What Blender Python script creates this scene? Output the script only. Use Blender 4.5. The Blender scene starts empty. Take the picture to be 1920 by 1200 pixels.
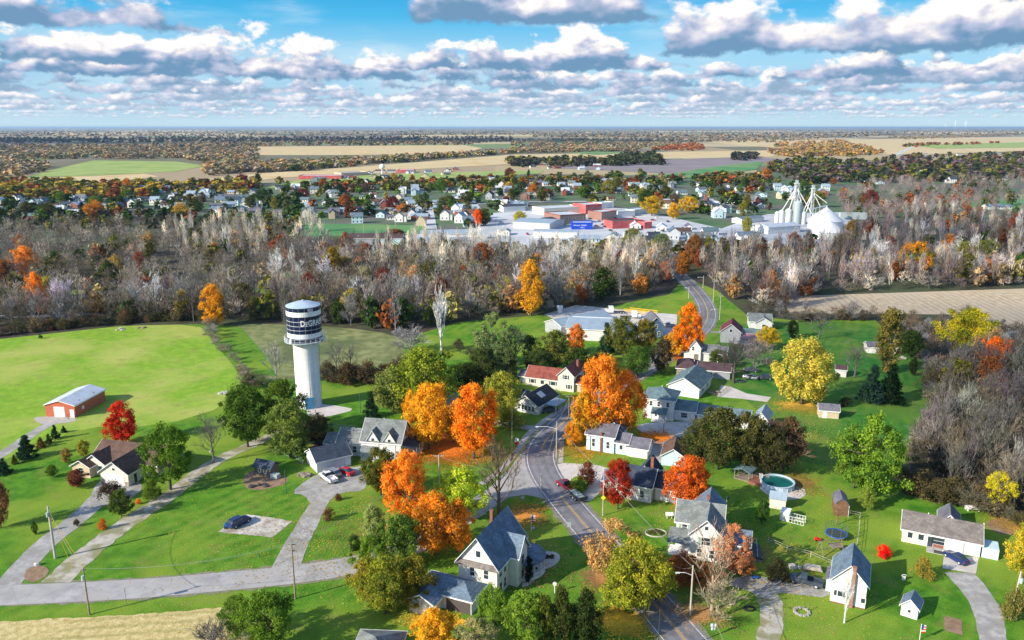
import bpy, math, random
from mathutils import Vector, Matrix
import numpy as np
R = math.radians
rnd = random.Random(7)
scene = bpy.context.scene
col = scene.collection
# ------------------------------------------------------------------ camera
F = 1493.0; PITCH = math.atan(362 / F); H = 75.0
CP, SP = math.cos(PITCH), math.sin(PITCH)
cam = bpy.data.cameras.new('Camera'); camo = bpy.data.objects.new('Camera', cam); col.objects.link(camo)
cam.sensor_width = 36; cam.lens = 36 * F / 1920; cam.clip_end = 120000; cam.clip_start = 0.5
camo.location = (0, 0, H); camo.rotation_euler = (math.pi / 2 - PITCH, 0, 0)
scene.camera = camo
scene.view_settings.view_transform = 'Standard'
try: scene.view_settings.look = 'None'
except Exception: pass
scene.view_settings.exposure = 0.72
scene.render.resolution_x, scene.render.resolution_y = 1024, 640
cy = scene.cycles
cy.max_bounces = 4; cy.diffuse_bounces = 2; cy.glossy_bounces = 2; cy.transmission_bounces = 2
cy.volume_bounces = 0; cy.transparent_max_bounces = 24; cy.caustics_reflective = False; cy.caustics_refractive = False
cy.use_denoising = True

# ------------------------------------------------------------------ node helper
class NT:
    def __init__(s, tree): s.t = tree; s.n = tree.nodes; s.l = tree.links
    def new(s, typ, **kw):
        n = s.n.new(typ)
        for k, v in kw.items():
            if k == 'inp':
                for a, b in v.items():
                    if hasattr(b, 'is_output') or isinstance(b, bpy.types.NodeSocket): s.l.new(b, n.inputs[a])
                    else: n.inputs[a].default_value = b
            else: setattr(n, k, v)
        return n
    def math(s, op, a, b=None, c=None, clamp=False):
        n = s.n.new('ShaderNodeMath'); n.operation = op; n.use_clamp = clamp
        for i, v in enumerate((a, b, c)):
            if v is None: continue
            if isinstance(v, bpy.types.NodeSocket): s.l.new(v, n.inputs[i])
            else: n.inputs[i].default_value = v
        return n.outputs[0]
    def sstep(s, v, lo, hi, a=0., b=1.):
        n = s.n.new('ShaderNodeMapRange'); n.interpolation_type = 'SMOOTHSTEP'
        s.l.new(v, n.inputs[0])
        for i, q in ((1, lo), (2, hi), (3, a), (4, b)):
            if isinstance(q, bpy.types.NodeSocket): s.l.new(q, n.inputs[i])
            else: n.inputs[i].default_value = q
        return n.outputs[0]
    def mix(s, f, a, b, mode='MIX'):
        n = s.n.new('ShaderNodeMix'); n.data_type = 'RGBA'; n.blend_type = mode
        for i, v in ((0, f), (6, a), (7, b)):
            if isinstance(v, bpy.types.NodeSocket): s.l.new(v, n.inputs[i])
            elif i == 0: n.inputs[0].default_value = v
            else: n.inputs[i].default_value = (*v, 1)
        return n.outputs[2]
    def noise(s, vec, scale, detail=4., rough=.5, dist=0.):
        n = s.n.new('ShaderNodeTexNoise')
        if vec is not None: s.l.new(vec, n.inputs['Vector'])
        n.inputs['Scale'].default_value = scale; n.inputs['Detail'].default_value = detail
        n.inputs['Roughness'].default_value = rough; n.inputs['Distortion'].default_value = dist
        return n.outputs[0]

# ------------------------------------------------------------------ sun + sky
SUN_EL, SUN_AZ = R(26), R(-119)      # azimuth from +Y (view direction), negative = left
sdir = Vector((math.sin(SUN_AZ) * math.cos(SUN_EL), math.cos(SUN_AZ) * math.cos(SUN_EL), math.sin(SUN_EL)))
sun = bpy.data.lights.new('sun', 'SUN'); suno = bpy.data.objects.new('sun', sun); col.objects.link(suno)
sun.energy = 4.6; sun.angle = R(0.5); sun.color = (1.0, .90, .74)
suno.rotation_euler = (-sdir).to_track_quat('-Z', 'Y').to_euler()

def build_world():
    w = bpy.data.worlds.new('World'); scene.world = w; w.use_nodes = True
    t = NT(w.node_tree); w.node_tree.nodes.clear()
    w.cycles.sampling_method = 'MANUAL'; w.cycles.sample_map_resolution = 512
    out = t.new('ShaderNodeOutputWorld')
    sky = t.new('ShaderNodeTexSky'); sky.sky_type = 'NISHITA'; sky.sun_disc = False
    sky.sun_elevation = SUN_EL; sky.sun_rotation = SUN_AZ; sky.altitude = 300; sky.air_density = 1.0; sky.dust_density = .6; sky.ozone_density = 2.5
    tc = t.new('ShaderNodeTexCoord')
    sep = t.new('ShaderNodeSeparateXYZ', inp={0: tc.outputs['Generated']})
    x, y, z = sep.outputs
    bg_hi = t.new('ShaderNodeBackground', inp={0: sky.outputs[0], 1: .15})
    # visible band: sky near the horizon with cumulus layers
    # clear-sky colour by elevation (cyan-blue overhead, milky at the horizon)
    zz = t.math('MAXIMUM', z, 0.0012)
    skyc = t.mix(1.0, sky.outputs[0], (.105, .125, .15), 'MULTIPLY')
    ramp = t.new('ShaderNodeValToRGB', inp={0: t.math('MULTIPLY', zz, 5.0)})
    cr = ramp.color_ramp
    for pos, c in ((0., (.50, .72, .86)), (.18, (.42, .68, .88)), (.42, (.34, .68, .92)), (.62, (.06, .50, .86)), (.8, (.0, .36, .76))):
        e = cr.elements[0] if pos == 0. else cr.elements.new(pos)
        e.position = pos; e.color = (*c, 1)
    cr.elements[-1].color = (.0, .30, .70, 1)
    base = t.mix(.12, ramp.outputs[0], skyc)
    rr = t.math('SQRT', t.math('ADD', t.math('MULTIPLY', x, x), t.math('MULTIPLY', y, y)))
    el = t.math('MULTIPLY', t.math('DIVIDE', z, rr), F)            # elevation and azimuth in 1/F radians
    az = t.math('MULTIPLY', t.math('ARCTAN2', x, y), F)
    vc = t.new('ShaderNodeCombineXYZ', inp={0: t.math('MULTIPLY', az, .0035), 1: t.math('MULTIPLY', el, .016), 2: 4.2}).outputs[0]
    veil = t.sstep(t.noise(vc, 1.0, 4, .55), .42, .72, 0., .55)
    base = t.mix(veil, base, (.70, .86, .95))
    colr = trans = None
    for yb, s, seed, bb, bl in CLOUD_ROWS:
        wob = t.math('MULTIPLY', t.math('SUBTRACT', t.noise(t.new('ShaderNodeCombineXYZ', inp={0: az, 1: seed}).outputs[0], 2.2 / (s * 7), 3, .6), .5), s * .55)
        Y = t.math('DIVIDE', t.math('SUBTRACT', t.math('SUBTRACT', el, yb), wob), s)
        X = t.math('DIVIDE', az, s * 1.3)
        def nz(dx, dy, sc, det):
            v = t.new('ShaderNodeCombineXYZ', inp={0: t.math('ADD', X, seed * 3.7 + dx), 1: t.math('MULTIPLY', t.math('ADD', Y, dy), 1.25), 2: seed}).outputs[0]
            return t.noise(v, sc, det, .57)
        n0 = nz(0, 0, .95, 6)
        n1 = nz(-.18, .24, .95, 3.)
        cov = t.noise(t.new('ShaderNodeCombineXYZ', inp={0: X, 1: seed * 2}).outputs[0], .17, 2, .5)
        D = t.math('ADD', n0, t.math('MULTIPLY', t.math('SUBTRACT', cov, .5), .55))
        D = t.math('SUBTRACT', D, t.math('MULTIPLY', Y, .34))
        D = t.math('ADD', D, bb)
        for xc, hw, amp in bl:
            g = t.math('DIVIDE', t.math('SUBTRACT', az, xc - 960), hw)
            D = t.math('ADD', D, t.sstep(t.math('MULTIPLY', g, g), 0., 1.6, amp, 0.))
        edge = t.sstep(t.noise(t.new('ShaderNodeCombineXYZ', inp={0: X, 1: Y, 2: seed + 9}).outputs[0], 3.5, 3, .6), .3, .7, -.05, .05)
        Yb = t.math('ADD', Y, edge)
        d = t.math('MULTIPLY', t.sstep(D, .45, .45 + (.11 if s > 60 else .09)), t.sstep(Yb, -.03, .07))
        # light: from the upper left; bright where the cloud thins towards it
        lit = t.math('MULTIPLY', t.math('SUBTRACT', n0, n1), 2.6)
        lv = t.math('ADD', t.math('ADD', t.math('MULTIPLY', Yb, 1.05), lit), -.02)
        lv = t.math('SUBTRACT', lv, t.math('MULTIPLY', t.sstep(D, .55, .95), .30))
        lv = t.math('ADD', lv, LIT_BIAS)
        f1 = t.sstep(lv, -.05, .38); f2 = t.sstep(lv, .25, .75)
        c = t.mix(f1, (.17, .33, .52), (.50, .56, .74)); c = t.mix(f2, c, (1.16, 1.07, 1.0))
        far = min(.62, max(0, (80 - yb) / 80 * .72))
        if far > 0: c = t.mix(far, c, (.70, .80, .92))
        if trans is None: colr = t.mix(d, (0, 0, 0), c); trans = t.math('SUBTRACT', 1., d)
        else:
            colr = t.mix(1.0, colr, t.mix(t.math('MULTIPLY', d, trans), (0, 0, 0), c), 'ADD')
            trans = t.math('MULTIPLY', trans, t.math('SUBTRACT', 1., d))
    hz = t.mix(1.0, colr, t.mix(trans, (0, 0, 0), base), 'ADD')
    hz = t.mix(t.sstep(el, 2., 28., .62, 0.), hz, (.58, .78, .89))
    bg_lo = t.new('ShaderNodeBackground', inp={0: hz, 1: SKY_GAIN})
    fac = t.sstep(z, .22, .26)
    mx = t.new('ShaderNodeMixShader', inp={0: fac, 1: bg_lo.outputs[0], 2: bg_hi.outputs[0]})
    t.l.new(mx.outputs[0], out.inputs[0])
SKY_GAIN = .62
LIT_BIAS = .03
# (base elevation, size, seed, coverage, [(image x, half width, amount)])
CLOUD_ROWS = [
 (188, 95, 3.1, -.30, [(80, 330, .44), (1730, 110, .34)]),
 (178, 95, 5.3, -.36, [(1060, 250, .60), (860, 150, .35)]),
 (150, 85, 7.7, -.34, [(250, 300, .54), (950, 120, .10)]),
 (118, 90, 2.4, -.34, [(1600, 420, .57), (1330, 120, .20), (1850, 200, .18)]),
 (98, 64, 8.9, -.16, [(1040, 260, .38), (130, 280, .38), (620, 240, .24)]),
 (80, 66, 1.3, .07, [(500, 330, .16), (1500, 200, .08)]),
 (66, 58, 4.6, .11, [(1720, 250, .10)]),
 (53, 50, 6.2, .12, []),
 (42, 40, 9.5, .13, []),
 (33, 30, 11.1, .13, []),
 (26, 21, 12.7, .12, []),
 (20, 14, 14.2, .10, []),
 (15, 9, 16.4, .08, [])]
CLOUD_SHADE = .45; HAZE = 3.2e-5
build_world()
# ------------------------------------------------------------------ geometry helpers
def ray(px, py):
    u, v = (px - 960) / F, (600 - py) / F
    return Vector((u, CP + v * SP, -SP + v * CP))
def G(px, py, z=0.):                 # ground point seen at that place of the photograph
    d = ray(px, py); t = (H - z) / -d.z
    return Vector((d.x * t, d.y * t, z))
def top(b, py):                      # height of something standing at b whose top is seen at py
    v = (600 - py) / F
    return max(.3, H + b.y * (v * CP - SP) / (CP + v * SP))
def scl(b): return F / (b.y * CP + H * SP)      # photo pixels per metre there

class MB:
    def __init__(s): s.v = []; s.f = []; s.m = []; s.uv = None
    def add(s, vs, fs, m=0):
        o = len(s.v); s.v += [tuple(p) for p in vs]; s.f += [tuple(i + o for i in f) for f in fs]; s.m += [m] * len(fs); return s
    def box(s, x0, x1, y0, y1, z0, z1, m=0):
        v = [(x, y, z) for z in (z0, z1) for y in (y0, y1) for x in (x0, x1)]
        return s.add(v, [(0, 2, 3, 1), (4, 5, 7, 6), (0, 1, 5, 4), (2, 6, 7, 3), (0, 4, 6, 2), (1, 3, 7, 5)], m)
    def prism(s, prof, a, b, ax='x', m=0):     # profile [(u,z)] extruded along ax from a to b
        n = len(prof)
        P = (lambda t, u, z: (t, u, z)) if ax == 'x' else (lambda t, u, z: (u, t, z))
        v = [P(a, u, z) for u, z in prof] + [P(b, u, z) for u, z in prof]
        f = [tuple(range(n)), tuple(range(2 * n - 1, n - 1, -1))] + [(i, n + i, n + (i + 1) % n, (i + 1) % n) for i in range(n)]
        return s.add(v, f, m)
    def bar(s, a, b, w, h=None, m=0, n=4):
        return s.tube([a, b], [w / 2, (h or w) / 2], n, m)
    def tube(s, pts, rad, n=6, m=0, cap=True):
        pts = [Vector(p) for p in pts]; rings = []; o = len(s.v)
        for i, p in enumerate(pts):
            d = (pts[min(i + 1, len(pts) - 1)] - pts[max(i - 1, 0)])
            d = d.normalized() if d.length > 1e-9 else Vector((0, 0, 1))
            a = d.cross(Vector((0, 0, 1)) if abs(d.z) < .9 else Vector((1, 0, 0))).normalized(); b = d.cross(a)
            r = rad[i] if isinstance(rad, (list, tuple)) else rad
            for k in range(n):
                t = 2 * math.pi * (k + .5) / n; s.v.append(tuple(p + (a * math.cos(t) + b * math.sin(t)) * r))
        for i in range(len(pts) - 1):
            for k in range(n):
                q = o + i * n; s.f.append((q + k, q + (k + 1) % n, q + n + (k + 1) % n, q + n + k)); s.m.append(m)
        if cap:
            s.f.append(tuple(o + k for k in range(n - 1, -1, -1))); s.m.append(m)
            q = o + (len(pts) - 1) * n; s.f.append(tuple(q + k for k in range(n))); s.m.append(m)
        return s
    def lathe(s, prof, n=24, m=0, c=(0, 0)):   # [(r,z)]
        o = len(s.v)
        for r, z in prof:
            for k in range(n):
                t = 2 * math.pi * k / n; s.v.append((c[0] + r * math.cos(t), c[1] + r * math.sin(t), z))
        for i in range(len(prof) - 1):
            mm = m[i] if isinstance(m, (list, tuple)) else m
            for k in range(n):
                q = o + i * n; s.f.append((q + k, q + (k + 1) % n, q + n + (k + 1) % n, q + n + k)); s.m.append(mm)
        return s
    def mesh(s, name, mats, smooth=False):
        me = bpy.data.meshes.new(name); me.from_pydata(s.v, [], s.f)
        for x in (mats if isinstance(mats, (list, tuple)) else [mats]): me.materials.append(x)
        me.polygons.foreach_set('material_index', s.m)
        if smooth: me.polygons.foreach_set('use_smooth', [True] * len(s.f))
        me.update(); return me
    def build(s, name, mats, parent=None, smooth=False, loc=None, rz=0):
        o = bpy.data.objects.new(name, s.mesh(name, mats, smooth)); col.objects.link(o)
        if parent: o.parent = parent
        if loc is not None: o.location = loc; o.rotation_euler[2] = rz
        return o
def tag(o, label=None, cat=None, group=None, kind=None):
    for k, v in (('label', label), ('category', cat), ('group', group), ('kind', kind)):
        if v: o[k] = v
    return o
def thing(name, label, cat, loc, rz=0, group=None):
    o = bpy.data.objects.new(name, None); col.objects.link(o); o.location = loc; o.rotation_euler[2] = rz
    o.empty_display_size = .5
    return tag(o, label, cat, group)
def inst(src, name, parent=None, loc=(0, 0, 0), rz=0, sc=None):
    o = bpy.data.objects.new(name, src); col.objects.link(o); o.location = loc; o.rotation_euler[2] = rz
    if parent: o.parent = parent
    if sc is not None: o.scale = sc if isinstance(sc, (tuple, list)) else (sc,) * 3
    return o

# ------------------------------------------------------------------ materials
def M(name, c, c2=None, sc=1., rough=.8, metal=0., bump=0., bsc=None, det=4, lo=.35, hi=.65, coord='Object', c3=None, sc3=.05, spec=.3, extra=None):
    m = bpy.data.materials.new(name); m.use_nodes = True; t = NT(m.node_tree); b = t.n['Principled BSDF']
    b.inputs['Roughness'].default_value = rough; b.inputs['Metallic'].default_value = metal
    b.inputs['Specular IOR Level'].default_value = spec
    tc = t.new('ShaderNodeTexCoord').outputs[coord]
    if c2 is None: cc = t.mix(0., c, c)
    else: cc = t.mix(t.sstep(t.noise(tc, sc, det, .6), lo, hi), c, c2)
    if c3 is not None: cc = t.mix(t.sstep(t.noise(tc, sc3, 3, .6), .42, .62), cc, c3)
    if extra: cc = extra(t, tc, cc, b) or cc
    t.l.new(cc, b.inputs['Base Color'])
    if bump:
        bn = t.new('ShaderNodeBump', inp={'Height': t.noise(tc, bsc or sc * 3, 4, .6), 'Strength': bump, 'Distance': .12})
        t.l.new(bn.outputs[0], b.inputs['Normal'])
    return m
def stripes(axis, per, depth, dark=.8, sharp=.12):     # board / shingle / metal seam lines
    def fn(t, tc, cc, b):
        sp = t.new('ShaderNodeSeparateXYZ', inp={0: tc}).outputs[axis]
        fr = t.math('FRACT', t.math('MULTIPLY', sp, 1 / per))
        ln = t.sstep(fr, 0., sharp, 1., 0.)
        bn = t.new('ShaderNodeBump', inp={'Height': t.math('SUBTRACT', 1., ln), 'Strength': depth, 'Distance': .05})
        t.l.new(bn.outputs[0], b.inputs['Normal'])
        return t.mix(t.math('MULTIPLY', ln, 1 - dark), cc, (0, 0, 0))
    return fn
def siding(name, c): return M(name, c, tuple(x * .86 for x in c), 1.3, .7, extra=stripes(2, .35, .5, .82))
def shingle(name, c): return M(name, tuple(x * .72 for x in c), tuple(min(1, x * 1.32) for x in c), 2.6, .9, det=6, lo=.25, hi=.75, c3=tuple(x * .72 for x in c), sc3=.6, extra=stripes(2, .28, .6, .8, .2))
def metalroof(name, c, ax=0): return M(name, c, tuple(x * .85 for x in c), .4, .45, .0, spec=.5, extra=stripes(ax, .75, .6, .8, .1))
W_white = siding('white_siding', (.74, .74, .72)); W_cream = siding('cream_siding', (.74, .69, .57)); W_ivory = siding('ivory_siding', (.78, .74, .64)); W_cyan = siding('pale_blue_siding', (.55, .72, .76))
W_tan = siding('tan_siding', (.60, .49, .34)); W_grey = siding('grey_siding', (.36, .38, .41)); W_brown = siding('brown_siding', (.13, .10, .085))
W_blue = siding('blue_siding', (.08, .14, .24)); W_stone = M('stone_wall', (.38, .32, .25), (.2, .17, .14), 1.8, .9, bump=.4)
W_red = M('red_metal_wall', (.50, .13, .07), (.44, .11, .06), .5, .6, extra=stripes(0, .6, .3, .8, .15))
def brickx(t, tc, cc, b):
    n = t.new('ShaderNodeTexBrick', inp={'Scale': 1.6}); t.l.new(tc, n.inputs[0])
    n.inputs['Color1'].default_value = (.30, .085, .06, 1); n.inputs['Color2'].default_value = (.24, .06, .045, 1); n.inputs['Mortar'].default_value = (.3, .22, .18, 1)
    return n.outputs[0]
W_brick = M('brick_wall', (.3, .1, .07), extra=brickx); W_pink = M('red_painted_wall', (.52, .13, .12), (.44, .09, .09), .2)
R_blue = shingle('blue_grey_shingles', (.14, .20, .265)); R_grey = shingle('grey_shingles', (.20, .22, .215)); R_dark = shingle('dark_shingles', (.045, .062, .095))
R_brown = shingle('brown_shingles', (.135, .082, .062)); R_black = shingle('black_shingles', (.024, .030, .042)); R_red = shingle('red_shingles', (.26, .075, .055))
R_warm = shingle('warm_grey_shingles', (.205, .18, .165)); R_teal = shingle('teal_grey_shingles', (.13, .20, .22)); R_purple = shingle('purple_brown_shingles', (.10, .06, .065))
R_lav = shingle('lavender_grey_shingles', (.155, .155, .19))
R_metal = metalroof('white_metal_roof', (.62, .66, .72), 0); R_metal2 = metalroof('pale_blue_metal_roof', (.30, .385, .46), 0)
M_trim = M('white_trim', (.82, .82, .80), (.72, .72, .70), 1); M_glass = M('window_glass', (.03, .045, .06), rough=.08, spec=.8); M_shade = M('carport_shade', (.08, .07, .07))
M_wdoor = M('white_door', (.66, .67, .68), (.58, .59, .60), .8, extra=stripes(2, .55, .4, .8, .06)); M_bdoor = M('blue_door', (.06, .22, .42), extra=stripes(2, .5, .4, .8, .08))
M_conc = M('concrete', (.46, .44, .41), (.36, .345, .32), .8, .9, det=7, bump=.15); M_wood = M('weathered_wood', (.26, .22, .17), (.18, .15, .12), 2)
M_pole = M('wooden_pole', (.20, .15, .10), (.30, .24, .18), 1.5); M_polew = M('pale_pole', (.50, .46, .38), (.38, .35, .3), 1); M_steel = M('steel', (.35, .36, .37), rough=.4, metal=.8)
M_black = M('black_rubber', (.02, .02, .02)); M_dark = M('dark_metal', (.05, .055, .06), rough=.5); M_chim = M('chimney_brick', (.27, .11, .07), (.2, .08, .06), 3)
M_green = M('green_steel', (.05, .12, .09)); M_wire = M('wire', (.32, .31, .29), rough=.5); M_ins = M('grey_can', (.38, .45, .46), rough=.4)
M_blueP = M('blue_plastic', (.02, .10, .40), rough=.35); M_redP = M('red_plastic', (.6, .03, .02), rough=.4); M_yel = M('yellow_paint', (.75, .45, .03), rough=.5)
M_ylw2 = M('yellow_sign', (.8, .72, .04), rough=.4)
# ---------------------------------------------------------------- foliage: colour comes from the object, clumps vary by noise
def leafmat(name, cv=.5, warm=(1.25, 1.08, .8), trans=.38, nsc=6., attr=None, tint=None, gain=1.5):
    m = bpy.data.materials.new(name); m.use_nodes = True; t = NT(m.node_tree); t.n.clear()
    out = t.new('ShaderNodeOutputMaterial'); tc = t.new('ShaderNodeTexCoord').outputs['Object']
    if attr: c = t.new('ShaderNodeAttribute', attribute_name=attr).outputs[0]
    else: c = t.new('ShaderNodeObjectInfo').outputs['Color']
    n = t.noise(tc, nsc, 3, .6)
    isl = t.new('ShaderNodeNewGeometry').outputs['Random Per Island']
    if tint: c = t.mix(t.sstep(t.math('ADD', t.noise(tc, 2.2, 3, .5), t.math('MULTIPLY', isl, .12)), .44, .66), c, tint)
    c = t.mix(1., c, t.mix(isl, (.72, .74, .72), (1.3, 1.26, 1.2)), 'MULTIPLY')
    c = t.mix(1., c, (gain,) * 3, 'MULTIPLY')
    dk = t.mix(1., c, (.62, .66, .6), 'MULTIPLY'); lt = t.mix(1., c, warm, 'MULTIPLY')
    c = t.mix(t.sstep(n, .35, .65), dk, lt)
    d = t.new('ShaderNodeBsdfDiffuse', inp={0: c}); tr = t.new('ShaderNodeBsdfTranslucent', inp={0: c})
    mx = t.new('ShaderNodeMixShader', inp={0: trans, 1: d.outputs[0], 2: tr.outputs[0]}); t.l.new(mx.outputs[0], out.inputs[0])
    return m
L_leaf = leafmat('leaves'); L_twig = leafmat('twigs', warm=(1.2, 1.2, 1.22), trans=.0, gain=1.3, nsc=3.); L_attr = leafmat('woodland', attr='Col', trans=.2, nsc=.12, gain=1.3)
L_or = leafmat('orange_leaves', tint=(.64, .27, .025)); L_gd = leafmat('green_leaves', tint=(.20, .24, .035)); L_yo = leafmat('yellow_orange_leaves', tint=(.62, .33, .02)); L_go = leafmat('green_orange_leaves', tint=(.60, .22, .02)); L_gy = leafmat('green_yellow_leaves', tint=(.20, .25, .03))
M_bark = M('bark', (.10, .08, .065), (.19, .16, .13), 3, .95); M_barkw = M('pale_bark', (.52, .50, .46), (.34, .32, .29), 2, .9)
# ---------------------------------------------------------------- tree prototypes (unit: crown ~10 m tall tree, scaled)
PROF = {'round': lambda t: math.sqrt(max(0, 1 - (2 * t - 1) ** 2)) * (1.05 - .15 * t), 'oval': lambda t: max(0, math.sin(math.pi * min(1, t * .9 + .1)) ** .55) * (1 - .12 * t),
        'cone': lambda t: (1 - t) ** .85 * 1.02 + .02, 'column': lambda t: (math.sin(math.pi * (t * .9 + .08)) ** .45) * .95, 'spread': lambda t: max(0, math.sin(math.pi * (t ** .8 * .93 + .05))) ** .6,
        'bush': lambda t: math.sqrt(max(0, 1 - t * t)), 'drop': lambda t: (math.sin(math.pi * (t * .95 + .04)) ** .8) * (1.25 - .7 * t)}
def leafy(seed, prof, z0, nc, per, leaf, cr=.17, aspect=.5, droop=0.):
    """crown of leaf faces between z0 and 1 (tree height 1, crown radius = aspect), gathered in clumps"""
    g = np.random.default_rng(seed); P = PROF[prof]; cs = []
    k = 0
    while len(cs) < nc and k < nc * 30:
        k += 1; t = g.random(); r = P(t)
        if g.random() > .25 + .75 * r: continue
        a = g.random() * 2 * math.pi
        lob = .97 + .20 * math.sin(3 * a + seed + t * 3) + .15 * math.sin(5 * a + seed * 2 + t * 8)
        rr = r * lob * (g.random() ** .38) * (aspect - cr * .45)
        cs.append((rr * math.cos(a), rr * math.sin(a), z0 + (1 - z0) * (cr * .5 + t * (1 - cr)), cr * g.uniform(.45, 1.3)))
    cs = np.array(cs); n = len(cs) * per
    ci = np.repeat(np.arange(len(cs)), per)
    d = g.normal(size=(n, 3)); d /= np.linalg.norm(d, axis=1)[:, None]
    rad = cs[ci, 3] * (g.random(n) ** .45) * g.uniform(.8, 1.2, n)
    p = cs[ci, :3] + d * rad[:, None] * np.array([1, 1, .78 + droop])
    p[:, 2] -= droop * g.random(n) * .1
    nn = d + g.normal(size=(n, 3)) * .55 + np.array([0, 0, .35]); nn /= np.linalg.norm(nn, axis=1)[:, None]
    u = np.cross(nn, g.normal(size=(n, 3))); u /= np.linalg.norm(u, axis=1)[:, None]; w = np.cross(nn, u)
    s = leaf * g.uniform(.6, 1.35, n)[:, None]
    V = np.empty((n, 4, 3)); V[:, 0] = p - u * s; V[:, 1] = p - w * s * .7; V[:, 2] = p + u * s; V[:, 3] = p + w * s * .7
    return V.reshape(-1, 3), cs
def quadmesh(name, V, mat, cols=None):
    n = len(V) // 4; me = bpy.data.meshes.new(name)
    me.vertices.add(n * 4); me.vertices.foreach_set('co', V.astype(np.float32).ravel())
    me.loops.add(n * 4); me.loops.foreach_set('vertex_index', np.arange(n * 4, dtype=np.int32))
    me.polygons.add(n); me.polygons.foreach_set('loop_start', np.arange(0, n * 4, 4, dtype=np.int32))
    try: me.polygons.foreach_set('loop_total', np.full(n, 4, dtype=np.int32))
    except Exception: pass
    if cols is not None:
        a = me.color_attributes.new('Col', 'FLOAT_COLOR', 'POINT'); a.data.foreach_set('color', cols.astype(np.float32).ravel())
    me.materials.append(mat); me.update(calc_edges=True); return me
def trunkmesh(seed, z0, cs, aspect, mat, r0=.022, nl=9, cone=False):
    g = random.Random(seed); b = MB(); hi = .93 if cone else z0 + (1 - z0) * .55
    pts = [(0, 0, -.02)] + [(g.uniform(-.012, .012), g.uniform(-.012, .012), hi * k / 4) for k in range(1, 5)]
    b.tube(pts, [r0 * 1.25, r0, r0 * .85, r0 * .6, r0 * .3], 7)
    if not cone:
        idx = list(range(len(cs))); g.shuffle(idx)
        for i in idx[:nl]:
            e = Vector(cs[i][:3]); k = g.uniform(.35, .95); s = Vector((0, 0, min(e.z * .9, hi * k)))
            m_ = s.lerp(e, .5) + Vector((0, 0, -.02)); b.tube([s, m_, e], [r0 * .5, r0 * .32, r0 * .12], 5)
    return b.mesh('trunk', mat, True)
TREES = {}
def proto(key, seeds, prof, z0, nc, per, leaf, cr, aspect, r0=.022, cone=False, droop=0.):
    L = []
    for sd in seeds:
        V, cs = leafy(sd, prof, z0, nc, per, leaf, cr, aspect, droop)
        L.append((quadmesh(key + '_crown', V, L_leaf), trunkmesh(sd, z0, cs, aspect, M_bark, r0, cone=cone)))
    TREES[key] = (L, aspect)
proto('maple', (1, 2, 3, 41), 'oval', .08, 115, 120, .0152, .105, .42)
proto('round', (4, 5, 6, 42), 'round', .10, 135, 112, .0148, .112, .5)
proto('loose', (7, 8, 43), 'spread', .12, 95, 120, .0145, .10, .48)
proto('weep', (9, 10), 'spread', .12, 120, 120, .0145, .085, .45, droop=.5)
proto('conifer', (11, 12), 'cone', .03, 130, 75, .0165, .075, .30, cone=True)
proto('cedar', (51, 52, 53), 'drop', .02, 90, 110, .0150, .095, .34)
proto('column', (13, 14), 'column', .02, 60, 110, .0155, .10, .22)
proto('bush', (15, 16, 17), 'bush', .0, 40, 90, .028, .24, .62, r0=.03)
proto('mid', (21, 22, 23, 24), 'round', .08, 60, 60, .026, .16, .48)
proto('midoval', (25, 26, 27), 'oval', .06, 60, 60, .026, .15, .38)
proto('midcone', (28, 29), 'cone', .02, 45, 36, .028, .10, .30, cone=True)
def bare(seed, z0, nl, spread, levels=3, kids=(5, 6, 6), upright=.5, tw=.0036, r0=.02, multi=1):
    """leafless tree: limbs as tubes (trunk mesh), fine twigs as narrow faces (crown mesh)"""
    g = random.Random(seed); T = MB(); Q = []
    def perp(d):
        a = Vector((g.gauss(0, 1), g.gauss(0, 1), g.gauss(0, 1))); a -= a.dot(d) * d; return a.normalized()
    def grow(p, d, ln, r, lv):
        q = p + d * ln * .5 + perp(d) * ln * .05; d2 = (d + Vector((0, 0, .18)) + perp(d) * .12).normalized(); e = q + d2 * ln * .5
        if lv <= 1: T.tube([p, q, e], [r, r * .75, r * .45], 4, cap=False)
        else:
            for a, b2, ra, rb in ((p, q, r, r * .7), (q, e, r * .7, r * .25)):
                w = perp((b2 - a).normalized()); Q.extend([a - w * ra, a + w * ra, b2 + w * rb, b2 - w * rb])
        if lv >= levels: return
        for k in range(kids[min(lv, len(kids) - 1)]):
            t = g.uniform(.3, 1.); s = p.lerp(q, t * 2) if t < .5 else q.lerp(e, t * 2 - 1)
            nd = (d2 * g.uniform(.5, 1.) + perp(d2) * g.uniform(.45, .95) * spread + Vector((0, 0, upright * .5))).normalized()
            grow(s, nd, ln * g.uniform(.45, .72), max(tw, r * .45), lv + 1)
    for mt in range(multi):
        lean = Vector((g.uniform(-.25, .25), g.uniform(-.25, .25), 1)).normalized() if multi > 1 else Vector((g.uniform(-.05, .05), g.uniform(-.05, .05), 1)).normalized()
        hh = .62 + .1 * g.random(); pts = [lean * (hh * k / 4) + Vector((g.uniform(-.01, .01), g.uniform(-.01, .01), 0)) * (k > 0) for k in range(5)]
        pts[0].z = -.02; rr = r0 / math.sqrt(multi)
        T.tube(pts, [rr * 1.2, rr, rr * .8, rr * .6, rr * .35], 6)
        for k in range(nl):
            t = z0 + (.97 - z0) * (k / nl) ; s = lean * (hh * t)
            a = k * 2.4 + g.random() * .8; nd = Vector((math.cos(a) * spread, math.sin(a) * spread, upright + .9 * t)).normalized()
            grow(s, nd, (.30 if t > .5 else .36) * g.uniform(.8, 1.1), rr * .42, 1)
    V = np.array([tuple(v) for v in Q])
    return V, T
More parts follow.
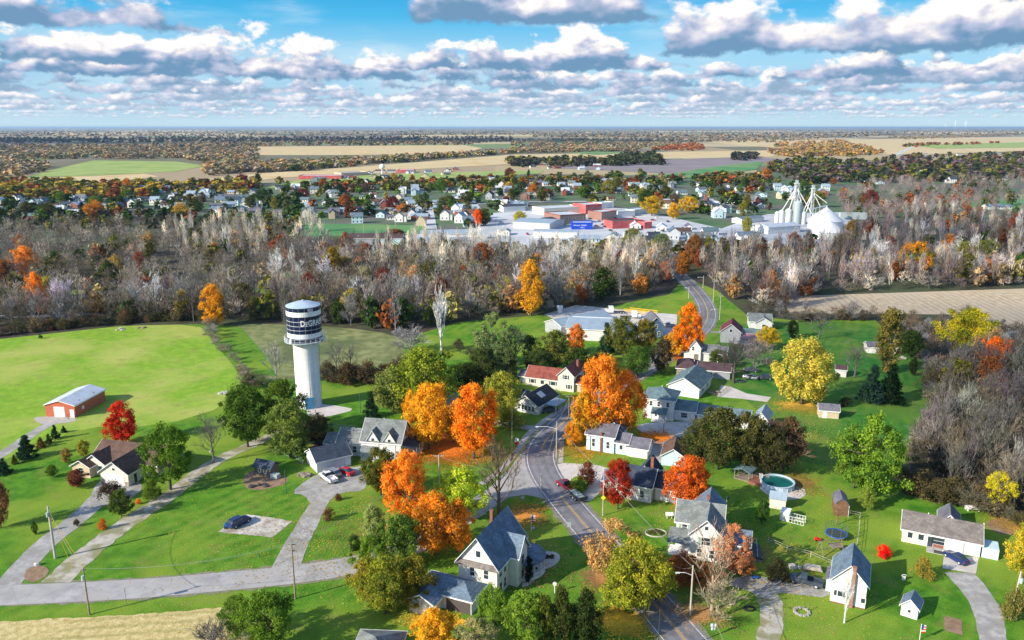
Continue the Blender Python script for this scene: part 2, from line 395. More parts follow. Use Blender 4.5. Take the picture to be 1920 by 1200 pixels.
for key, args in {'bare': [dict(seed=31, z0=.28, nl=10, spread=.85), dict(seed=32, z0=.35, nl=9, spread=.7), dict(seed=33, z0=.22, nl=11, spread=.95)],
                  'bareup': [dict(seed=34, z0=.25, nl=11, spread=.45, upright=.9), dict(seed=35, z0=.2, nl=12, spread=.4, upright=1.0, multi=1)],
                  'barebig': [dict(seed=36, z0=.30, nl=12, spread=.9, levels=4, kids=(4, 5, 5, 4), tw=.0020), dict(seed=37, z0=.25, nl=12, spread=.75, levels=4, kids=(4, 5, 5, 4), tw=.0020, upright=.7)],
                  'thicket': [dict(seed=38, z0=.1, nl=7, spread=.8, multi=4, r0=.016, tw=.004), dict(seed=39, z0=.1, nl=7, spread=.9, multi=5, r0=.016, tw=.004)]}.items():
    L = []
    for a in args:
        V, T = bare(**a)
        L.append((quadmesh(key + '_twigs', V, L_twig), T.mesh('limbs', L_twig)))
    TREES[key] = (L, .42)
TCOUNT = {}
def tree(kind, base, hgt, wid, color, label, name='tree', group=None, mat=None, cat='tree', bark=None, rz=None, single=False):
    L, asp = TREES[kind]; i = TCOUNT.get(kind, 0); TCOUNT[kind] = i + 1
    crown, trunk = L[i % len(L)]
    root = thing(name, label, cat, base, rnd.random() * 6.28 if rz is None else rz, group)
    sx = wid / (2 * asp)
    for nm, me in (('trunk', trunk), ('crown', crown)):
        o = inst(me, nm, root, sc=(sx, sx, hgt)); o.color = (*color, 1)
        if nm == 'crown' and mat: o.material_slots[0].link = 'OBJECT'; o.material_slots[0].material = mat
        if nm == 'trunk' and bark: o.material_slots[0].link = 'OBJECT'; o.material_slots[0].material = bark
    return root
def T(kind, px, py, ptop, pw, color, label, **k):       # from photo places: base, top row, crown width
    b = G(px, py); h = top(b, ptop); return tree(kind, b, h * 1.03, 1.06 * pw / scl(b), color, label, **k)
# ---------------------------------------------------------------- flat ground sheets
def smooth_poly(pts, it=2):
    for _ in range(it):
        q = []
        for i in range(len(pts)):
            a, b = pts[i], pts[(i + 1) % len(pts)]
            q += [a.lerp(b, .25), a.lerp(b, .75)]
        pts = q
    return pts
def sheet(name, pts, mat, z, kind='structure', label=None, cat=None, sm=0, jag=0.):
    w = [G(*p) for p in pts]
    if sm: w = smooth_poly(w, sm)
    if jag:
        q = []
        for i in range(len(w)):
            a, b = w[i], w[(i + 1) % len(w)]; n = max(1, int((b - a).length / (jag * 4)))
            for k in range(min(n, 60)): q.append(a.lerp(b, k / n) + Vector((rnd.uniform(-jag, jag), rnd.uniform(-jag, jag), 0)))
        w = q
    mb = MB(); mb.add([(p.x, p.y, z) for p in w], [tuple(range(len(w)))])
    o = mb.build(name, mat)
    if o.data.polygons and o.data.polygons[0].normal.z < 0: o.data.flip_normals()
    return tag(o, label, cat, kind=kind)
def crs(pts, step=2.):
    P = [pts[0] * 2 - pts[1]] + pts + [pts[-1] * 2 - pts[-2]]; out = []
    for i in range(1, len(P) - 2):
        n = max(2, int((P[i + 1] - P[i]).length / step))
        for k in range(n):
            t = k / n; a, b, c, d = P[i - 1], P[i], P[i + 1], P[i + 2]
            out.append(.5 * ((2 * b) + (c - a) * t + (2 * a - 5 * b + 4 * c - d) * t * t + (3 * b - a - 3 * c + d) * t ** 3))
    out.append(P[-2]); return out
def offset(line, d):
    out = []
    for i, p in enumerate(line):
        t = line[min(i + 1, len(line) - 1)] - line[max(i - 1, 0)]; n = Vector((-t.y, t.x, 0)).normalized()
        out.append(p + n * (d(i) if callable(d) else d))
    return out
def strip(name, line, w, mat, z, kind='structure', off=0., ragged=0.):
    hw = [(w[0] + (w[1] - w[0]) * i / (len(line) - 1)) / 2 if isinstance(w, tuple) else w / 2 for i in range(len(line))]
    a = offset(line, lambda i: off + hw[i] + rnd.uniform(-ragged, ragged)); b = offset(line, lambda i: off - hw[i] + rnd.uniform(-ragged, ragged))
    mb = MB(); n = len(line); mb.v = [(p.x, p.y, z) for p in a] + [(p.x, p.y, z) for p in b]
    mb.f = [(i, n + i, n + i + 1, i + 1) for i in range(n - 1)]; mb.m = [0] * (n - 1)
    o = mb.build(name, mat); me = o.data; uv = me.uv_layers.new(name='UVMap'); L = [0.]
    for i in range(1, n): L.append(L[-1] + (line[i] - line[i - 1]).length)
    for lp in me.loops:
        v = lp.vertex_index; uv.data[lp.index].uv = ((0 if v < n else 1), L[v % n])
    return tag(o, kind=kind)
# ------------------------------------------------------------------ ground
def mow(t, tc, cc, b, ang=0.5, per=3.2, amt=.16):
    mp = t.new('ShaderNodeMapping', inp={'Vector': tc}); mp.inputs['Rotation'].default_value[2] = ang
    sp = t.new('ShaderNodeSeparateXYZ', inp={0: mp.outputs[0]})
    wob = t.math('MULTIPLY', t.noise(tc, .03, 2), 9.)
    s = t.math('SINE', t.math('MULTIPLY', t.math('ADD', sp.outputs[0], wob), 6.283 / per))
    big = t.sstep(t.noise(tc, .045, 3), .42, .60)
    cc = t.mix(t.math('MULTIPLY', t.math('MULTIPLY', t.math('ADD', s, 1.), amt * 1.3), big), cc, (.20, .30, .035))
    cc = t.mix(t.math('MULTIPLY', t.sstep(t.noise(tc, .16, 6, .65), .52, .70), .5), cc, (.22, .22, .06))          # worn, drier patches
    hf = t.sstep(t.noise(tc, 5.5, 5, .7), .25, .75, .62, 1.40)
    return t.mix(1., cc, t.new('ShaderNodeCombineXYZ', inp={0: hf, 1: hf, 2: hf}).outputs[0], 'MULTIPLY')
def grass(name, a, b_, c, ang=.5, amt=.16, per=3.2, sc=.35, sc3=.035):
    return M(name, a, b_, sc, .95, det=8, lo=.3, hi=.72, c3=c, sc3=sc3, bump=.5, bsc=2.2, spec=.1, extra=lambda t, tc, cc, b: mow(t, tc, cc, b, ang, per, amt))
S_lawn = grass('lawn_grass', (.042, .15, .010), (.11, .26, .020), (.19, .28, .030))
S_field = grass('field_grass', (.15, .31, .022), (.26, .40, .04), (.38, .41, .10), ang=-.9, amt=.10, per=7, sc3=.02)
S_shade = grass('shaded_lawn_grass', (.022, .13, .018), (.05, .20, .025), (.10, .20, .03), amt=.1)  # darker lawn green: cloud shade on the back lawns put into the colour
S_scrub = M('rough_meadow', (.13, .16, .05), (.26, .27, .11), .25, .95, det=8, c3=(.10, .13, .045), bump=.9, bsc=1.2)
S_floor = M('woodland_floor', (.035, .030, .022), (.075, .062, .042), .4, 1, det=8, c3=(.06, .075, .03), sc3=.02, bump=.8)
def patch(t, tc, cc, b):
    v = t.new('ShaderNodeTexVoronoi', inp={'Scale': .0016}); v.distance = 'CHEBYCHEV'; v.inputs['Randomness'].default_value = .75; t.l.new(tc, v.inputs['Vector'])
    r = t.new('ShaderNodeSeparateColor', inp={0: v.outputs['Color']}).outputs[0]; rp = t.new('ShaderNodeValToRGB', inp={0: r}); cr = rp.color_ramp; cr.interpolation = 'CONSTANT'
    for p, c in ((0., (.15, .14, .08)), (.22, (.46, .36, .20)), (.38, (.20, .17, .13)), (.5, (.54, .44, .26)), (.62, (.16, .26, .08)), (.74, (.13, .12, .08)), (.86, (.40, .30, .18))):
        e = cr.elements[0] if p == 0. else cr.elements.new(p); e.position = p; e.color = (*c, 1)
    cr.elements[-1].color = (.34, .28, .17, 1)
    return t.mix(.8, cc, rp.outputs[0])
S_base = M('countryside', (.12, .13, .06), (.20, .18, .10), .004, 1, det=8, extra=patch)
S_gold = M('harvested_field', (.52, .38, .18), (.64, .49, .26), .02, 1, det=7, c3=(.55, .46, .25), sc3=.006)
S_plow = M('ploughed_field', (.20, .17, .19), (.27, .23, .24), .02, 1, det=6, c3=(.23, .2, .2), sc3=.006)
S_green = M('winter_wheat', (.05, .20, .07), (.10, .27, .08), .02, 1, det=6, c3=(.16, .27, .09), sc3=.008)
S_greeny = M('pasture', (.22, .33, .07), (.34, .40, .12), .02, 1, det=6)
def rows(t, tc, cc, b, ang=0., per=1.6, d=(.20, .15, .09), am=.55):
    mp = t.new('ShaderNodeMapping', inp={'Vector': tc}); mp.inputs['Rotation'].default_value[2] = ang
    sp = t.new('ShaderNodeSeparateXYZ', inp={0: mp.outputs[0]})
    s = t.math('SINE', t.math('MULTIPLY', t.math('ADD', sp.outputs[0], t.math('MULTIPLY', t.noise(tc, .35, 5, .7), 2.2)), 6.283 / per))
    return t.mix(t.math('MULTIPLY', t.sstep(s, 0., 1., 0., am), t.sstep(t.noise(tc, .05, 4), .35, .6)), cc, d)
S_corn = M('standing_corn', (.42, .33, .21), (.60, .49, .33), .35, 1, det=9, bump=1., c3=(.50, .41, .29), sc3=.03, extra=lambda t, tc, cc, b: rows(t, tc, cc, b, .12, 3.1, (.22, .17, .12), .42))
S_stub = M('corn_stubble', (.45, .35, .13), (.62, .52, .25), 1.1, 1, det=8, bump=.8, extra=lambda t, tc, cc, b: rows(t, tc, cc, b, 1.45, 2.2, (.26, .24, .07)))
def cracks(t, tc, cc, b):
    v = t.new('ShaderNodeTexVoronoi', inp={'Scale': .16}); v.feature = 'DISTANCE_TO_EDGE'
    w = t.new('ShaderNodeVectorMath', operation='ADD'); t.l.new(tc, w.inputs[0]); nn = t.new('ShaderNodeTexNoise', inp={'Scale': .7}); t.l.new(tc, nn.inputs['Vector']); t.l.new(nn.outputs[1], w.inputs[1]); t.l.new(w.outputs[0], v.inputs['Vector'])
    return t.mix(t.sstep(v.outputs['Distance'], 0., .014, .32, 0.), cc, (.16, .155, .15))
def tracks(t, tc, cc, b):
    uv = t.new('ShaderNodeUVMap').outputs[0]; sp = t.new('ShaderNodeSeparateXYZ', inp={0: uv}); u, v = sp.outputs[0], sp.outputs[1]
    w = t.math('ABSOLUTE', t.math('SINE', t.math('MULTIPLY', u, 12.566)))
    cc = t.mix(t.sstep(w, .55, 1., 0., .35), cc, (.11, .115, .125))
    j = t.math('FRACT', t.math('MULTIPLY', v, 1 / 5.5)); ln = t.math('MULTIPLY', t.sstep(j, 0., .035, 1., 0.), .5)
    return t.mix(ln, cc, (.09, .09, .09))
S_asph = M('asphalt', (.13, .13, .15), (.21, .21, .235), .5, .9, det=9, c3=(.24, .24, .26), sc3=.06, bump=.1, extra=tracks)
S_lane = M('worn_asphalt', (.31, .30, .30), (.44, .43, .42), .25, .9, det=9, c3=(.38, .36, .34), sc3=.1, bump=.1, extra=cracks)
S_grav = M('gravel', (.30, .29, .28), (.44, .43, .41), .7, .95, det=9, c3=(.28, .27, .25), sc3=.22, bump=.4)
S_dirt = M('dirt_lane', (.36, .33, .27), (.50, .47, .41), .5, .95, det=8, c3=(.25, .24, .13), sc3=.3, bump=.3)
S_white = M('white_line', (.72, .72, .72), (.5, .5, .5), 1.5, .7); S_yell = M('yellow_line', (.72, .42, .05), (.52, .32, .08), 1.5, .7)
S_pale = M('pale_gravel_lot', (.50, .46, .42), (.60, .57, .53), .3, .95, det=8, bump=.1); S_brown = M('bare_soil', (.22, .14, .09), (.30, .2, .13), .8, 1, bump=.5)
S_town = M('town_ground', (.045, .12, .04), (.10, .16, .07), .03, 1, det=6, c3=(.12, .12, .10), sc3=.012)
S_pave = M('town_pavement', (.42, .44, .46), (.56, .58, .60), .03, .9, det=6)

S_conc = M_conc
mb = MB(); E = 60000; mb.add([(-E, -2000, 0), (E, -2000, 0), (E, 100000, 0), (-E, 100000, 0)], [(0, 1, 2, 3)]); tag(mb.build('ground', S_base), kind='structure')
sheet('forest_floor', [(-150, 645), (-150, 440), (300, 432), (700, 452), (1000, 462), (1350, 448), (1700, 425), (2080, 400), (2080, 1010), (1900, 990), (1790, 950), (1690, 940), (1400, 640), (900, 660), (450, 640)], S_floor, .01, sm=0)
sheet('forest_floor', [(-160, 470), (-160, 425), (80, 412), (300, 408), (470, 405), (560, 412), (575, 445), (700, 450), (700, 470)], S_floor, .2, jag=1.)
sheet('lawn', [(-160, 1290), (-160, 650), (0, 636), (100, 625), (230, 611), (372, 608), (470, 612), (640, 625), (740, 640), (860, 604), (1000, 592), (1130, 577), (1255, 552), (1285, 520), (1345, 545), (1400, 590), (1480, 600), (1640, 600), (1700, 650), (1762, 690), (1750, 760), (1700, 850), (1690, 925), (1750, 940), (1830, 950), (1900, 985), (2080, 1010), (2080, 1290)], S_lawn, .02)
sheet('left_field', [(-160, 650), (0, 636), (100, 625), (230, 611), (372, 608), (392, 632), (425, 670), (462, 718), (430, 760), (300, 800), (150, 800), (60, 850), (-160, 900)], S_field, .035, sm=1)
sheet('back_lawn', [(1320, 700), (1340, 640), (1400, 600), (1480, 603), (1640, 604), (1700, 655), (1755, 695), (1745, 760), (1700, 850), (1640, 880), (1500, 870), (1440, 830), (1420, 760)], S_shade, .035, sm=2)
sheet('meadow', [(418, 609), (480, 606), (640, 613), (745, 628), (760, 650), (760, 700), (600, 712), (470, 712), (440, 668)], S_scrub, .03, sm=1)
sheet('pasture', [(-160, 552), (0, 547), (120, 543), (215, 546), (120, 555), (0, 560), (-160, 566)], S_greeny, .05); sheet('pasture', [(470, 545), (500, 520), (560, 508), (600, 520), (570, 545), (520, 556)], S_green, .05)
sheet('hay_strip', [(392, 612), (450, 613), (500, 668), (520, 705), (478, 705), (430, 655)], S_lawn, .045)
sheet('corn_field', [(1465, 556), (1920, 541), (2080, 538), (2080, 700), (1900, 640), (1800, 590), (1600, 588), (1480, 588)], S_corn, .03)
sheet('stubble_field', [(-160, 1178), (0, 1166), (100, 1160), (300, 1150), (425, 1138), (470, 1165), (480, 1290), (-160, 1290)], S_stub, .04, jag=.25)
# far land, patch by patch
def far(nm, pts, mat, z=.3): return sheet(nm, pts, mat, z)
far('field', [(482, 275), (870, 272), (905, 278), (870, 287), (640, 291), (485, 291)], S_gold)
far('field', [(290, 347), (480, 326), (700, 311), (960, 290), (1440, 282), (1480, 288), (1440, 295), (1100, 300), (880, 312), (700, 322), (520, 334), (390, 352), (310, 357)], S_gold)
far('field', [(45, 333), (100, 318), (175, 301), (330, 303), (385, 311), (330, 322), (160, 330)], S_greeny)
far('field', [(20, 336), (160, 331), (270, 326), (300, 332), (200, 342), (60, 345)], S_gold, .5)
far('field', [(1030, 315), (1120, 303), (1240, 299), (1420, 294), (1480, 300), (1400, 309), (1300, 323), (1240, 325), (1100, 318)], S_plow)
far('field', [(1200, 330), (1270, 325), (1340, 312), (1430, 303), (1420, 318), (1330, 330), (1250, 338)], S_green, .5)
far('field', [(1240, 290), (1440, 284), (1500, 285), (1440, 294), (1280, 298)], S_gold, .6)
far('field', [(1310, 265), (1400, 262), (1560, 262), (1920, 256), (2100, 256), (2100, 270), (1900, 284), (1680, 291), (1600, 284), (1400, 274)], S_gold)
far('field', [(1700, 272), (1920, 267), (2100, 268), (2100, 274), (1900, 277), (1760, 279)], S_greeny, .8)
far('field', [(1060, 286), (1140, 283), (1180, 286), (1120, 291)], S_green, .6)
far('field', [(1600, 303), (1730, 297), (1700, 304), (1640, 309)], S_plow, .5)
far('field', [(-200, 265), (120, 264), (130, 273), (0, 276), (-200, 276)], S_plow)
far('field', [(70, 250), (300, 249), (500, 252), (480, 254), (90, 253)], S_gold); far('field', [(740, 254), (1000, 252), (1010, 255), (760, 256.5)], S_gold)
far('field', [(960, 263), (1120, 262), (1130, 270), (960, 272)], S_green); far('field', [(1110, 272), (1240, 268), (1260, 276), (1140, 279)], S_greeny)
far('field', [(1210, 246), (1500, 245), (1480, 247), (1220, 248)], S_gold); far('field', [(1700, 248), (1980, 247), (1960, 250), (1720, 251)], S_gold)
far('field', [(200, 245), (420, 244), (400, 246), (220, 247)], S_gold)
sheet('town_ground', [(-160, 415), (0, 375), (300, 358), (600, 336), (900, 325), (1300, 330), (1500, 318), (2080, 300), (2080, 400), (1700, 425), (1350, 450), (1000, 464), (700, 454), (300, 434), (-160, 442)], S_town, .15)
sheet('green_field', [(575, 419), (690, 421), (802, 424), (804, 438), (680, 443), (560, 444)], S_green, .25)
sheet('green_field', [(1790, 383), (1850, 374), (2080, 368), (2080, 395), (1880, 394), (1830, 396)], S_green, .25)
sheet('ball_park', [(500, 352), (560, 338), (700, 328), (900, 322), (1020, 320), (1010, 326), (860, 333), (700, 342), (560, 356)], S_greeny, .4)
sheet('town_pavement', [(925, 400), (1000, 392), (1100, 386), (1180, 392), (1260, 408), (1365, 432), (1360, 468), (1260, 482), (1100, 484), (1000, 474), (780, 468), (780, 438), (900, 428)], S_pave, .25)
sheet('elevator_yard', [(1345, 432), (1400, 412), (1440, 402), (1590, 398), (1600, 432), (1560, 458), (1345, 458)], S_pave, .26)
for ps in ([(905, 432), (900, 405), (885, 380), (870, 355)], [(808, 430), (805, 405), (800, 385)], [(1240, 440), (1180, 412), (1140, 396), (1110, 382)], [(700, 392), (820, 386), (960, 380), (1100, 378)], [(925, 432), (1000, 424), (1150, 440), (1250, 470)], [(1660, 300), (1690, 285), (1720, 272)]):
    strip('street', crs([G(*p) for p in ps], 12), 9 if ps[0][0] < 1600 else 14, S_pave, .32)
# roads
MAIN = [(1330, 1250), (1284, 1200), (1214, 1117), (1157, 1051), (1112, 1002), (1057, 937), (1024, 892), (1013, 858), (1021, 830), (1041, 807), (1068, 782), (1100, 756), (1140, 730), (1180, 710), (1212, 691), (1250, 667), (1290, 640), (1319, 612), (1327, 590), (1322, 570), (1309, 550), (1291, 531), (1270, 510), (1255, 490), (1245, 465), (1240, 440)]
ml = crs([G(*p) for p in MAIN], 1.5)
S_shoulder = M('gravel_shoulder', (.24, .22, .17), (.16, .19, .08), .9, 1, det=8, bump=.4)
strip('road_shoulder', ml, 8.6, S_shoulder, .048, ragged=.35)
strip('main_road', ml, 7.2, S_asph, .060)
for sd in (-1, 1):
    seg = [i for i, p in enumerate(ml)]
    strip('edge_line', [p for p in ml], .16, S_white, .067, off=sd * 3.05)
def near_px(p, lo, hi):
    v = (p.y * SP + (0 - H) * CP) / (p.y * CP + H * SP); y = 600 - v * F; return lo <= y <= hi
yl = [p for p in ml if near_px(p, 780, 848)]; strip('centre_line', yl, .28, S_yell, .068)
for o_ in (-.14, .14): strip('centre_line', [p for p in ml if near_px(p, 928, 1300)], .12, S_yell, .068, off=o_)
strip('centre_line', [p for p in ml if near_px(p, 520, 778)], .25, S_yell, .068)
SIDE = [(-160, 1120), (0, 1116.5), (240, 1105), (400, 1092), (560, 1076), (680, 1056), (760, 1030), (830, 994), (900, 947), (950, 915), (990, 890), (1015, 868)]
strip('road_shoulder', crs([G(*p) for p in SIDE[:7]], 1.2), 7.0, S_shoulder, .047, ragged=.35)
strip('side_road', crs([G(*p) for p in SIDE], 2), 5.9, S_lane, .052)
sheet('junction', [(905, 958), (880, 950), (957, 877), (975, 852), (990, 842), (1006, 850), (1030, 900), (1045, 925), (1026, 936), (985, 928), (945, 934)], S_lane, .056)
for nm, ps, w, mt, z in (('driveway', [(10, 1100), (45, 1062), (85, 1020), (130, 985), (165, 955), (190, 930), (200, 918)], 4.4, S_grav, .05), ('farm_lane', [(105, 1092), (150, 1050), (225, 990), (310, 935), (400, 868), (470, 835), (530, 808), (600, 785)], (4.8, 3.0), S_dirt, .051),
                  ('driveway', [(535, 1068), (552, 1028), (575, 985), (598, 945), (618, 925)], (5.0, 3.4), S_grav, .05), ('barn_driveway', [(-60, 892), (0, 854), (40, 828), (75, 805), (110, 786)], 3.0, S_grav, .05),
                  ('barnyard_lane', [(1440, 1290), (1442, 1200), (1447, 1150), (1440, 1122), (1420, 1100), (1385, 1085)], (3.2, 3.8), S_dirt, .051), ('driveway', [(1880, 1290), (1862, 1200), (1852, 1150), (1830, 1110), (1798, 1074)], (3.0, 5.), S_grav, .05),
                  ('side_drive', [(925, 792), (975, 800), (1030, 806)], 3.2, S_grav, .045), ('back_lane', [(1200, 738), (1235, 736), (1260, 740)], 3.5, S_grav, .045), ('field_lane', [(1330, 622), (1370, 625), (1410, 629)], 2.4, S_grav, .045), ('house_drive', [(1325, 648), (1350, 648)], 2.6, S_grav, .045),
                  ('railway_bed', [(-200, 596), (100, 592), (300, 582), (500, 572)], 5., S_grav, .04)):
    strip(nm, crs([G(*p) for p in ps], 1.3), w, mt, z, ragged=.28 if 'lane' in nm else .10)
for nm, ps, mt, z, sm in (('parking_apron', [(545, 925), (575, 900), (612, 882), (668, 872), (688, 900), (684, 921), (650, 922), (620, 932), (602, 955), (585, 950), (572, 928)], S_grav, .054, 1), ('driveway_apron', [(168, 932), (182, 905), (205, 897), (258, 900), (270, 915), (248, 935), (215, 945), (190, 950)], S_grav, .054, 1),
                      ('barn_apron', [(60, 783), (88, 781), (145, 781), (140, 792), (100, 795), (75, 796)], S_conc, .054, 1), ('tower_apron', [(575, 758), (598, 757), (640, 762), (667, 768), (630, 778), (598, 784), (575, 780)], S_pale, .05, 1),
                      ('gravel_lot', [(1042, 868), (1090, 870), (1134, 874), (1150, 890), (1130, 920), (1100, 946), (1075, 925), (1055, 905), (1042, 884)], S_pale, .055, 1), ('grass_island', [(1068, 900), (1085, 890), (1108, 898), (1100, 916), (1082, 922), (1070, 914)], S_lawn, .064, 2),
                      ('gravel_yard', [(1190, 800), (1215, 792), (1305, 790), (1330, 800), (1300, 815), (1250, 820), (1205, 812)], S_pale, .05, 1), ('gravel_yard', [(1205, 815), (1260, 818), (1300, 830), (1262, 870), (1225, 868), (1215, 850)], S_grav, .049, 1),
                      ('concrete_drive', [(1352, 722), (1372, 726), (1400, 738), (1446, 745), (1438, 754), (1390, 748), (1345, 744)], S_pale, .055, 0), ('concrete_apron', [(1767, 1066), (1830, 1076), (1835, 1046), (1770, 1040)], S_pale, .056, 0),
                      ('yard', [(1360, 1095), (1385, 1080), (1440, 1083), (1482, 1083), (1555, 1096), (1556, 1122), (1500, 1116), (1455, 1110), (1440, 1126), (1415, 1112)], S_grav, .054, 1), ('industrial_lot', [(1020, 590), (1080, 572), (1160, 580), (1270, 590), (1268, 625), (1200, 640), (1100, 625)], S_pale, .05, 0),
                      ('sidewalk', [(1049, 828), (1058, 828), (1056, 868), (1047, 868)], S_conc, .07, 0), ('house_path', [(655, 878), (690, 872), (692, 874), (658, 881)], S_conc, .062, 0), ('garden_soil', [(1770, 1154), (1803, 1163), (1805, 1192), (1771, 1182)], S_brown, .05, 0),
                      ('bare_patch', [(1848, 976), (1900, 968), (1925, 1000), (1880, 1004), (1850, 990)], S_brown, .03, 2), ('soil_patch', [(452, 900), (470, 880), (530, 888), (545, 905), (500, 918), (465, 920)], S_brown, .045, 2), ('verge_soil', [(44, 1085), (50, 1065), (85, 1060), (95, 1075), (62, 1095)], S_brown, .058, 1)):
    sheet(nm, ps, mt, z, sm=sm)
strip('sidewalk', crs([G(*p) for p in [(902, 908), (935, 885), (970, 845), (990, 815), (1030, 782), (1072, 757)]], 2), 1.6, S_conc, .07)
strip('foundation_slab', [G(411, 997), G(530, 990)], .1, S_conc, .04)
sheet('slab', [(408, 998), (460, 965), (505, 970), (548, 978), (530, 993), (510, 1008), (450, 1002)], M('broken_concrete', (.50, .46, .40), (.30, .25, .20), .35, .95, det=8, bump=.4, c3=(.6, .57, .52), sc3=.2), .06, jag=.12)
# ------------------------------------------------------------------ buildings
class House:
    def __init__(s, name, label, cat, A, B, group=None):
        a, b = G(*A), G(*B); s.L = (b - a).length
        s.root = thing(name, label, cat, a, math.atan2(b.y - a.y, b.x - a.x), group); s.n = 0
    def block(s, x0, x1, y0, y1, h, rh, ax='x', wall=None, roof=None, kind='gable', ov=.35, z0=0., found=True, fascia=True, lbl=None, open_=False):
        """a volume with its own roof; ridge runs along ax"""
        s.n += 1; w = MB(); r = MB(); fa = MB(); e = .01 * (s.n % 7); x0 -= e; x1 += e
        sp = (y0, y1) if ax == 'x' else (x0, x1); ln = (x0, x1) if ax == 'x' else (y0, y1)
        mid = (sp[0] + sp[1]) / 2; half = (sp[1] - sp[0]) / 2; sl = rh / max(half, .1); th = .16
        if kind == 'gable':
            w.prism([(sp[0], z0), (sp[1], z0), (sp[1], h), (mid, h + rh), (sp[0], h)], ln[0], ln[1], ax)
            lo = h - sl * ov
            V = lambda d, t: [(sp[0] - ov + d, lo + t), (mid, h + rh + t), (sp[1] + ov - d, lo + t), (sp[1] + ov - d, lo + t - th), (mid, h + rh + t - th), (sp[0] - ov + d, lo + t - th)]
            r.prism(V(0, th + .02), ln[0] - ov, ln[1] + ov, ax)
            if fascia:
                for a_, b_ in ((ln[0] - ov - .07, ln[0] - ov - .003), (ln[1] + ov + .003, ln[1] + ov + .07)): fa.prism(V(-.03, th - .01), a_, b_, ax)
                for yy in (sp[0] - ov - .06, sp[1] + ov + .003):
                    if ax == 'x': fa.box(ln[0] - ov, ln[1] + ov, yy, yy + .06, lo - .16, lo + .10)
                    else: fa.box(yy, yy + .06, ln[0] - ov, ln[1] + ov, lo - .16, lo + .10)
        elif kind == 'gambrel':
            w.prism([(sp[0], z0), (sp[1], z0), (sp[1], h), (mid + half * .6, h + rh * .65), (mid, h + rh), (mid - half * .6, h + rh * .65), (sp[0], h)], ln[0], ln[1], ax)
            o_ = [(sp[0] - .12, h - .1), (mid - half * .62, h + rh * .65), (mid, h + rh), (mid + half * .62, h + rh * .65), (sp[1] + .12, h - .1)]
            r.prism([(a, b + .14) for a, b in o_] + [(a, b + .01) for a, b in o_[::-1]], ln[0] - .15, ln[1] + .15, ax)
        elif kind == 'hip':
            w.box(x0, x1, y0, y1, z0, h); m_ = min(half, (ln[1] - ln[0]) / 2 - .01); X0, X1, Y0, Y1 = x0 - ov, x1 + ov, y0 - ov, y1 + ov
            if ax == 'x': rd = [(ln[0] + m_, mid, h + rh), (ln[1] - m_, mid, h + rh)]
            else: rd = [(mid, ln[0] + m_, h + rh), (mid, ln[1] - m_, h + rh)]
            lo = h + .02
            v = [(X0, Y0, lo), (X1, Y0, lo), (X1, Y1, lo), (X0, Y1, lo)] + rd
            f = [(0, 1, 5, 4), (1, 2, 5), (2, 3, 4, 5), (3, 0, 4)] if ax == 'x' else [(0, 1, 4), (1, 2, 5, 4), (2, 3, 5), (3, 0, 4, 5)]
            r.add(v, f + [(3, 2, 1, 0)])
            if fascia:
                fa.box(X0 - .05, X1 + .05, Y0 - .05, Y0 - .003, lo - .2, lo + .03); fa.box(X0 - .05, X1 + .05, Y1 + .003, Y1 + .05, lo - .2, lo + .03)
                fa.box(X0 - .05, X0 - .003, Y0, Y1, lo - .2, lo + .03); fa.box(X1 + .003, X1 + .05, Y0, Y1, lo - .2, lo + .03)
        elif kind in ('shed', 'shedx'):      # shed: falls toward y0 (front); shedx: falls toward x0
            if not open_:
                if kind == 'shed': w.prism([(y0, z0), (y1, z0), (y1, h + rh - .02), (y0, h - .02)], x0, x1, 'x')
                else: w.prism([(x0, z0), (x1, z0), (x1, h + rh - .02), (x0, h - .02)], y0, y1, 'y')
            if kind == 'shed': k = rh / (y1 - y0); r.prism([(y0 - ov, h - k * ov + .02), (y1, h + rh + .02), (y1, h + rh + .16), (y0 - ov, h - k * ov + .16)], x0 - ov * .6, x1 + ov * .6, 'x')
            else: k = rh / (x1 - x0); r.prism([(x0 - ov, h - k * ov + .02), (x1, h + rh + .02), (x1, h + rh + .16), (x0 - ov, h - k * ov + .16)], y0 - ov * .6, y1 + ov * .6, 'y')
            if open_:
                n = max(2, int(((x1 - x0) if kind == 'shed' else (y1 - y0)) / 2.4) + 1); pz = MB()
                for i in range(n):
                    t = i / (n - 1)
                    if kind == 'shed': px_, py_ = x0 + .1 + (x1 - x0 - .2) * t, y0 + .05
                    else: px_, py_ = x0 + .05, y0 + .1 + (y1 - y0 - .2) * t
                    pz.box(px_ - .08, px_ + .08, py_ - .08, py_ + .08, 0, h)
                    pz.add([], [])
                if kind == 'shed': pz.box(x0, x1, y0 - .03, y0 + .03, .75, .82); pz.box(x0, x1, y0, y1, .0, .18)
                else: pz.box(x0 - .03, x0 + .03, y0, y1, .75, .82); pz.box(x0, x1, y0, y1, .0, .18)
                pz.build('porch_post', M_trim, s.root)
        elif kind == 'flat':
            w.box(x0, x1, y0, y1, z0, h); r.box(x0 + .2, x1 - .2, y0 + .2, y1 - .2, h + .01, h + .05)
            for q in ((x0 - .05, x1 + .05, y0 - .05, y0 + .2), (x0 - .05, x1 + .05, y1 - .2, y1 + .05), (x0 - .05, x0 + .2, y0 + .2, y1 - .2), (x1 - .2, x1 + .05, y0 + .2, y1 - .2)): fa.box(*q, h + .005, h + rh)
        if w.f: w.build('wall', wall or W_white, s.root)
        o = r.build('roof', roof or R_grey, s.root)
        if lbl: o['label'] = lbl
        if fa.f: fa.build('fascia', M_trim if kind != 'flat' else (wall or M_trim), s.root)
        return o
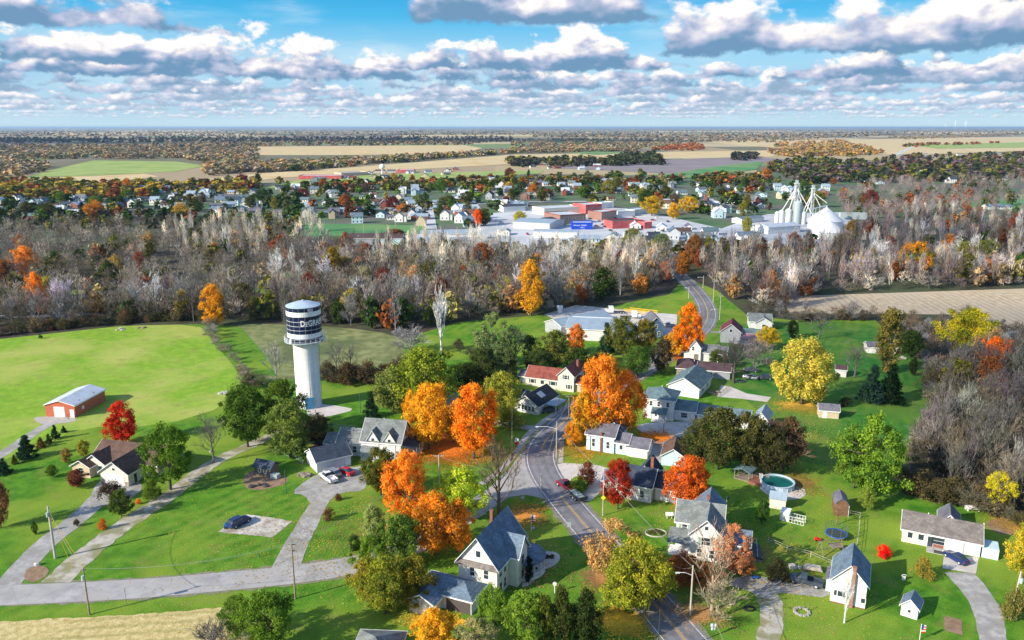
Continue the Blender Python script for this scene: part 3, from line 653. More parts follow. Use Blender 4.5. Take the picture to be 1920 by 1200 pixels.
    def face(s, f, c):      # frame of a face: origin function (u,z,out)->point ; c = plane coordinate
        return {'f': lambda u, o: (u, c - o), 'b': lambda u, o: (u, c + o), 'l': lambda u, o: (c - o, u), 'r': lambda u, o: (c + o, u)}[f]
    def win(s, f, c, u, z, w=.9, h=1.4, shut=None, name='window', frame=None, glass=True, lbl=None):
        P = s.face(f, c)
        def bx(mb, u0, u1, z0, z1, o0, o1):
            a, b = P(u0, o0), P(u1, o1); mb.box(min(a[0], b[0]), max(a[0], b[0]), min(a[1], b[1]), max(a[1], b[1]), z0, z1)
        q = MB(); t = .11
        bx(q, u - w / 2 - t, u + w / 2 + t, z - t, z + h + t, -.02, .05)
        fo = q.build(name, frame or M_trim, s.root)
        if glass:
            p = MB()
            if h > 1.1 and name == 'window': bx(p, u - w / 2, u + w / 2, z, z + h * .48, .0, .062); bx(p, u - w / 2, u + w / 2, z + h * .53, z + h, .0, .062)
            else: bx(p, u - w / 2, u + w / 2, z, z + h, .0, .062)
            p.build('pane', M_glass, fo)
        else:
            p = MB(); bx(p, u - w / 2, u + w / 2, z, z + h, .0, .062); p.build('panel', {'garage_door': M_wdoor}.get(name, M_wdoor) if frame is None else frame, fo)
        if shut:
            for sd in (-1, 1): p = MB(); bx(p, u + sd * (w / 2 + .35) - .2, u + sd * (w / 2 + .35) + .2, z, z + h, -.01, .045); p.build('shutter', shut, s.root)
        if lbl: fo['label'] = lbl
        return fo
    def door(s, f, c, u, w=.95, h=2.05, mat=None): return s.win(f, c, u, .02, w, h, name='door', frame=mat or M_trim, glass=False)
    def gdoor(s, f, c, u, w=2.7, h=2.2):
        return s.win(f, c, u, .02, w, h, name='garage_door', glass=False)
    def chim(s, x, y, z0, z1, w=.6, mat=None): return MB().box(x - w / 2, x + w / 2, y - w / 2, y + w / 2, z0, z1).box(x - w / 2 - .06, x + w / 2 + .06, y - w / 2 - .06, y + w / 2 + .06, z1, z1 + .12).build('chimney', mat or M_chim, s.root)
    def box(s, name, mat, *a): return MB().box(*a).build(name, mat, s.root)
    def vents(s, pts, z):
        for x, y in pts: MB().lathe([(.0, z + .5), (.08, z + .5), (.08, z - .3)], 8, c=(x, y)).build('roof_vent', M_trim, s.root)

# red pole barn with a white metal roof
h = House('pole_barn', 'red metal pole barn with white ridged roof alone on the left field', 'barn', (87, 781), (142, 783)); L = h.L; d = 13.5
h.block(0, L, 0, d, 3.3, 1.25, 'y', W_red, R_metal, ov=.25)
h.gdoor('f', 0, L * .47, L * .34, 2.75); h.door('f', 0, L * .9, .95, 2.1)
for yy in (3.2, 9.5): MB().prism([(L * .56, 4.32), (L * .93, 3.62), (L * .93, 3.64 + .04), (L * .56, 4.34 + .04)], yy, yy + .45, 'y').build('skylight', M_dark, h.root)
h.box('side_window', M_trim, L - .001, L + .05, 3, 3.9, 1.2, 2.1)
# tan ranch house
h = House('ranch_house', 'tan brick ranch house with brown roof and two front gables beside the leafy tree', 'house', (149, 893), (254, 905)); L = h.L
h.block(.5, L + 3.2, 3.5, 12.5, 2.9, 2.6, 'x', W_tan, R_brown)
h.block(.4, 5.6, 1.4, 9, 2.9, 1.9, 'y', W_cream, R_brown); h.block(-1.2, 3.2, -.4, 6, 2.7, 1.3, 'y', W_tan, R_brown)
h.block(7.4, 14.2, -2.0, 8, 2.9, 2.4, 'y', W_cream, R_brown)
h.gdoor('f', -2.0, 10.8, 4.6, 2.3); h.win('f', -.4, 1., 1., 1.1, 1.3); h.win('f', 1.4, 4.5, 1.1, .9, 1.2); h.win('f', 3.5, 6.5, 1, .8, 1.3); h.door('f', 3.5, 7.0)
h.win('r', 14.21, 0.2, .1, .9, 2.0, name='door'); h.box('stone_base', W_stone, 7.3, 8.2, -2.07, -2.01, 0, 1.0); h.box('stone_base', W_stone, 13.4, 14.27, -2.07, -2.01, 0, 1.0)
h.win('f', -2.0, 10.8, 3.4, .7, .5); h.vents([(6, 8.8), (12, 8.9)], 4.9)
# white farmhouse with two dormers
h = House('farmhouse', 'white farmhouse with grey roof, two pointed front dormers and dark side porch', 'house', (679, 858), (752, 864)); L = h.L
h.block(0, L, 0, 8, 4.4, 3.9, 'x', W_white, R_grey); h.block(-6.2, .1, .6, 6.8, 3.2, 2.4, 'x', W_white, R_grey)
h.block(-9.6, -6.1, 1.2, 7.4, 2.5, 1.4, 'x', W_white, R_grey)
for u in (L * .30, L * .72):
    h.block(u - 1.35, u + 1.35, -.12, 3.6, 4.6, 2.3, 'y', W_white, R_grey, ov=.2); h.win('f', -.12, u, 3.7, .7, 1.4)
h.block(L + .02, L + 3.0, .4, 7.2, 3.0, -.0001 - .7, 'x', roof=R_dark, kind='shedx', open_=True) if False else None
r = MB().prism([(L + .02, 3.9), (L + 3.1, 2.7), (L + 3.1, 2.85), (L + .02, 4.05)], .2, 7.6, 'y').build('porch_roof', R_dark, h.root); r['label'] = 'dark side porch roof'
q = MB()
for yy in (.5, 2.8, 5.1, 7.3): q.box(L + 2.8, L + 2.95, yy - .07, yy + .07, 0, 2.8)
q.box(L + 2.83, L + 2.9, .5, 7.3, .8, .88); q.box(L, L + 3, .3, 7.5, 0, .3); q.build('porch_rail', M_trim, h.root)
h.block(.4, 3.6, -1.6, -.05, 2.3, .7, 'x', roof=R_grey, kind='shed', open_=True)
h.win('f', .6, -4.6, .9, .9, 1.5); h.win('f', .6, -2, .9, .9, 1.5); h.win('f', 0, L * .9, .8, .9, 1.5); h.win('r', L, 3.8, 4.6, .8, 1.4); h.win('r', L, 2, .9, .9, 1.5); h.win('r', L, 6, .9, .9, 1.5); h.door('f', 0, 2.6)
h.vents([(L * .45, 4)], 8.2)
# white two-bay garage
h = House('garage', 'white two-bay garage with navy shingle roof beside the parked cars', 'garage', (595, 887), (658, 872)); L = h.L
h.block(0, L, 0, 6.8, 2.7, 1.9, 'x', W_white, R_dark); h.gdoor('f', 0, L * .28, 2.9, 2.2); h.gdoor('f', 0, L * .66, 2.9, 2.2); h.door('f', 0, L * .93)
# small dark shed
h = House('cabin_shed', 'small dark board cabin with slate roof on bare soil in the lawn', 'shed', (477, 890), (508, 896)); L = h.L
h.block(0, L, 0, 2.9, 2.1, 1.1, 'x', W_brown, R_dark, ov=.3, fascia=False); h.win('f', 0, L * .34, .9, .5, .8); h.win('f', 0, L * .68, .9, .5, .8); h.box('lean_to', M_ins, L + .1, L + 1.8, -.3, 1.0, 0, 1.0)
# tall cream victorian
h = House('victorian_house', 'tall cream victorian house with steep slate-blue roof and curved corner porch', 'house', (861, 1106), (932, 1124)); L = h.L
D = 11.4
h.block(0, L, 0, D, 5.9, 4.5, 'y', W_ivory, R_blue, ov=.5); h.block(-.15, L + .15, -.45, -.02, 5.3, .55, 'x', W_ivory, R_warm, kind='shed', z0=5.2, ov=.15)
h.block(L - 2.5, L + 1.7, 4.6, 8.6, 5.9, 2.6, 'x', W_ivory, R_blue, ov=.4); h.block(L + .1 - 3.5, L + .5, 5.4, 7.8, 6.9, 1.6, 'x', W_white, R_blue, ov=.25)
h.win('f', -.0, L * .36, 3.3, .8, 1.5); h.win('f', 0, L * .72, 3.3, .8, 1.5); h.win('f', 0, L * .52, 6.9, .8, 1.1)
for yy in (1.4, 3.1, 10.2): h.win('r', L, yy, 3.4, .8, 1.5); h.win('r', L, yy, .7, .8, 1.6)
h.win('r', L + 1.71, 6.6, 3.4, 1.1, 1.6); h.win('r', L + 1.71, 6.6, .7, 1.1, 1.6); h.win('r', L + .51, 6.6, 6.8, .6, .8)
pr = MB().lathe([(.05, 4.6), (2.6, 3.6), (4.1, 3.0), (4.1, 2.8), (.05, 2.8)], 28, c=(L + .2, D - 1.2)); pr.build('porch_roof', R_blue, h.root)
pp = MB()
for k in range(8):
    a = -1.5 + k * .45; pp.box(L + .2 + 3.8 * math.cos(a) - .08, L + .2 + 3.8 * math.cos(a) + .08, D - 1.2 + 3.8 * math.sin(a) - .08, D - 1.2 + 3.8 * math.sin(a) + .08, 0, 2.85)
pp.lathe([(3.85, .8), (3.85, .95), (3.75, .95), (3.75, .8)], 28, c=(L + .2, D - 1.2)); pp.lathe([(.1, .35), (4.0, .35), (4.0, 0)], 28, c=(L + .2, D - 1.2)); pp.build('porch_rail', M_trim, h.root)
h.block(-4.6, L * .72, -5.6, -.7, 2.6, 1.5, 'x', W_white, R_blue, kind='hip', ov=.45, lbl='low slate-blue garage roof'); h.block(-4.4, -.2, -8.6, -5.0, 2.5, 1.1, 'y', W_white, R_blue, ov=.4)
h.box('carport_shade_panel', M_shade, .6, 4.9, -5.64, -5.605, .05, 2.1)  # solid dark panel stands in for the shade inside the open carport
h.chim(L * .3, 8.5, 7, 10.9, .5)
# white cross-gabled house (right of main road)
h = House('gabled_house', 'white cross-gabled house with pale green shutters and grey roof east of the road', 'house', (1262, 1040), (1338, 1052)); L = h.L
h.block(0, L + 1, 3.4, 9.4, 5.2, 2.7, 'x', W_white, R_grey); h.block(2.9, 8.4, -.6, 6.2, 5.2, 2.8, 'y', W_white, R_grey); h.block(2.8, 7.9, 7, 13.2, 5.2, 2.6, 'y', W_white, R_blue)
h.block(-.9, 2.8, -.2, 3.35, 2.7, .9, 'x', roof=R_grey, kind='shed', open_=True); h.block(L + 1, L + 5.8, 2.5, 8.2, 2.6, 1.4, 'x', W_white, R_blue)
sh = M('pale_green_shutter', (.25, .38, .30))
h.win('f', -.6, 5.6, 3.2, 1.5, 1.4, sh); h.win('f', -.6, 4.6, .8, .8, 1.5); h.win('f', -.6, 6.7, .8, .8, 1.5); h.win('f', 3.4, 1.5, 3.3, .9, 1.4, sh); h.win('l', 0, 6.4, 3.3, .9, 1.4); h.win('f', -.6, 5.6, 6.1, .6, .7)
h.chim(5.2, 7.8, 7.2, 8.6, .5); MB().lathe([(.02, 10.2), (.05, 10.1), (.03, 7.8)], 8, c=(5.4, 13.3)).build('lightning_rod', M_green, h.root)
# white two-storey barn garage
h = House('white_barn', 'white two-storey barn with slate-blue roof and brick chimney beside the dark pickup', 'barn', (1556, 1128), (1621, 1143)); L = h.L
h.block(0, L, 0, 7.3, 4.3, 2.9, 'y', W_white, R_blue, ov=.35); h.chim(L * .60, -.28, 0, 7.1, .55, M('faded_brick', (.34, .19, .12), (.26, .14, .09), 2))
h.block(-.9, 0, 3.0, 7, 2.2, .6, 'x', W_cyan, R_lav, kind='shedx', ov=.2); h.win('f', 0, L * .32, 1.4, 1.3, .9, M_dark); h.win('f', 0, L * .62 + 1.6, 1.1, .6, .8); h.gdoor('l', 0, 1.8, 2.4, 2.3)
h.box('foundation', M_chim, -.04, L + .04, -.05, .3, 0, .18)
# small white shed front right
h = House('garden_shed', 'tiny white gabled shed with blue-grey roof on the mown lawn', 'shed', (1688, 1153), (1719, 1163)); L = h.L
h.block(0, L, 0, 2.9, 2.0, 1.2, 'y', W_white, R_blue, ov=.25); h.door('l', 0, 1.4, .8, 1.7); h.win('f', 0, L * .5, .9, .4, .5)
# long ranch on right
h = House('long_ranch_house', 'long cream ranch house with worn grey roof and two white garage doors', 'house', (1690, 1015), (1836, 1045)); L = h.L
h.block(0, L, .0, 7.6, 2.7, 1.9, 'x', W_cream, R_warm); h.block(6.2, 9.4, 6.4, 11.4, 2.6, 1.6, 'y', W_cream, R_lav)
h.gdoor('f', 0, L * .70, 2.6, 2.1); h.gdoor('f', 0, L * .89, 2.6, 2.1); h.win('f', 0, 1.3, 1.1, .8, 1.1); h.win('f', 0, 3.1, 1.1, .9, 1.1); h.win('f', 0, L * .37, .1, .9, 2.0, name='door'); h.win('f', 0, L * .47, .9, 2.0, 1.3)
h.box('porch_slab', M_conc, L * .33, L * .58, -2.2, -.02, 0, .2); h.box('brick_panel', M_chim, L * .41, L * .545, -.055, -.01, .2, .85); h.box('planter', M_dark, L * .42, L * .57, -2.3, -1.9, .2, .6)
MB().box(L + .3, L + 2.9, .2, 3.6, 0, 2.0).build('side_shed', W_cyan, h.root); h.vents([(4, 3.8), (13, 3.9)], 4.5)
# barn-shaped shed with brown boards
h = House('barn_shed', 'narrow brown board shed with lavender gambrel roof by the trampoline', 'shed', (1564, 966), (1590, 969)); L = h.L
h.block(0, L, 0, 4.4, 2.3, 1.2, 'y', M('brown_boards', (.20, .11, .06), (.14, .075, .045), 2, extra=stripes(0, .25, .5, .7)), R_lav, 'gambrel'); h.box('corner_trim', M_trim, L - .02, L + .05, -.04, .06, 0, 2.3)
# pale shed + white coop
h = House('pale_shed', 'pale cream shed with light grey roof beyond the white coop', 'shed', (1442, 952), (1472, 957)); L = h.L
h.block(0, L, 0, 3, 2.1, .9, 'x', W_cream, R_metal2, ov=.15, fascia=False)
h = House('chicken_coop', 'white coop hutch with a framed wire run in front of the pale shed', 'coop', (1462, 975), (1478, 979)); L = h.L
h.block(0, L, 0, 1.7, 1.6, .4, 'x', W_white, M_trim, 'shed', ov=.1)
q = MB()
for k in range(6): q.box(L + .1 + k * .55, L + .16 + k * .55, -.1, -.04, 0, 1.35); q.box(L + .1 + k * .55, L + .16 + k * .55, 1.5, 1.56, 0, 1.35)
for z in (.05, .7, 1.3): q.box(L + .1, L + 2.9, -.1, -.04, z, z + .06); q.box(L + .1, L + 2.9, 1.5, 1.56, z, z + .06)
q.box(L + 2.84, L + 2.9, -.05, 1.52, 1.3, 1.36); q.build('wire_run', M_trim, h.root)
# pavilion by pool
h = House('pool_pavilion', 'open timber pavilion with green-grey roof on the pool deck', 'pavilion', (1377, 897), (1402, 904)); L = h.L
r = MB(); r.prism([(-.4, 2.2), (1.6, 2.9), (3.6, 2.2), (3.6, 2.05), (1.6, 2.75), (-.4, 2.05)], -.3, 4.2, 'y'); r.build('roof', R_teal, h.root)
q = MB()
for x in (0, 3.2):
    for y in (0, 2, 3.9): q.box(x - .07, x + .07, y - .07, y + .07, 0, 2.1)
q.box(0, 3.2, -.04, .04, .8, .88); q.box(-.1, 3.3, -.05, 4., 0, .25); q.build('frame', M_wood, h.root)
MB().box(3.35, 6.6, -.6, 3.0, .0, .55).build('deck', M_chim, h.root); q = MB(); q.box(3.4, 6.6, 2.9, 2.98, .55, 1.4); q.build('deck_rail', M_wood, h.root)
# blue-grey house with navy roof behind the red trees
h = House('navy_roof_house', 'white house with navy roof between the crimson and the copper maple', 'house', (1160, 932), (1220, 944)); L = h.L
h.block(0, L, 0, 6.5, 3.6, 2.6, 'x', W_white, R_dark); h.block(2, 6, 5, 11, 3.4, 2.4, 'y', W_white, R_dark); h.block(L + .2, L + 5.5, 2.0, 8.5, 3.0, 2.2, 'x', W_white, R_dark)
h.win('f', 0, L * .72, 1., .8, 1.4); h.win('f', 0, L * .28, 1., .8, 1.4); h.win('r', L, 3.3, 1.1, .8, 1.3); h.chim(5.2, 6.4, 4.5, 7.2, .6)
h.block(-4.0, .0, 1.5, 5.5, 2.6, 1.4, 'x', W_white, R_blue)
# pale cyan cottage
h = House('cyan_cottage', 'pale blue cottage in three stepped volumes with grey-lavender roofs', 'house', (1099, 843), (1213, 861)); L = h.L
h.block(0, L * .46, 0, 6.4, 4.2, 1.9, 'x', W_cyan, R_lav); h.block(L * .46, L * .68, .4, 5.2, 3.0, 1.5, 'x', W_cyan, R_lav); h.block(L * .68, L, .0, 4.9, 2.5, 1.5, 'x', W_white, R_lav)
h.block(3.6, 7.4, 4.5, 9.5, 4.0, 2.2, 'y', W_cyan, R_lav); h.box('chimney', M_chim, L * .235, L * .265, -.3, .02, 0, 5.0)
h.win('f', 0, L * .12, 1.2, .7, 1.9); h.win('f', 0, L * .36, 1.2, .7, 1.6); h.win('f', .4, L * .57, 1.3, .7, 1.0); h.gdoor('f', 0, L * .86, 3.6, 1.9); h.win('r', L, 2.4, 1.2, .7, .9)
# small gable garage
h = House('small_garage', 'small mint gable garage with dark roof behind the copper maple', 'garage', (1240, 872), (1283, 877)); L = h.L
h.block(0, L, 0, 7.5, 2.5, 1.7, 'y', W_cyan, R_brown, ov=.35)
# two-storey white hip roof house
h = House('hip_roof_house', 'white two-storey house with teal hip roof and small porch beside the big orange maple', 'house', (1206, 783), (1262, 790)); L = h.L
h.block(0, L, 0, 8.5, 5.6, 2.2, 'x', W_white, R_teal, 'hip', ov=.45); h.block(L, L + 5.4, 1.2, 6.6, 3.0, 1.8, 'x', W_white, R_teal)
h.block(L * .32, L * .78, -2, -.02, 2.4, .9, 'x', roof=R_teal, kind='shed', open_=True); h.door('f', 0, L * .55); h.win('f', 0, L * .42, .9, .6, 1.1)
for u in (.24, .5, .8): h.win('f', 0, L * u, 3.7, .7, 1.2)
h.win('f', 1.2, L + 2.6, 1, 1.6, 1.2); h.win('r', L, 7.6, 3.8, .7, 1.2); h.vents([(L * .5, 4.2)], 7.7)
# white gable with teal roof
h = House('teal_roof_house', 'white bungalow with broad teal-grey roof behind the hip roofed house', 'house', (1252, 739), (1310, 748)); L = h.L
h.block(0, L, 0, 14, 3.0, 2.6, 'y', W_white, R_teal, ov=.4); h.win('r', L, 4, 1, 1, 1.1); h.win('r', L, 9, 1, 1, 1.1); h.vents([(L * .5, 5)], 5.5)
# brown low house
h = House('brown_roof_house', 'long low grey house with purple-brown roof beside the junk-filled yard', 'house', (1268, 706), (1368, 714)); L = h.L
h.block(0, L * .4, 0, 9.5, 2.8, 2.2, 'x', W_stone, R_purple, 'hip'); h.block(L * .4, L, 1, 8, 2.6, 1.4, 'x', W_grey, R_purple); h.win('f', 1, L * .62, .9, 1.8, 1.1); h.win('f', 0, L * .15, .9, 1.2, 1.1); h.vents([(5, 5), (12, 5)], 4)
# long teal building + end gable
h = House('long_low_barn', 'long low barn with slate roof half hidden behind the dark trees', 'barn', (1306, 792), (1402, 806)); L = h.L
h.block(0, L, 0, 7, 2.5, 1.5, 'x', W_white, R_teal)
h = House('lavender_gable_shed', 'white gable shed with lavender metal roof at the end of the long barn', 'shed', (1412, 812), (1438, 816)); L = h.L
h.block(0, L, 0, 7, 3.8, 1.8, 'y', W_white, R_metal2, ov=.25)
# red roof house
h = House('red_roof_house', 'cream house with faded red roof and a tall gabled end, set along the road', 'house', (986, 722), (1048, 730)); L = h.L
h.block(0, L, 0, 7, 2.8, 2.4, 'x', W_cream, R_red); h.block(L, L + 4.8, -1, 9.5, 4.9, 2.4, 'y', W_cream, R_red); h.block(L + 4.9, L + 7.6, 0, 5.6, 2.6, 1.5, 'x', W_tan, R_red); h.block(-2.6, 0, 1.5, 6, 2.3, 1.3, 'x', W_grey, R_lav)
h.win('f', 0, L * .2, 1, 1.1, 1.1, M_green); h.win('f', 0, L * .5, 1, 1.1, 1.1); h.win('f', 0, L * .82, 1, 1.4, 1.1, M_green); h.win('f', -1, L + 2.4, 3.7, .9, 1.2, M_green); h.win('f', -1, L + 3.4, .9, .8, 1.2, M_green); h.chim(L + 4, 5, 6, 8, .6)
# black roof bungalow
h = House('black_roof_bungalow', 'white bungalow with black roof, row of porch windows and skylight below the olive tree', 'house', (965, 770), (1008, 779)); L = h.L
h.block(0, L, 0, 11, 2.7, 2.3, 'y', W_white, R_black, ov=.5); h.block(-3.5, .05, 2, 9, 2.6, 1.8, 'x', W_white, R_black)
for k in range(5): h.win('f', 0, L * (.2 + .15 * k), .9, .6, 1.2)
MB().prism([(L * .62, 4.5), (L * .85, 3.45), (L * .85, 3.6), (L * .62, 4.65)], 4, 6.5, 'y').build('skylight', R_metal2, h.root); h.box('carport_roof', R_metal2, L + .4, L + 4, 3, 9, 2.35, 2.5)
q = MB(); [q.box(L + 3.8, L + 3.9, y, y + .1, 0, 2.35) for y in (3.1, 6, 8.8)]; q.build('carport_post', M_trim, h.root)
# industrial
h = House('workshop', 'long white-fronted workshop with pale metal roof behind the spruce', 'workshop', (1062, 637), (1150, 641)); L = h.L
h.block(0, L, 0, 22, 4.2, 1.8, 'x', W_white, R_metal2, ov=.3); h.box('ridge_skylight', M_trim, 1, L - 1, 10.6, 11.4, 6.07, 6.2)
h = House('machine_shed', 'pale grey metal machine shed at the left end of the workshop', 'barn', (1022, 622), (1052, 631)); L = h.L
h.block(0, L, 0, 26, 3.8, 1.8, 'y', W_grey, R_metal2, ov=.3)
h = House('blue_house', 'blue two-storey house with lavender-brown roof at the truck yard', 'house', (1216, 634), (1243, 634)); L = h.L
h.block(0, L, 0, 11, 5.2, 2.6, 'y', W_blue, R_lav, ov=.4); h.win('f', 0, L * .3, .8, .8, 1.6); h.win('f', 0, L * .7, .8, .8, 1.6); h.win('f', 0, L * .5, 3.8, .8, 1.3)
h = House('tall_white_house', 'narrow white gabled house with wooden front door below the orange maple', 'house', (1292, 676), (1313, 678)); L = h.L
h.block(0, L, 0, 7, 4.6, 2.4, 'y', W_white, R_grey, ov=.3); h.block(L, L + 8, 1, 8, 3.0, 1.6, 'x', W_white, R_grey); h.door('f', 0, L * .6, 1.2, 2.3, M_wood); h.win('f', 0, L * .3, 3.6, .6, 1.2); h.block(-1.8, 0, .5, 4, 2.2, .6, 'x', W_white, R_grey, 'shedx', ov=.1); h.win('f', 1, L + 4, 1, 1, 1.2)
h = House('maroon_roof_house', 'weathered grey house with maroon roof and side wings near the far bend', 'house', (1350, 642), (1388, 645)); L = h.L
h.block(0, L, 0, 9, 4.2, 2.8, 'y', W_grey, M('maroon_roof', (.19, .035, .05), (.15, .03, .04), 1), ov=.35); h.block(L, L + 7, 3, 9, 2.8, 1.5, 'x', W_grey, R_teal); h.block(L + .2, L + 5, -1, 2.9, 2.4, .9, 'x', roof=M('pink_metal_roof', (.42, .22, .22)), wall=W_grey, kind='shed'); h.win('f', 0, L * .5, 4.0, .9, 1.1)
h = House('far_white_house', 'white bungalow with grey roof at the top of the far lane', 'house', (1404, 615), (1446, 617)); L = h.L
h.block(0, L, 0, 8, 2.8, 2.2, 'x', W_white, R_grey); h.block(L - 6, L, -2, 5, 2.8, 1.9, 'y', W_white, R_grey); h.win('f', -2, L - 3, 1, 1.2, 1.1)
for nm, lb, A, B, d, hh, rh, wl, rf, ax in (('stable_shed', 'low pale block shed with grey roof near the yellow maple', (1535, 783), (1572, 786), 3.6, 2.2, 1.2, W_tan, R_lav, 'x'), ('white_shed', 'small white shed tucked behind the yellow maple', (1566, 706), (1586, 708), 4, 2.4, .9, W_white, R_purple, 'x'),
                                       ('far_shed', 'low white shed with slate roof beyond the bare tree in the back lawn', (1626, 662), (1648, 663), 5, 2.2, 1.2, W_white, R_lav, 'x'), ('hidden_house', 'white gable showing between the two orange maples', (824, 765), (858, 762), 6, 3.2, 2.2, W_white, R_grey, 'y'),
                                       ('lane_shed', 'small white equipment hut at the edge of the truck yard', (1046, 588), (1054, 588), 3, 2.4, .6, W_white, M_trim, 'x'), ('dark_shed', 'small dark outbuilding under the trees near the woodpile', (1672, 664), (1690, 665), 4, 2.4, 1., W_brown, R_black, 'x')):
    h = House(nm, lb, 'shed' if 'house' not in nm else 'house', A, B); h.block(0, h.L, 0, d, hh, rh, ax, wl, rf, ov=.25); h.door('f', 0, h.L * .3, .8, 1.8)
h = House('hip_roof_building', 'grey hip roof cut off by the lower edge of the photo', 'house', (650, 1292), (735, 1296)); h.block(0, h.L, 0, 9, 2.8, 2.4, 'x', W_white, R_grey, 'hip')

# ------------------------------------------------------------------ water tower
b = G(580, 760); tw = thing('water_tower', 'tall white water tower with navy banded tank lettered DeGRAFF', 'water tower', b, 0)
RS = 3.32; RT = 4.55; zl = top(b, 633) ; zt = top(b, 572)
zl = 19.0; TH = 9.5; zt = zl + TH
def enamel(t, tc, cc, b):
    cc = stripes(2, 1.4, .3, .72, .05)(t, tc, cc, b)
    mp = t.new('ShaderNodeMapping', inp={'Vector': tc}); mp.inputs['Scale'].default_value = (1.3, 1.3, .07)
    return t.mix(t.sstep(t.noise(mp.outputs[0], 1.6, 5, .65), .50, .74, 0., .45), cc, (.42, .40, .34))
panel = M('white_enamel', (.82, .81, .76), (.74, .74, .69), .35, .35, extra=enamel)
navy = M('navy_enamel', (.003, .008, .04), (.005, .014, .06), .5, .35)
MB().lathe([(RS + .12, 0), (RS + .12, .4), (RS, .4), (RS, zl - .9)], 48).build('shaft', panel, tw, True)
q = MB()
for k in range(16): a = 2 * math.pi * k / 16; q.box(RS * math.cos(a) - .012, RS * math.cos(a) + .012, RS * math.sin(a) - .012, RS * math.sin(a) + .012, .4, zl - .9)
q.build('panel_seam', M_ins, tw)
MB().lathe([(RS, zl - .9), (RT + .3, zl - .25), (RT + .95, zl - .2), (RT + .95, zl), (RT, zl)], 48).build('balcony', M_ins, tw)
bands = [(0, .115, 1), (.115, .25, 0), (.25, .356, 1), (.356, .364, 0), (.364, .476, 1), (.476, .484, 0), (.484, .60, 1), (.60, .608, 0), (.608, .745, 1), (.745, .88, 0), (.88, .99, 1), (.99, 1, 0)]
pf = [(RT + (.02 if not m else 0), zl + TH * z) for z0, z1, m in bands for z in (z0, z1)]
ms = []
for i in range(len(pf) - 1): ms.append(bands[i // 2][2] if i % 2 == 0 else 0)
MB().lathe(pf, 56, ms).build('tank', [M_trim, navy], tw, False)
q = MB()
for k in range(18): a = 2 * math.pi * (k + .4) / 18; q.box((RT - .012) * math.cos(a) - .022, (RT - .012) * math.cos(a) + .022, (RT - .012) * math.sin(a) - .022, (RT - .012) * math.sin(a) + .022, zl, zt)
q.build('tank_seam', M_ins, tw)
MB().lathe([(RT + .06, zt - .05), (RT + .06, zt + .08), (RT * .5, zt + .85), (.3, zt + 1.2), (.3, zt + 1.45), (0, zt + 1.5)], 48).build('roof_cap', M('pale_blue_roof', (.42, .52, .62), (.36, .46, .56), .6, .5), tw)
q = MB(); RR = RT + .9
for z in (.55, 1.1): q.tube([(RR * math.cos(a), RR * math.sin(a), zl + z) for a in [2 * math.pi * k / 40 for k in range(41)]], .03, 4)
for k in range(24): a = 2 * math.pi * k / 24; q.box(RR * math.cos(a) - .03, RR * math.cos(a) + .03, RR * math.sin(a) - .03, RR * math.sin(a) + .03, zl, zl + 1.12)
q.build('railing', M_trim, tw)
q = MB(); lx = -RT - .35
for dy in (-.25, .25): q.tube([(lx, dy, zl - .3), (lx, dy, zt + 1.4)], .035, 4)
for k in range(34): q.bar((lx, -.25, zl + k * .32), (lx, .25, zl + k * .32), .04)
for k in range(14):
    z = zl + 2 + k * .65; q.tube([(lx - .55 + .55 * math.cos(a), .5 * math.sin(a), z) for a in [math.pi * (.5 + j / 6) for j in range(7)]], .025, 4)
for dy in (-.45, 0, .45): q.tube([(lx - .5, dy, zl + 2), (lx - .5, dy, zl + 10.5)], .025, 4)
q.build('caged_ladder', M_steel, tw)
q = MB()
for dy in (-.2, .2): q.tube([(RS + .3, dy, .3), (RS + .3, dy, zl - 1)], .035, 4)
for k in range(42): q.bar((RS + .3, -.2, .5 + k * .4), (RS + .3, .2, .5 + k * .4), .035)
q.build('shaft_ladder', M_steel, tw)
a0 = R(-72); dx, dyy = math.cos(a0), math.sin(a0)
dd = MB(); dd.box(-1.25, 1.25, -.12, .15, .05, 3.3); o = dd.build('service_door', M_bdoor, tw); o.location = (dx * RS, dyy * RS, 0); o.rotation_euler[2] = a0 + math.pi / 2
MB().box(-.5, .5, -.3, .3, 0, .5).build('antenna', M_trim, tw, loc=(RT + .6, -1.0, zl + .2)); MB().box(-.12, .12, -.12, .12, 0, 1.9).build('antenna', M_trim, tw, loc=(RT + .7, .4, zl + 1.0)); MB().box(-.3, .3, -.2, .2, 0, 1.2).build('antenna', M_trim, tw, loc=(-2.6, -RT - .4, zl + .05))
# lettering, bent round the tank
def lettering(txt, size, parent, mat, name='lettering'):
    cu = bpy.data.curves.new(name, 'FONT'); cu.body = txt; cu.size = size; cu.extrude = .0; cu.resolution_u = 3
    try: cu.offset = .025 * size
    except Exception: pass
    o = bpy.data.objects.new(name, cu); col.objects.link(o); dg = bpy.context.evaluated_depsgraph_get(); me = bpy.data.meshes.new_from_object(o.evaluated_get(dg)); bpy.data.objects.remove(o); bpy.data.curves.remove(cu)
    return me
def bend(me, x0, z0, ang0, rad, sx=1.):
    for v in me.vertices:
        x, z = v.co.x * sx + x0, v.co.y + z0; a = ang0 + x / rad; v.co = (rad * math.cos(a), rad * math.sin(a), z)
wid = lambda me: max(v.co.x for v in me.vertices)
x = 0.; zb = zl + TH * .49
for txt, sz in (('D', 2.15), ('E', 1.45), ('GRAFF', 2.15)):
    me = lettering(txt, sz, tw, M_trim); w_ = wid(me); bend(me, x, zb, R(-88), RT + .045, .80); x += (w_ + .12) * .80 if txt != 'GRAFF' else 0
    me.materials.clear(); me.materials.append(M_trim); o = inst(me, 'lettering', tw)
fl = MB(); n = 6
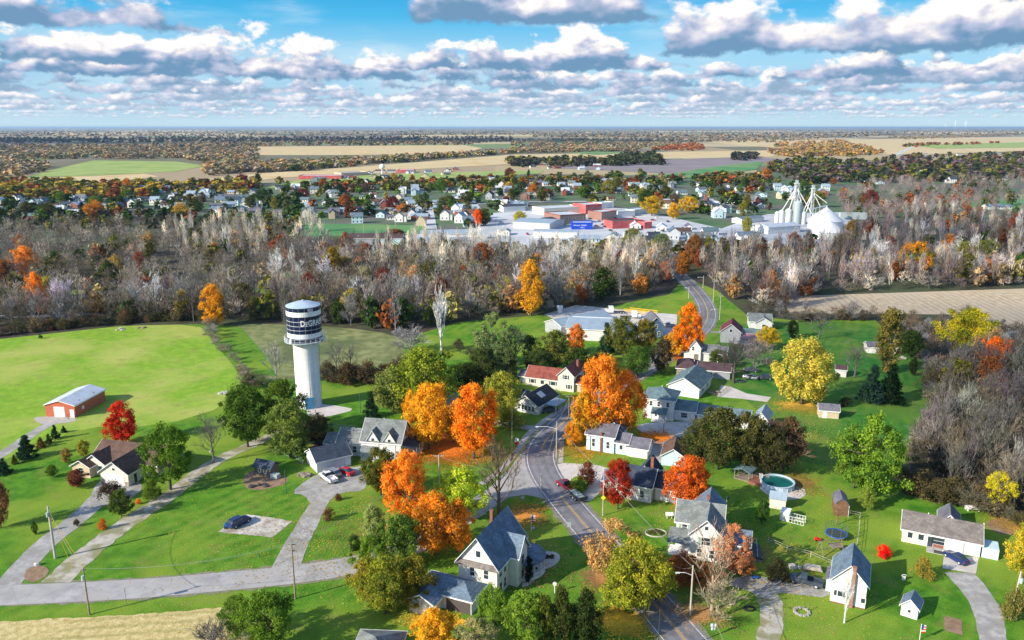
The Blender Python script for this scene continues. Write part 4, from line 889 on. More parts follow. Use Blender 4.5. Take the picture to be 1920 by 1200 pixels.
for k in range(n):
    a, b2 = R(-62) + k * .055, R(-62) + (k + 1) * .055
    fl.add([((RT + .04) * math.cos(a), (RT + .04) * math.sin(a), zl + TH * .885), ((RT + .04) * math.cos(b2), (RT + .04) * math.sin(b2), zl + TH * .885), ((RT + .04) * math.cos(b2), (RT + .04) * math.sin(b2), zl + TH * .98), ((RT + .04) * math.cos(a), (RT + .04) * math.sin(a), zl + TH * .98)], [(0, 1, 2, 3)])
fl.build('flag_panel', M('pale_flag_panel', (.72, .62, .60), (.45, .35, .42), 2.2, lo=.48, hi=.52), tw)
# ------------------------------------------------------------------ trees near the camera
ORG = (.66, .19, .012); OYE = (.66, .33, .02); RED = (.46, .035, .018); CRI = (.28, .03, .018); COP = (.48, .13, .025); YEL = (.60, .46, .04)
YGR = (.33, .38, .03); LIM = (.40, .52, .05); GRN = (.085, .17, .02); MGR = (.13, .24, .03); DGR = (.035, .075, .018); OLV = (.16, .17, .03); SPR = (.016, .048, .030); DOL = (.075, .085, .022)
TWG = (.235, .225, .245); TWP = (.56, .545, .58); TWD = (.125, .112, .115); TWL = (.34, .31, .36); RUS = (.24, .085, .03); PGR = (.24, .32, .12)
t0 = T('maple', 230, 831, 754, 58, RED, 'bright red maple behind the tan brick ranch house', name='maple_tree')
T('loose', 320, 918, 795, 98, GRN, 'tall loose green tree hiding the right end of the tan ranch house')
T('round', 465, 838, 722, 92, (.06, .12, .02), 'dark green tree at the far end of the farm lane, left of the water tower'); T('round', 530, 812, 712, 78, (.08, .14, .02), 'mid green tree touching the left side of the water tower base')
T('maple', 545, 858, 752, 92, (.13, .19, .045), 'pale-leaved green tree between the farm lane and the round trampoline'); T('round', 598, 835, 776, 62, (.06, .065, .03), 'dark purplish tree over the round trampoline')
T('barebig', 401, 868, 786, 64, TWD, 'bare grey tree beside the well cover along the farm lane', name='bare_tree'); T('bush', 208, 937, 903, 52, (.075, .055, .05), 'dark leafless rounded bush on the ranch house driveway', name='bush', cat='bush')
T('round', 228, 968, 920, 46, (.065, .11, .02), 'round green tree between the driveway and the farm lane'); T('bush', 286, 936, 897, 36, (.09, .15, .02), 'green shrub under the tall loose tree by the driveway', name='bush', cat='bush')
T('maple', 146, 913, 880, 38, (.16, .05, .035), 'small dark red tree on the lawn before the ranch house', name='maple_tree'); T('round', 98, 895, 872, 22, (.08, .15, .02), 'small green tree left of the dark red one on the lawn'); T('midoval', 126, 868, 840, 20, (.24, .17, .06), 'thin tan sapling left of the ranch house')
T('maple', 157, 856, 825, 24, (.26, .26, .04), 'yellow-green young tree at the left end of the brown roof')
for (x, y, tp, w, c, lb) in ((52, 859, 817, 40, SPR, 'broad blue spruce, biggest of the row by the barn lane'), (8, 889, 860, 28, SPR, 'dark spruce cut by the left edge of the photo'), (104, 823, 797, 17, SPR, 'narrow spruce nearest the pole barn'), (120, 811, 799, 12, (.02, .05, .03), 'tiny round evergreen nearest the pole barn'),
                          (92, 832, 814, 15, (.03, .06, .02), 'small evergreen third from the pole barn'), (77, 839, 820, 18, (.12, .07, .03), 'rusty brown conifer in the spruce row'), (28, 870, 853, 13, (.05, .07, .02), 'tiny spruce between the two largest')):
    T('conifer', x, y, tp, w, c, lb, name='spruce_tree', group='evergreens along the barn lane')
T('mid', 2, 990, 896, 44, (.24, .11, .06), 'russet tree cut by the left edge above the driveway')
for (x, y, tp, w, c, lb) in ((66, 1001, 976, 13, DGR, 'tiny green sapling left of the tall pale pole'), (144, 987, 973, 13, (.07, .06, .04), 'tiny dark shrub beside the left driveway'), (193, 993, 972, 17, COP, 'little orange sapling between driveway and farm lane'), (260, 945, 935, 11, ORG, 'small orange bush by the farm lane'),
                          (617, 975, 952, 24, (.13, .075, .05), 'brown bush on the lawn inside the driveway curve'), (634, 938, 925, 14, (.12, .04, .04), 'small maroon bush at the edge of the parking gravel'), (665, 1028, 1002, 28, DGR, 'dark green shrub on the lawn left of the hedge of trees'), (76, 635, 627, 8, DGR, 'tiny dark bush at the top of the left field')):
    T('bush', x, y, tp, w, c, lb, name='bush', cat='bush')
T('round', 800, 782, 652, 132, (.17, .24, .03), 'large rounded green tree with golden top behind the first orange maple', mat=L_gy, name='tree'); T('maple', 738, 776, 690, 82, (.17, .22, .07), 'soft grey-green tree left of the large rounded one'); T('maple', 768, 770, 672, 60, (.10, .15, .03), 'darker green tree wedged behind the soft grey-green one')
T('round', 803, 842, 716, 90, (.64, .36, .03), 'golden orange maple left of the fiery one beside the farmhouse', name='maple_tree', mat=L_yo); T('round', 888, 860, 720, 96, (.70, .19, .012), 'fiery orange maple with leaf-strewn lawn below it, across from the junction', name='maple_tree', mat=L_or); T('mid', 850, 830, 760, 56, (.40, .25, .06), 'thin brown-gold tree between the two big orange maples')
T('maple', 770, 805, 735, 30, OYE, 'narrow yellow tree at the left flank of the golden maple'); T('round', 880, 745, 682, 76, (.025, .04, .012), 'very dark tree behind the fiery maple'); T('round', 943, 796, 699, 84, (.27, .30, .05), 'olive-yellow rounded tree beside the black roofed bungalow')
T('bush', 960, 800, 770, 60, (.22, .25, .05), 'low olive bush under the olive-yellow tree', name='bush', cat='bush')
T('conifer', 697, 803, 735, 36, (.02, .05, .025), 'dark spruce behind the farmhouse roof', name='spruce_tree')
T('round', 714, 928, 838, 72, (.095, .105, .022), 'dense olive maple with orange top in front of the farmhouse', mat=L_leaf, name='maple_tree')
T('round', 764, 985, 848, 92, (.72, .23, .03), 'tall orange maple beside the pale street light', name='maple_tree', mat=L_or); T('round', 820, 1040, 928, 100, (.42, .20, .03), 'bronze-orange maple left of the victorian roof', name='maple_tree', mat=L_go); T('maple', 858, 1035, 940, 64, (.56, .21, .02), 'orange maple touching the victorian roof from the left', name='maple_tree', mat=L_or)
T('weep', 866, 972, 880, 92, LIM, 'lime yellow tree standing before the side road junction'); T('maple', 700, 1016, 948, 50, PGR, 'pale green tree at the left end of the thicket by the side road'); T('round', 752, 1064, 968, 92, (.10, .18, .035), 'blue-green tree in the middle of the thicket by the side road')
T('loose', 695, 1072, 1008, 76, MGR, 'low light green tree hanging over the side road'); T('round', 722, 1150, 1042, 104, (.17, .19, .03), 'dense gold and olive maple left of the victorian garage', mat=L_gy); T('maple', 778, 1140, 1045, 80, (.18, .17, .025), 'olive maple close to the garage door', mat=L_leaf); T('maple', 688, 1128, 1045, 62, (.24, .22, .03), 'gold-tinged maple at the bend of the side road', mat=L_leaf)
T('round', 505, 1222, 1112, 112, (.10, .19, .025), 'broad green tree at the bottom edge, right of the stubble'); T('round', 445, 1195, 1120, 62, (.09, .17, .03), 'smaller green tree left of the broad one at the bottom edge'); T('thicket', 400, 1225, 1165, 90, TWD, 'brown brush at the corner of the stubble field', name='brush', cat='brush')
T('maple', 815, 1230, 1143, 86, (.64, .38, .03), 'golden tree at the bottom edge below the garage', mat=L_yo); T('loose', 890, 1240, 1165, 90, (.30, .30, .16), 'pale half-bare tree at the bottom edge'); T('loose', 925, 1190, 1096, 70, MGR, 'fresh green tree just below the cream victorian'); T('round', 985, 1215, 1110, 92, (.14, .24, .035), 'broad bright green tree at the bottom centre')
T('cedar', 1052, 1222, 1100, 66, (.05, .07, .02), 'dark cedar at the bottom centre', name='cedar_tree'); T('cedar', 1098, 1226, 1104, 66, (.035, .055, .018), 'darkest cedar left of the leaf-covered verge', name='cedar_tree'); T('cedar', 1020, 1222, 1112, 50, (.08, .11, .02), 'small cedar blending into the green tree', name='cedar_tree')
T('column', 991, 1093, 1043, 17, (.012, .025, .014), 'black-green columnar yew against the victorian porch', name='yew')
T('loose', 1150, 1092, 976, 108, (.42, .28, .13), 'pinkish tan tree leaning over the main road', name='tree'); T('round', 1192, 1142, 1018, 122, (.30, .31, .035), 'large yellow-green tree on the verge of the main road', mat=L_gd); T('maple', 1168, 1140, 1060, 80, (.24, .30, .04), 'greener tree at the left of the large yellow-green one'); T('maple', 1230, 1125, 1040, 60, (.44, .38, .03), 'yellow tree overhanging the road edge')
T('barebig', 936, 968, 838, 128, (.13, .095, .07), 'big bare spreading tree in the wedge between the two roads', name='bare_tree')
T('round', 1126, 830, 666, 96, (.60, .22, .03), 'tallest orange maple on the right of the road', name='maple_tree', mat=L_or); T('round', 1172, 820, 696, 74, (.72, .19, .012), 'deep orange maple nearest the hip roofed house', name='maple_tree', mat=L_or); T('round', 1098, 834, 730, 58, (.46, .30, .03), 'bronze-gold maple at the road edge', name='maple_tree', mat=L_yo); T('round', 1074, 838, 788, 38, (.58, .28, .02), 'low golden tree by the blue cottage')
T('round', 1158, 955, 861, 60, (.30, .035, .018), 'crimson maple at the corner of the navy roofed house', name='maple_tree'); T('round', 1288, 962, 858, 88, (.50, .12, .02), 'copper-red round maple in front of the navy roofed house', name='maple_tree')
T('round', 1345, 880, 765, 112, (.075, .085, .028), 'dark bronze tree behind the copper maple'); T('round', 1400, 885, 772, 84, (.085, .09, .03), 'dark bronze tree nearest the pool pavilion'); T('maple', 1306, 868, 795, 64, (.06, .075, .03), 'dark tree beside the mint gable garage'); T('thicket', 1468, 886, 785, 92, (.13, .075, .06), 'purple-brown thicket behind the round pool', name='thicket', cat='thicket'); T('mid', 1478, 880, 785, 70, (.10, .07, .04), 'reddish topped dark tree behind the round pool'); T('round', 1445, 892, 800, 80, (.05, .055, .025), 'blackish tree between pavilion and pool')
T('midoval', 1102, 912, 868, 34, (.15, .06, .04), 'small maroon half-bare tree on the gravel island', name='tree'); T('bush', 1085, 922, 900, 44, (.06, .13, .02), 'clipped green bushes on the gravel island', name='bush', cat='bush')
T('weep', 1503, 758, 638, 118, (.50, .46, .09), 'large pale yellow tree with leaf-strewn grass in the back lawns'); T('conifer', 1634, 755, 686, 46, (.022, .055, .05), 'bluish spruce left of the darker one', name='spruce_tree'); T('conifer', 1668, 756, 684, 50, (.012, .032, .014), 'blackish spruce right of the bluish one', name='spruce_tree')
T('column', 1662, 700, 572, 46, (.20, .18, .05), 'tall columnar olive birch with a white forked trunk', name='birch_tree', bark=M_barkw); T('bare', 1601, 708, 640, 62, TWD, 'bare dark tree left of the two spruces', name='bare_tree'); T('bare', 1535, 636, 592, 60, TWD, 'bare spreading tree on the shaded back lawn', name='bare_tree'); T('column', 1485, 634, 600, 21, (.02, .04, .02), 'dark oval cypress by the white bungalow', name='cypress')
T('maple', 1711, 705, 670, 16, (.03, .05, .02), 'lone small dark tree right of the spruces'); T('round', 1705, 670, 620, 50, DGR, 'dark evergreen beside the woodpile'); T('bush', 1585, 762, 744, 24, (.03, .04, .02), 'round dark bush right of the stable shed', name='bush', cat='bush')
T('round', 1808, 672, 578, 104, (.66, .58, .03), 'domed yellow-green tree at the edge of the corn', mat=L_gy); T('round', 1858, 716, 630, 66, (.80, .22, .015), 'vivid orange tree at the right wood edge', name='maple_tree'); T('mid', 1815, 720, 672, 56, (.40, .22, .06), 'tan-orange tree left of the vivid orange one')
T('loose', 1628, 935, 780, 126, (.13, .24, .03), 'large light green tree at the right end of the back lawns'); T('loose', 1600, 915, 810, 80, (.11, .20, .03), 'lower green tree joined to the large light green one'); T('maple', 1625, 955, 915, 34, (.18, .26, .05), 'small green tree behind the brown gambrel shed'); T('round', 1868, 960, 885, 52, (.50, .48, .03), 'small yellow tree at the foot of the right wood')
T('bush', 1656, 1045, 1021, 27, (.70, .012, .012), 'bright red round bush on the right lawn', name='bush', cat='bush'); T('bush', 1728, 1085, 1042, 38, (.26, .22, .05), 'gold-brown bush before the long ranch house', name='bush', cat='bush'); T('maple', 1916, 1085, 980, 66, (.52, .42, .04), 'yellow tree cut by the right edge', mat=L_gy); T('bush', 1905, 1165, 1100, 60, (.16, .16, .05), 'olive brush by the right utility pole', name='brush', cat='brush')
T('maple', 1429, 983, 935, 26, (.04, .10, .02), 'small dark green tree before the pale shed'); T('bareup', 1583, 1168, 1082, 52, TWP, 'white-barked sapling in front of the white barn', name='birch_tree'); T('bare', 1568, 984, 944, 32, (.22, .13, .08), 'small brown bare tree before the gambrel shed', name='bare_tree')
T('bare', 1335, 1145, 990, 112, (.34, .25, .19), 'tall pale-limbed tree with few pink leaves in front of the gabled house', name='bare_tree'); T('loose', 1372, 1080, 985, 70, (.46, .22, .13), 'salmon leaved tree against the gabled house'); T('round', 1280, 1098, 1042, 76, (.28, .10, .04), 'russet bush-like tree by the street light pole'); T('loose', 1325, 1105, 1055, 62, (.50, .20, .06), 'orange brush under the pale-limbed tree'); T('loose', 1390, 1075, 1040, 60, (.48, .22, .09), 'pink-orange brush beside the dark deck')
T('thicket', 1345, 1160, 1085, 90, (.30, .26, .18), 'tangled dry brush on the verge', name='brush', cat='brush'); T('bush', 1458, 1088, 1048, 52, (.06, .06, .03), 'dark brush between the deck and the pickup', name='bush', cat='bush')
# middle distance
for a in (('bareup', 828, 662, 546, 74, TWP, 'tall pale bare tree standing alone above the green tree line', 'bare_tree'), ('bare', 518, 722, 645, 62, TWG, 'bare tree in the rough meadow left of the tower', 'bare_tree'), ('bare', 632, 706, 640, 46, TWD, 'thin bare tree just right of the tower shaft', 'bare_tree'), ('bare', 658, 702, 645, 38, TWD, 'second thin bare tree right of the tower shaft', 'bare_tree'), ('thicket', 770, 662, 612, 74, TWG, 'grey thicket at the right end of the meadow', 'thicket'),
          ('loose', 925, 688, 588, 76, (.16, .22, .10), 'pale grey-green tree left of the workshop', 'tree'), ('thicket', 965, 680, 610, 60, (.16, .19, .12), 'greenish thicket left of the dark cypress', 'thicket'), ('column', 993, 694, 626, 30, (.014, .03, .014), 'dark cypress left of the machine shed', 'cypress'), ('round', 1042, 695, 620, 72, (.13, .16, .04), 'olive tree in front of the machine shed', 'tree'), ('maple', 1080, 662, 608, 38, (.56, .20, .03), 'small orange-topped tree before the workshop', 'tree'),
          ('conifer', 1137, 664, 606, 34, SPR, 'pointed spruce before the workshop', 'spruce_tree'), ('round', 1168, 668, 594, 60, (.12, .14, .03), 'olive tree right of the pointed spruce', 'tree'), ('round', 1207, 662, 598, 52, (.20, .18, .03), 'bronze-green tree beside the blue house', 'tree'), ('round', 1196, 706, 650, 54, (.07, .14, .03), 'green tree left of the road above the tallest maple', 'tree'), ('mid', 1240, 700, 632, 46, (.07, .06, .04), 'dark brown tree at the left edge of the main road', 'tree'),
          ('round', 1082, 700, 652, 60, (.05, .09, .02), 'dark green tree behind the red roofed house', 'tree'), ('mid', 1118, 712, 662, 66, (.03, .055, .02), 'blackish green tree above the red roofed gable', 'tree'), ('maple', 1288, 668, 570, 58, (.70, .24, .015), 'tall orange tree where the road bends', 'maple_tree'), ('maple', 1262, 668, 622, 40, (.62, .38, .03), 'yellow tree at the foot of the tall orange one', 'tree'), ('barebig', 1375, 718, 640, 96, (.10, .08, .085), 'dark bare spreading tree over the junk-filled yard', 'bare_tree'),
          ('thicket', 1415, 690, 636, 66, (.22, .19, .19), 'grey bare thicket behind the junk-filled yard', 'thicket'), ('round', 1437, 655, 611, 44, (.50, .38, .03), 'golden round tree by the maroon roofed house', 'tree'), ('maple', 1345, 690, 655, 40, (.08, .12, .03), 'green tree in front of the maroon roofed house', 'tree'), ('round', 905, 720, 650, 60, (.06, .09, .03), 'dark green tree above the olive-yellow one', 'tree'), ('maple', 950, 715, 655, 50, (.10, .14, .06), 'grey-green tree above the black roofed bungalow', 'tree'), ('round', 1010, 705, 655, 50, (.06, .10, .03), 'green tree behind the faded red roof', 'tree')):
    T(a[0], a[1], a[2], a[3], a[4], a[5], a[6], name=a[7], cat='tree' if 'thicket' not in a[7] else 'thicket')
for a in (('maple', 995, 592, 490, 60, (.46, .27, .03), 'tall gold and bronze tree at the front of the wood', L_yo), ('maple', 403, 612, 533, 48, (.50, .24, .02), 'amber tree at the corner of the left field', L_yo), ('maple', 366, 578, 545, 28, OYE, 'small yellow-orange tree left of the amber one', None), ('maple', 319, 566, 527, 26, (.44, .26, .03), 'small amber tree on the railway bank', None), ('maple', 74, 592, 512, 42, (.68, .26, .03), 'orange tree behind the hedge of the left field', None),
          ('round', 50, 522, 462, 52, (.62, .26, .05), 'orange tree in the wood above the far left hedge', None), ('maple', 780, 535, 497, 32, (.72, .38, .01), 'bright yellow tree in the middle of the wood', None), ('maple', 686, 556, 499, 34, (.24, .26, .03), 'yellow-green tree left of the dark red one in the wood', None), ('maple', 625, 540, 464, 48, (.22, .16, .02), 'olive and bronze tree above the water tower', None), ('maple', 722, 560, 502, 50, (.20, .05, .03), 'dark red tree in the wood', None), ('maple', 1246, 528, 489, 26, (.62, .15, .02), 'orange-red tree above the road bend', None),
          ('round', 1711, 522, 452, 66, (.14, .19, .03), 'round green tree with an orange crown patch in the right wood', L_go), ('maple', 1280, 520, 470, 34, (.30, .13, .03), 'rust brown tree left of the road in the wood', None), ('round', 905, 520, 455, 44, (.22, .08, .025), 'rust tree in the wood below the long barns', None), ('maple', 650, 480, 436, 30, (.24, .10, .05), 'rusty tree beside the brown roofed barn', None), ('round', 740, 455, 430, 50, (.15, .06, .03), 'dark russet tree over the brown roofed barn', None), ('maple', 895, 425, 393, 22, (.72, .14, .015), 'orange-red tree in the street beside the white shops', None),
          ('round', 1222, 405, 367, 44, (.42, .30, .03), 'golden tree right of the downtown shops', None), ('round', 1290, 400, 367, 36, (.52, .36, .03), 'golden tree before the brick church', None), ('round', 1262, 412, 380, 26, (.56, .36, .03), 'small yellow tree left of the golden one', None), ('round', 974, 418, 396, 28, (.40, .38, .06), 'yellow-green tree at the corner of the long white shop', None), ('round', 1185, 470, 428, 44, (.20, .22, .07), 'pale olive tree at the town end of the road', None), ('round', 1400, 440, 405, 20, (.30, .30, .05), 'olive tree by the elevator yard', None),
          ('maple', 480, 600, 555, 30, (.10, .13, .04), 'dull green tree behind the amber tree', None), ('midoval', 1595, 455, 412, 26, (.26, .17, .03), 'rust-green tree right of the white dome', None), ('round', 1630, 400, 355, 30, (.16, .05, .04), 'dark maroon tree in the bare wood right of the dome', None), ('round', 1240, 470, 438, 40, (.16, .23, .10), 'mint green tree near the white house at the town edge', None), ('round', 1300, 500, 440, 36, (.26, .12, .05), 'rust tree near the river', None), ('round', 1850, 505, 448, 50, (.12, .14, .04), 'dark green tree at the top of the corn', None), ('round', 1905, 440, 400, 36, (.24, .08, .05), 'rust red tree by the green far-right field', None)):
    T(a[0], a[1], a[2], a[3], a[4], a[5], a[6], mat=a[7])
# ------------------------------------------------------------------ woods: trees placed one by one
ZX = [(-99, 'far left'), (150, 'above the left field'), (330, 'by the amber tree'), (470, 'left of the tower'), (580, 'behind the tower'), (700, 'by the yellow tree'), (830, 'above the lone pale tree'), (930, 'by the gold tree'), (1040, 'behind the truck yard'), (1140, 'by the road bend'), (1260, 'where the road enters'),
      (1350, 'right of the road bend'), (1440, 'above the bungalow'), (1530, 'left end of the corn'), (1620, 'above the birch'), (1700, 'by the two-coloured tree'), (1790, 'above the corn'), (1870, 'right edge')]
def zone(x, y, poly):
    z = [w for a, w in ZX if x >= a][-1]; ys = [p[1] for p in poly]; t = (y - min(ys)) / (max(ys) - min(ys))
    return z, ('deep inside' if t < .38 else 'in the middle of' if t < .7 else 'at the front of')
TALL = lambda h, a, b: 'tall' if h > a + (b - a) * .66 else 'small' if h < a + (b - a) * .33 else 'middling'
def inside(x, y, poly):
    c = False; n = len(poly)
    for i in range(n):
        (x1, y1), (x2, y2) = poly[i], poly[(i + 1) % n]
        if (y1 > y) != (y2 > y) and x < (x2 - x1) * (y - y1) / (y2 - y1) + x1: c = not c
    return c
def scatter(n, poly, sep=0.):
    xs = [p[0] for p in poly]; ys = [p[1] for p in poly]; out = []; k = 0
    while len(out) < n and k < n * 60:
        k += 1; x, y = rnd.uniform(min(xs), max(xs)), rnd.uniform(min(ys), max(ys))
        if not inside(x, y, poly): continue
        if sep and any(abs(x - a) < sep and abs(y - b) < sep * .45 for a, b in out): continue
        out.append((x, y))
    return sorted(out, key=lambda q: q[1])
def jit(c, a=.18): k = 1 + rnd.uniform(-a, a); return tuple(max(0, x * k * (1 + rnd.uniform(-.07, .07))) for x in c)
FOREST = [(-60, 622), (-60, 575), (150, 590), (300, 575), (500, 565), (520, 500), (560, 470), (760, 486), (1000, 492), (1240, 488), (1262, 510), (1255, 545), (1120, 570), (1000, 590), (880, 598), (740, 622), (640, 612), (520, 606), (390, 604), (230, 608), (60, 620)]
FOREST_R = [(1320, 520), (1300, 495), (1300, 480), (1420, 478), (1560, 468), (1700, 400), (1980, 400), (1980, 535), (1750, 545), (1520, 553), (1470, 590), (1380, 570), (1350, 545)]
WOOD_R = [(1780, 760), (1800, 700), (1980, 690), (1980, 985), (1880, 965), (1760, 925), (1720, 880), (1700, 850), (1755, 800)]
SCRUB_R = [(1380, 600), (1450, 560), (1500, 590), (1800, 600), (1960, 640), (1960, 720), (1790, 740), (1750, 690), (1640, 602), (1480, 602)]
LEFT_UP = [(-60, 560), (-60, 470), (200, 470), (420, 440), (560, 450), (560, 520), (420, 560), (200, 575)]
RIGHT_FAR = [(1590, 420), (1560, 380), (1640, 345), (1980, 330), (1980, 385), (1850, 395), (1700, 420)]
def lab(w, kd, hh, hts, x, y, poly, nm):
    z, dp = zone(x, y, poly)
    base = {'in the wood between the left field and the town': 'the river wood', 'in the wood right of the road': 'the east wood', 'in the wood at the right edge behind the long ranch house': 'the right-edge wood', 'in the wood behind the long ranch house': 'the right-edge wood', 'along the hedge below the standing corn': 'the hedge below the corn', 'in the far left wood': 'the far left wood'}[nm]
    if base in ('the right-edge wood',): z = ('behind the propane tank' if x < 1850 else 'beside the small yellow tree') if y > 900 else ('beside the light green tree' if x < 1790 else 'above the small yellow tree' if x < 1860 else 'by the right margin') if y > 800 else 'under the vivid orange tree' if x < 1860 else 'right of the vivid orange tree'
    return '%s %s %s %s %s, %s' % (TALL(hh, *hts), w.replace('bare ', 'bare ') if len(z.split()) < 4 else w.replace('bare ', ''), kd, {'deep inside': 'deep in', 'in the middle of': 'inside', 'at the front of': 'fronting'}[dp], base, z)
for poly, n, nm, cols, hts, kinds in (
    (FOREST, 135, 'in the wood between the left field and the town', [TWG, TWG, TWP, TWD, TWD, (.17, .14, .14)], (12, 19), ['bare', 'bareup', 'bare', 'bareup', 'thicket']),
    (FOREST_R, 80, 'in the wood right of the road', [TWG, TWD, TWL, TWG, TWD, TWP], (12, 19), ['bare', 'bareup', 'bareup', 'thicket']),
    (WOOD_R, 48, 'in the wood at the right edge behind the long ranch house', [(.20, .185, .175), TWD, TWD, (.18, .155, .135), (.15, .14, .13), (.30, .28, .27)], (11, 17), ['barebig', 'bareup', 'bare', 'thicket']),
    (SCRUB_R, 30, 'along the hedge below the standing corn', [TWD, TWG, (.20, .18, .20)], (6, 10), ['bare', 'thicket', 'thicket'])):
    for x, y in scatter(n, poly, 14):
        c = rnd.choice(cols); b = G(x, y); hh = rnd.uniform(*hts); word = 'pale' if c == TWP else 'dark' if c == TWD else 'grey'; kd = rnd.choice(kinds)
        tree(kd, b, hh, hh * rnd.uniform(.5, .78), jit(c), lab('bare %s' % word, {'thicket': 'thicket', 'bareup': 'upright tree', 'bare': 'spreading tree', 'barebig': 'wide tree'}[kd], hh, hts, x, y, poly, nm), name='bare_tree' if kd != 'thicket' else 'thicket', group='bare %s trees %s' % (word, nm), cat='tree' if kd != 'thicket' else 'thicket')
for poly, n, nm in ((FOREST, 46, 'in the wood between the left field and the town'), (FOREST_R, 22, 'in the wood right of the road'), (WOOD_R, 5, 'in the wood behind the long ranch house'), (LEFT_UP, 16, 'in the far left wood')):
    for x, y in scatter(n, poly, 22):
        c, w = rnd.choice([(RUS, 'rust brown'), (RUS, 'rust brown'), (OLV, 'olive'), (DOL, 'dark olive'), ((.44, .20, .05), 'orange'), ((.30, .26, .05), 'olive'), ((.20, .06, .04), 'dark red'), ((.36, .24, .12), 'tan'), (DGR, 'dark green')]); hh = rnd.uniform(9, 15)
        tree(rnd.choice(['mid', 'midoval']), G(x, y), hh, hh * rnd.uniform(.6, .85), jit(c), lab(w, 'tree', hh, (9, 15), x, y, poly, nm), group='%s trees %s' % (w, nm))
# hedges and brush along the field edges
ORD = 'first second third fourth fifth sixth seventh eighth ninth tenth eleventh twelfth thirteenth fourteenth fifteenth sixteenth seventeenth eighteenth nineteenth twentieth twenty-first twenty-second twenty-third twenty-fourth twenty-fifth twenty-sixth twenty-seventh twenty-eighth twenty-ninth thirtieth thirty-first thirty-second thirty-third thirty-fourth'.split()
def hedge(pts, n, lb, cols, h0=2.5, h1=5, kinds=('thicket', 'bush')):
    ln = crs([G(*p) for p in pts], 1.)
    for k in range(n):
        p = ln[int((k + .5) / n * (len(ln) - 1))] + Vector((rnd.uniform(-1.5, 1.5), rnd.uniform(-1.5, 1.5), 0)); hh = rnd.uniform(h0, h1)
        kd = rnd.choice(kinds); tree(kd, p, hh, hh * rnd.uniform(1.0, 1.5), jit(rnd.choice(cols)), '%s, %s from its left end' % (lb, ORD[k]), name='bush', cat='bush', group=lb)
hedge([(-40, 634), (60, 622), (160, 612), (300, 602), (390, 600)], 34, 'dull brown bush in the hedge above the left field', [(.10, .095, .05), (.15, .13, .09), (.17, .10, .07), (.09, .09, .04)], 3, 6)
hedge([(385, 608), (400, 632), (432, 672), (462, 712), (478, 735)], 16, 'grey-brown bush in the hedge beside the meadow', [(.24, .21, .18), (.20, .17, .14)], 2.5, 5, ('thicket',))
hedge([(600, 715), (660, 716), (720, 714), (790, 690)], 14, 'dark brown bush in the thicket behind the water tower', [(.07, .055, .035), (.10, .08, .06)], 4, 7)
hedge([(470, 725), (500, 728)], 4, 'grey bush in the meadow corner behind the dark trees', [(.12, .12, .07)], 3, 5)
hedge([(860, 650), (900, 690), (960, 692)], 7, 'dark bush below the pale bare tree', [(.07, .075, .05)], 3, 5)
hedge([(1690, 900), (1720, 930), (1800, 945), (1880, 970), (1925, 990)], 16, 'dark bush along the foot of the right wood', [(.07, .06, .035), (.10, .09, .05), (.14, .13, .09)], 3, 6)
hedge([(1730, 660), (1745, 720), (1760, 780), (1730, 850)], 14, 'grey bush between the back lawn and the right wood', [(.13, .13, .12), (.09, .09, .06), (.19, .18, .18)], 4, 7)
hedge([(1490, 606), (1560, 600), (1640, 602)], 10, 'dull bush below the standing corn', [(.15, .12, .10), (.11, .09, .08)], 3, 5)
# ------------------------------------------------------------------ masses nobody could count
def template(key, n=None):
    me = TREES[key][0][0][0]; V = np.empty(len(me.vertices) * 3, dtype=np.float32); me.vertices.foreach_get('co', V); V = V.reshape(-1, 4, 3)
    return V if n is None or n >= len(V) else V[np.random.default_rng(5).permutation(len(V))[:n]]
def mass(name, spec, label, cat):
    Vs, Cs = [], []; g = np.random.default_rng(len(name)); tp = {}
    for key, n, pts, cols, h0, h1, wf in spec:
        if (key, n) not in tp: tp[(key, n)] = template(key, n)
        tv = tp[(key, n)]; grow = math.sqrt(len(template(key)) / len(tv)) * .8 if n else 1
        cen = tv.mean(axis=1, keepdims=True); tvg = cen + (tv - cen) * grow
        for x, y in pts:
            b = G(x, y); hh = g.uniform(h0, h1); w = hh * wf * g.uniform(.85, 1.25); a = g.uniform(0, 6.28); c = cols[g.integers(len(cols))]
            ca, sa = math.cos(a), math.sin(a); P = tvg.reshape(-1, 3); Q = np.empty_like(P)
            Q[:, 0] = (P[:, 0] * ca - P[:, 1] * sa) * w + b.x; Q[:, 1] = (P[:, 0] * sa + P[:, 1] * ca) * w + b.y; Q[:, 2] = P[:, 2] * hh
            k = g.uniform(.8, 1.2); C = np.ones((len(P), 4)); C[:, :3] = np.array(c) * k * (g.uniform(.92, 1.08, (len(tv), 1)) if name == 'distant_woods' else g.uniform(.75, 1.25, (len(tv), 1))).repeat(4, 0)
            Vs.append(Q); Cs.append(C)
    V = np.concatenate(Vs); C = np.concatenate(Cs)
    o = bpy.data.objects.new(name, quadmesh(name, V, L_attr, C)); col.objects.link(o); return tag(o, label, cat, kind='stuff')
gcols = [TWG, TWG, TWD, (.44, .42, .46), (.17, .155, .155), (.26, .24, .27), (.10, .09, .085), (.30, .29, .28), (.13, .12, .08)]
mixed = [RUS, OLV, DOL, (.30, .18, .08), DGR, (.26, .24, .10), (.30, .24, .16), OLV]
rcols = [TWG, TWD, TWL, (.20, .17, .21), (.16, .13, .16), TWP]
mixed = [RUS, OLV, DOL, (.30, .18, .08), DGR, (.26, .24, .10), (.30, .24, .16), OLV]
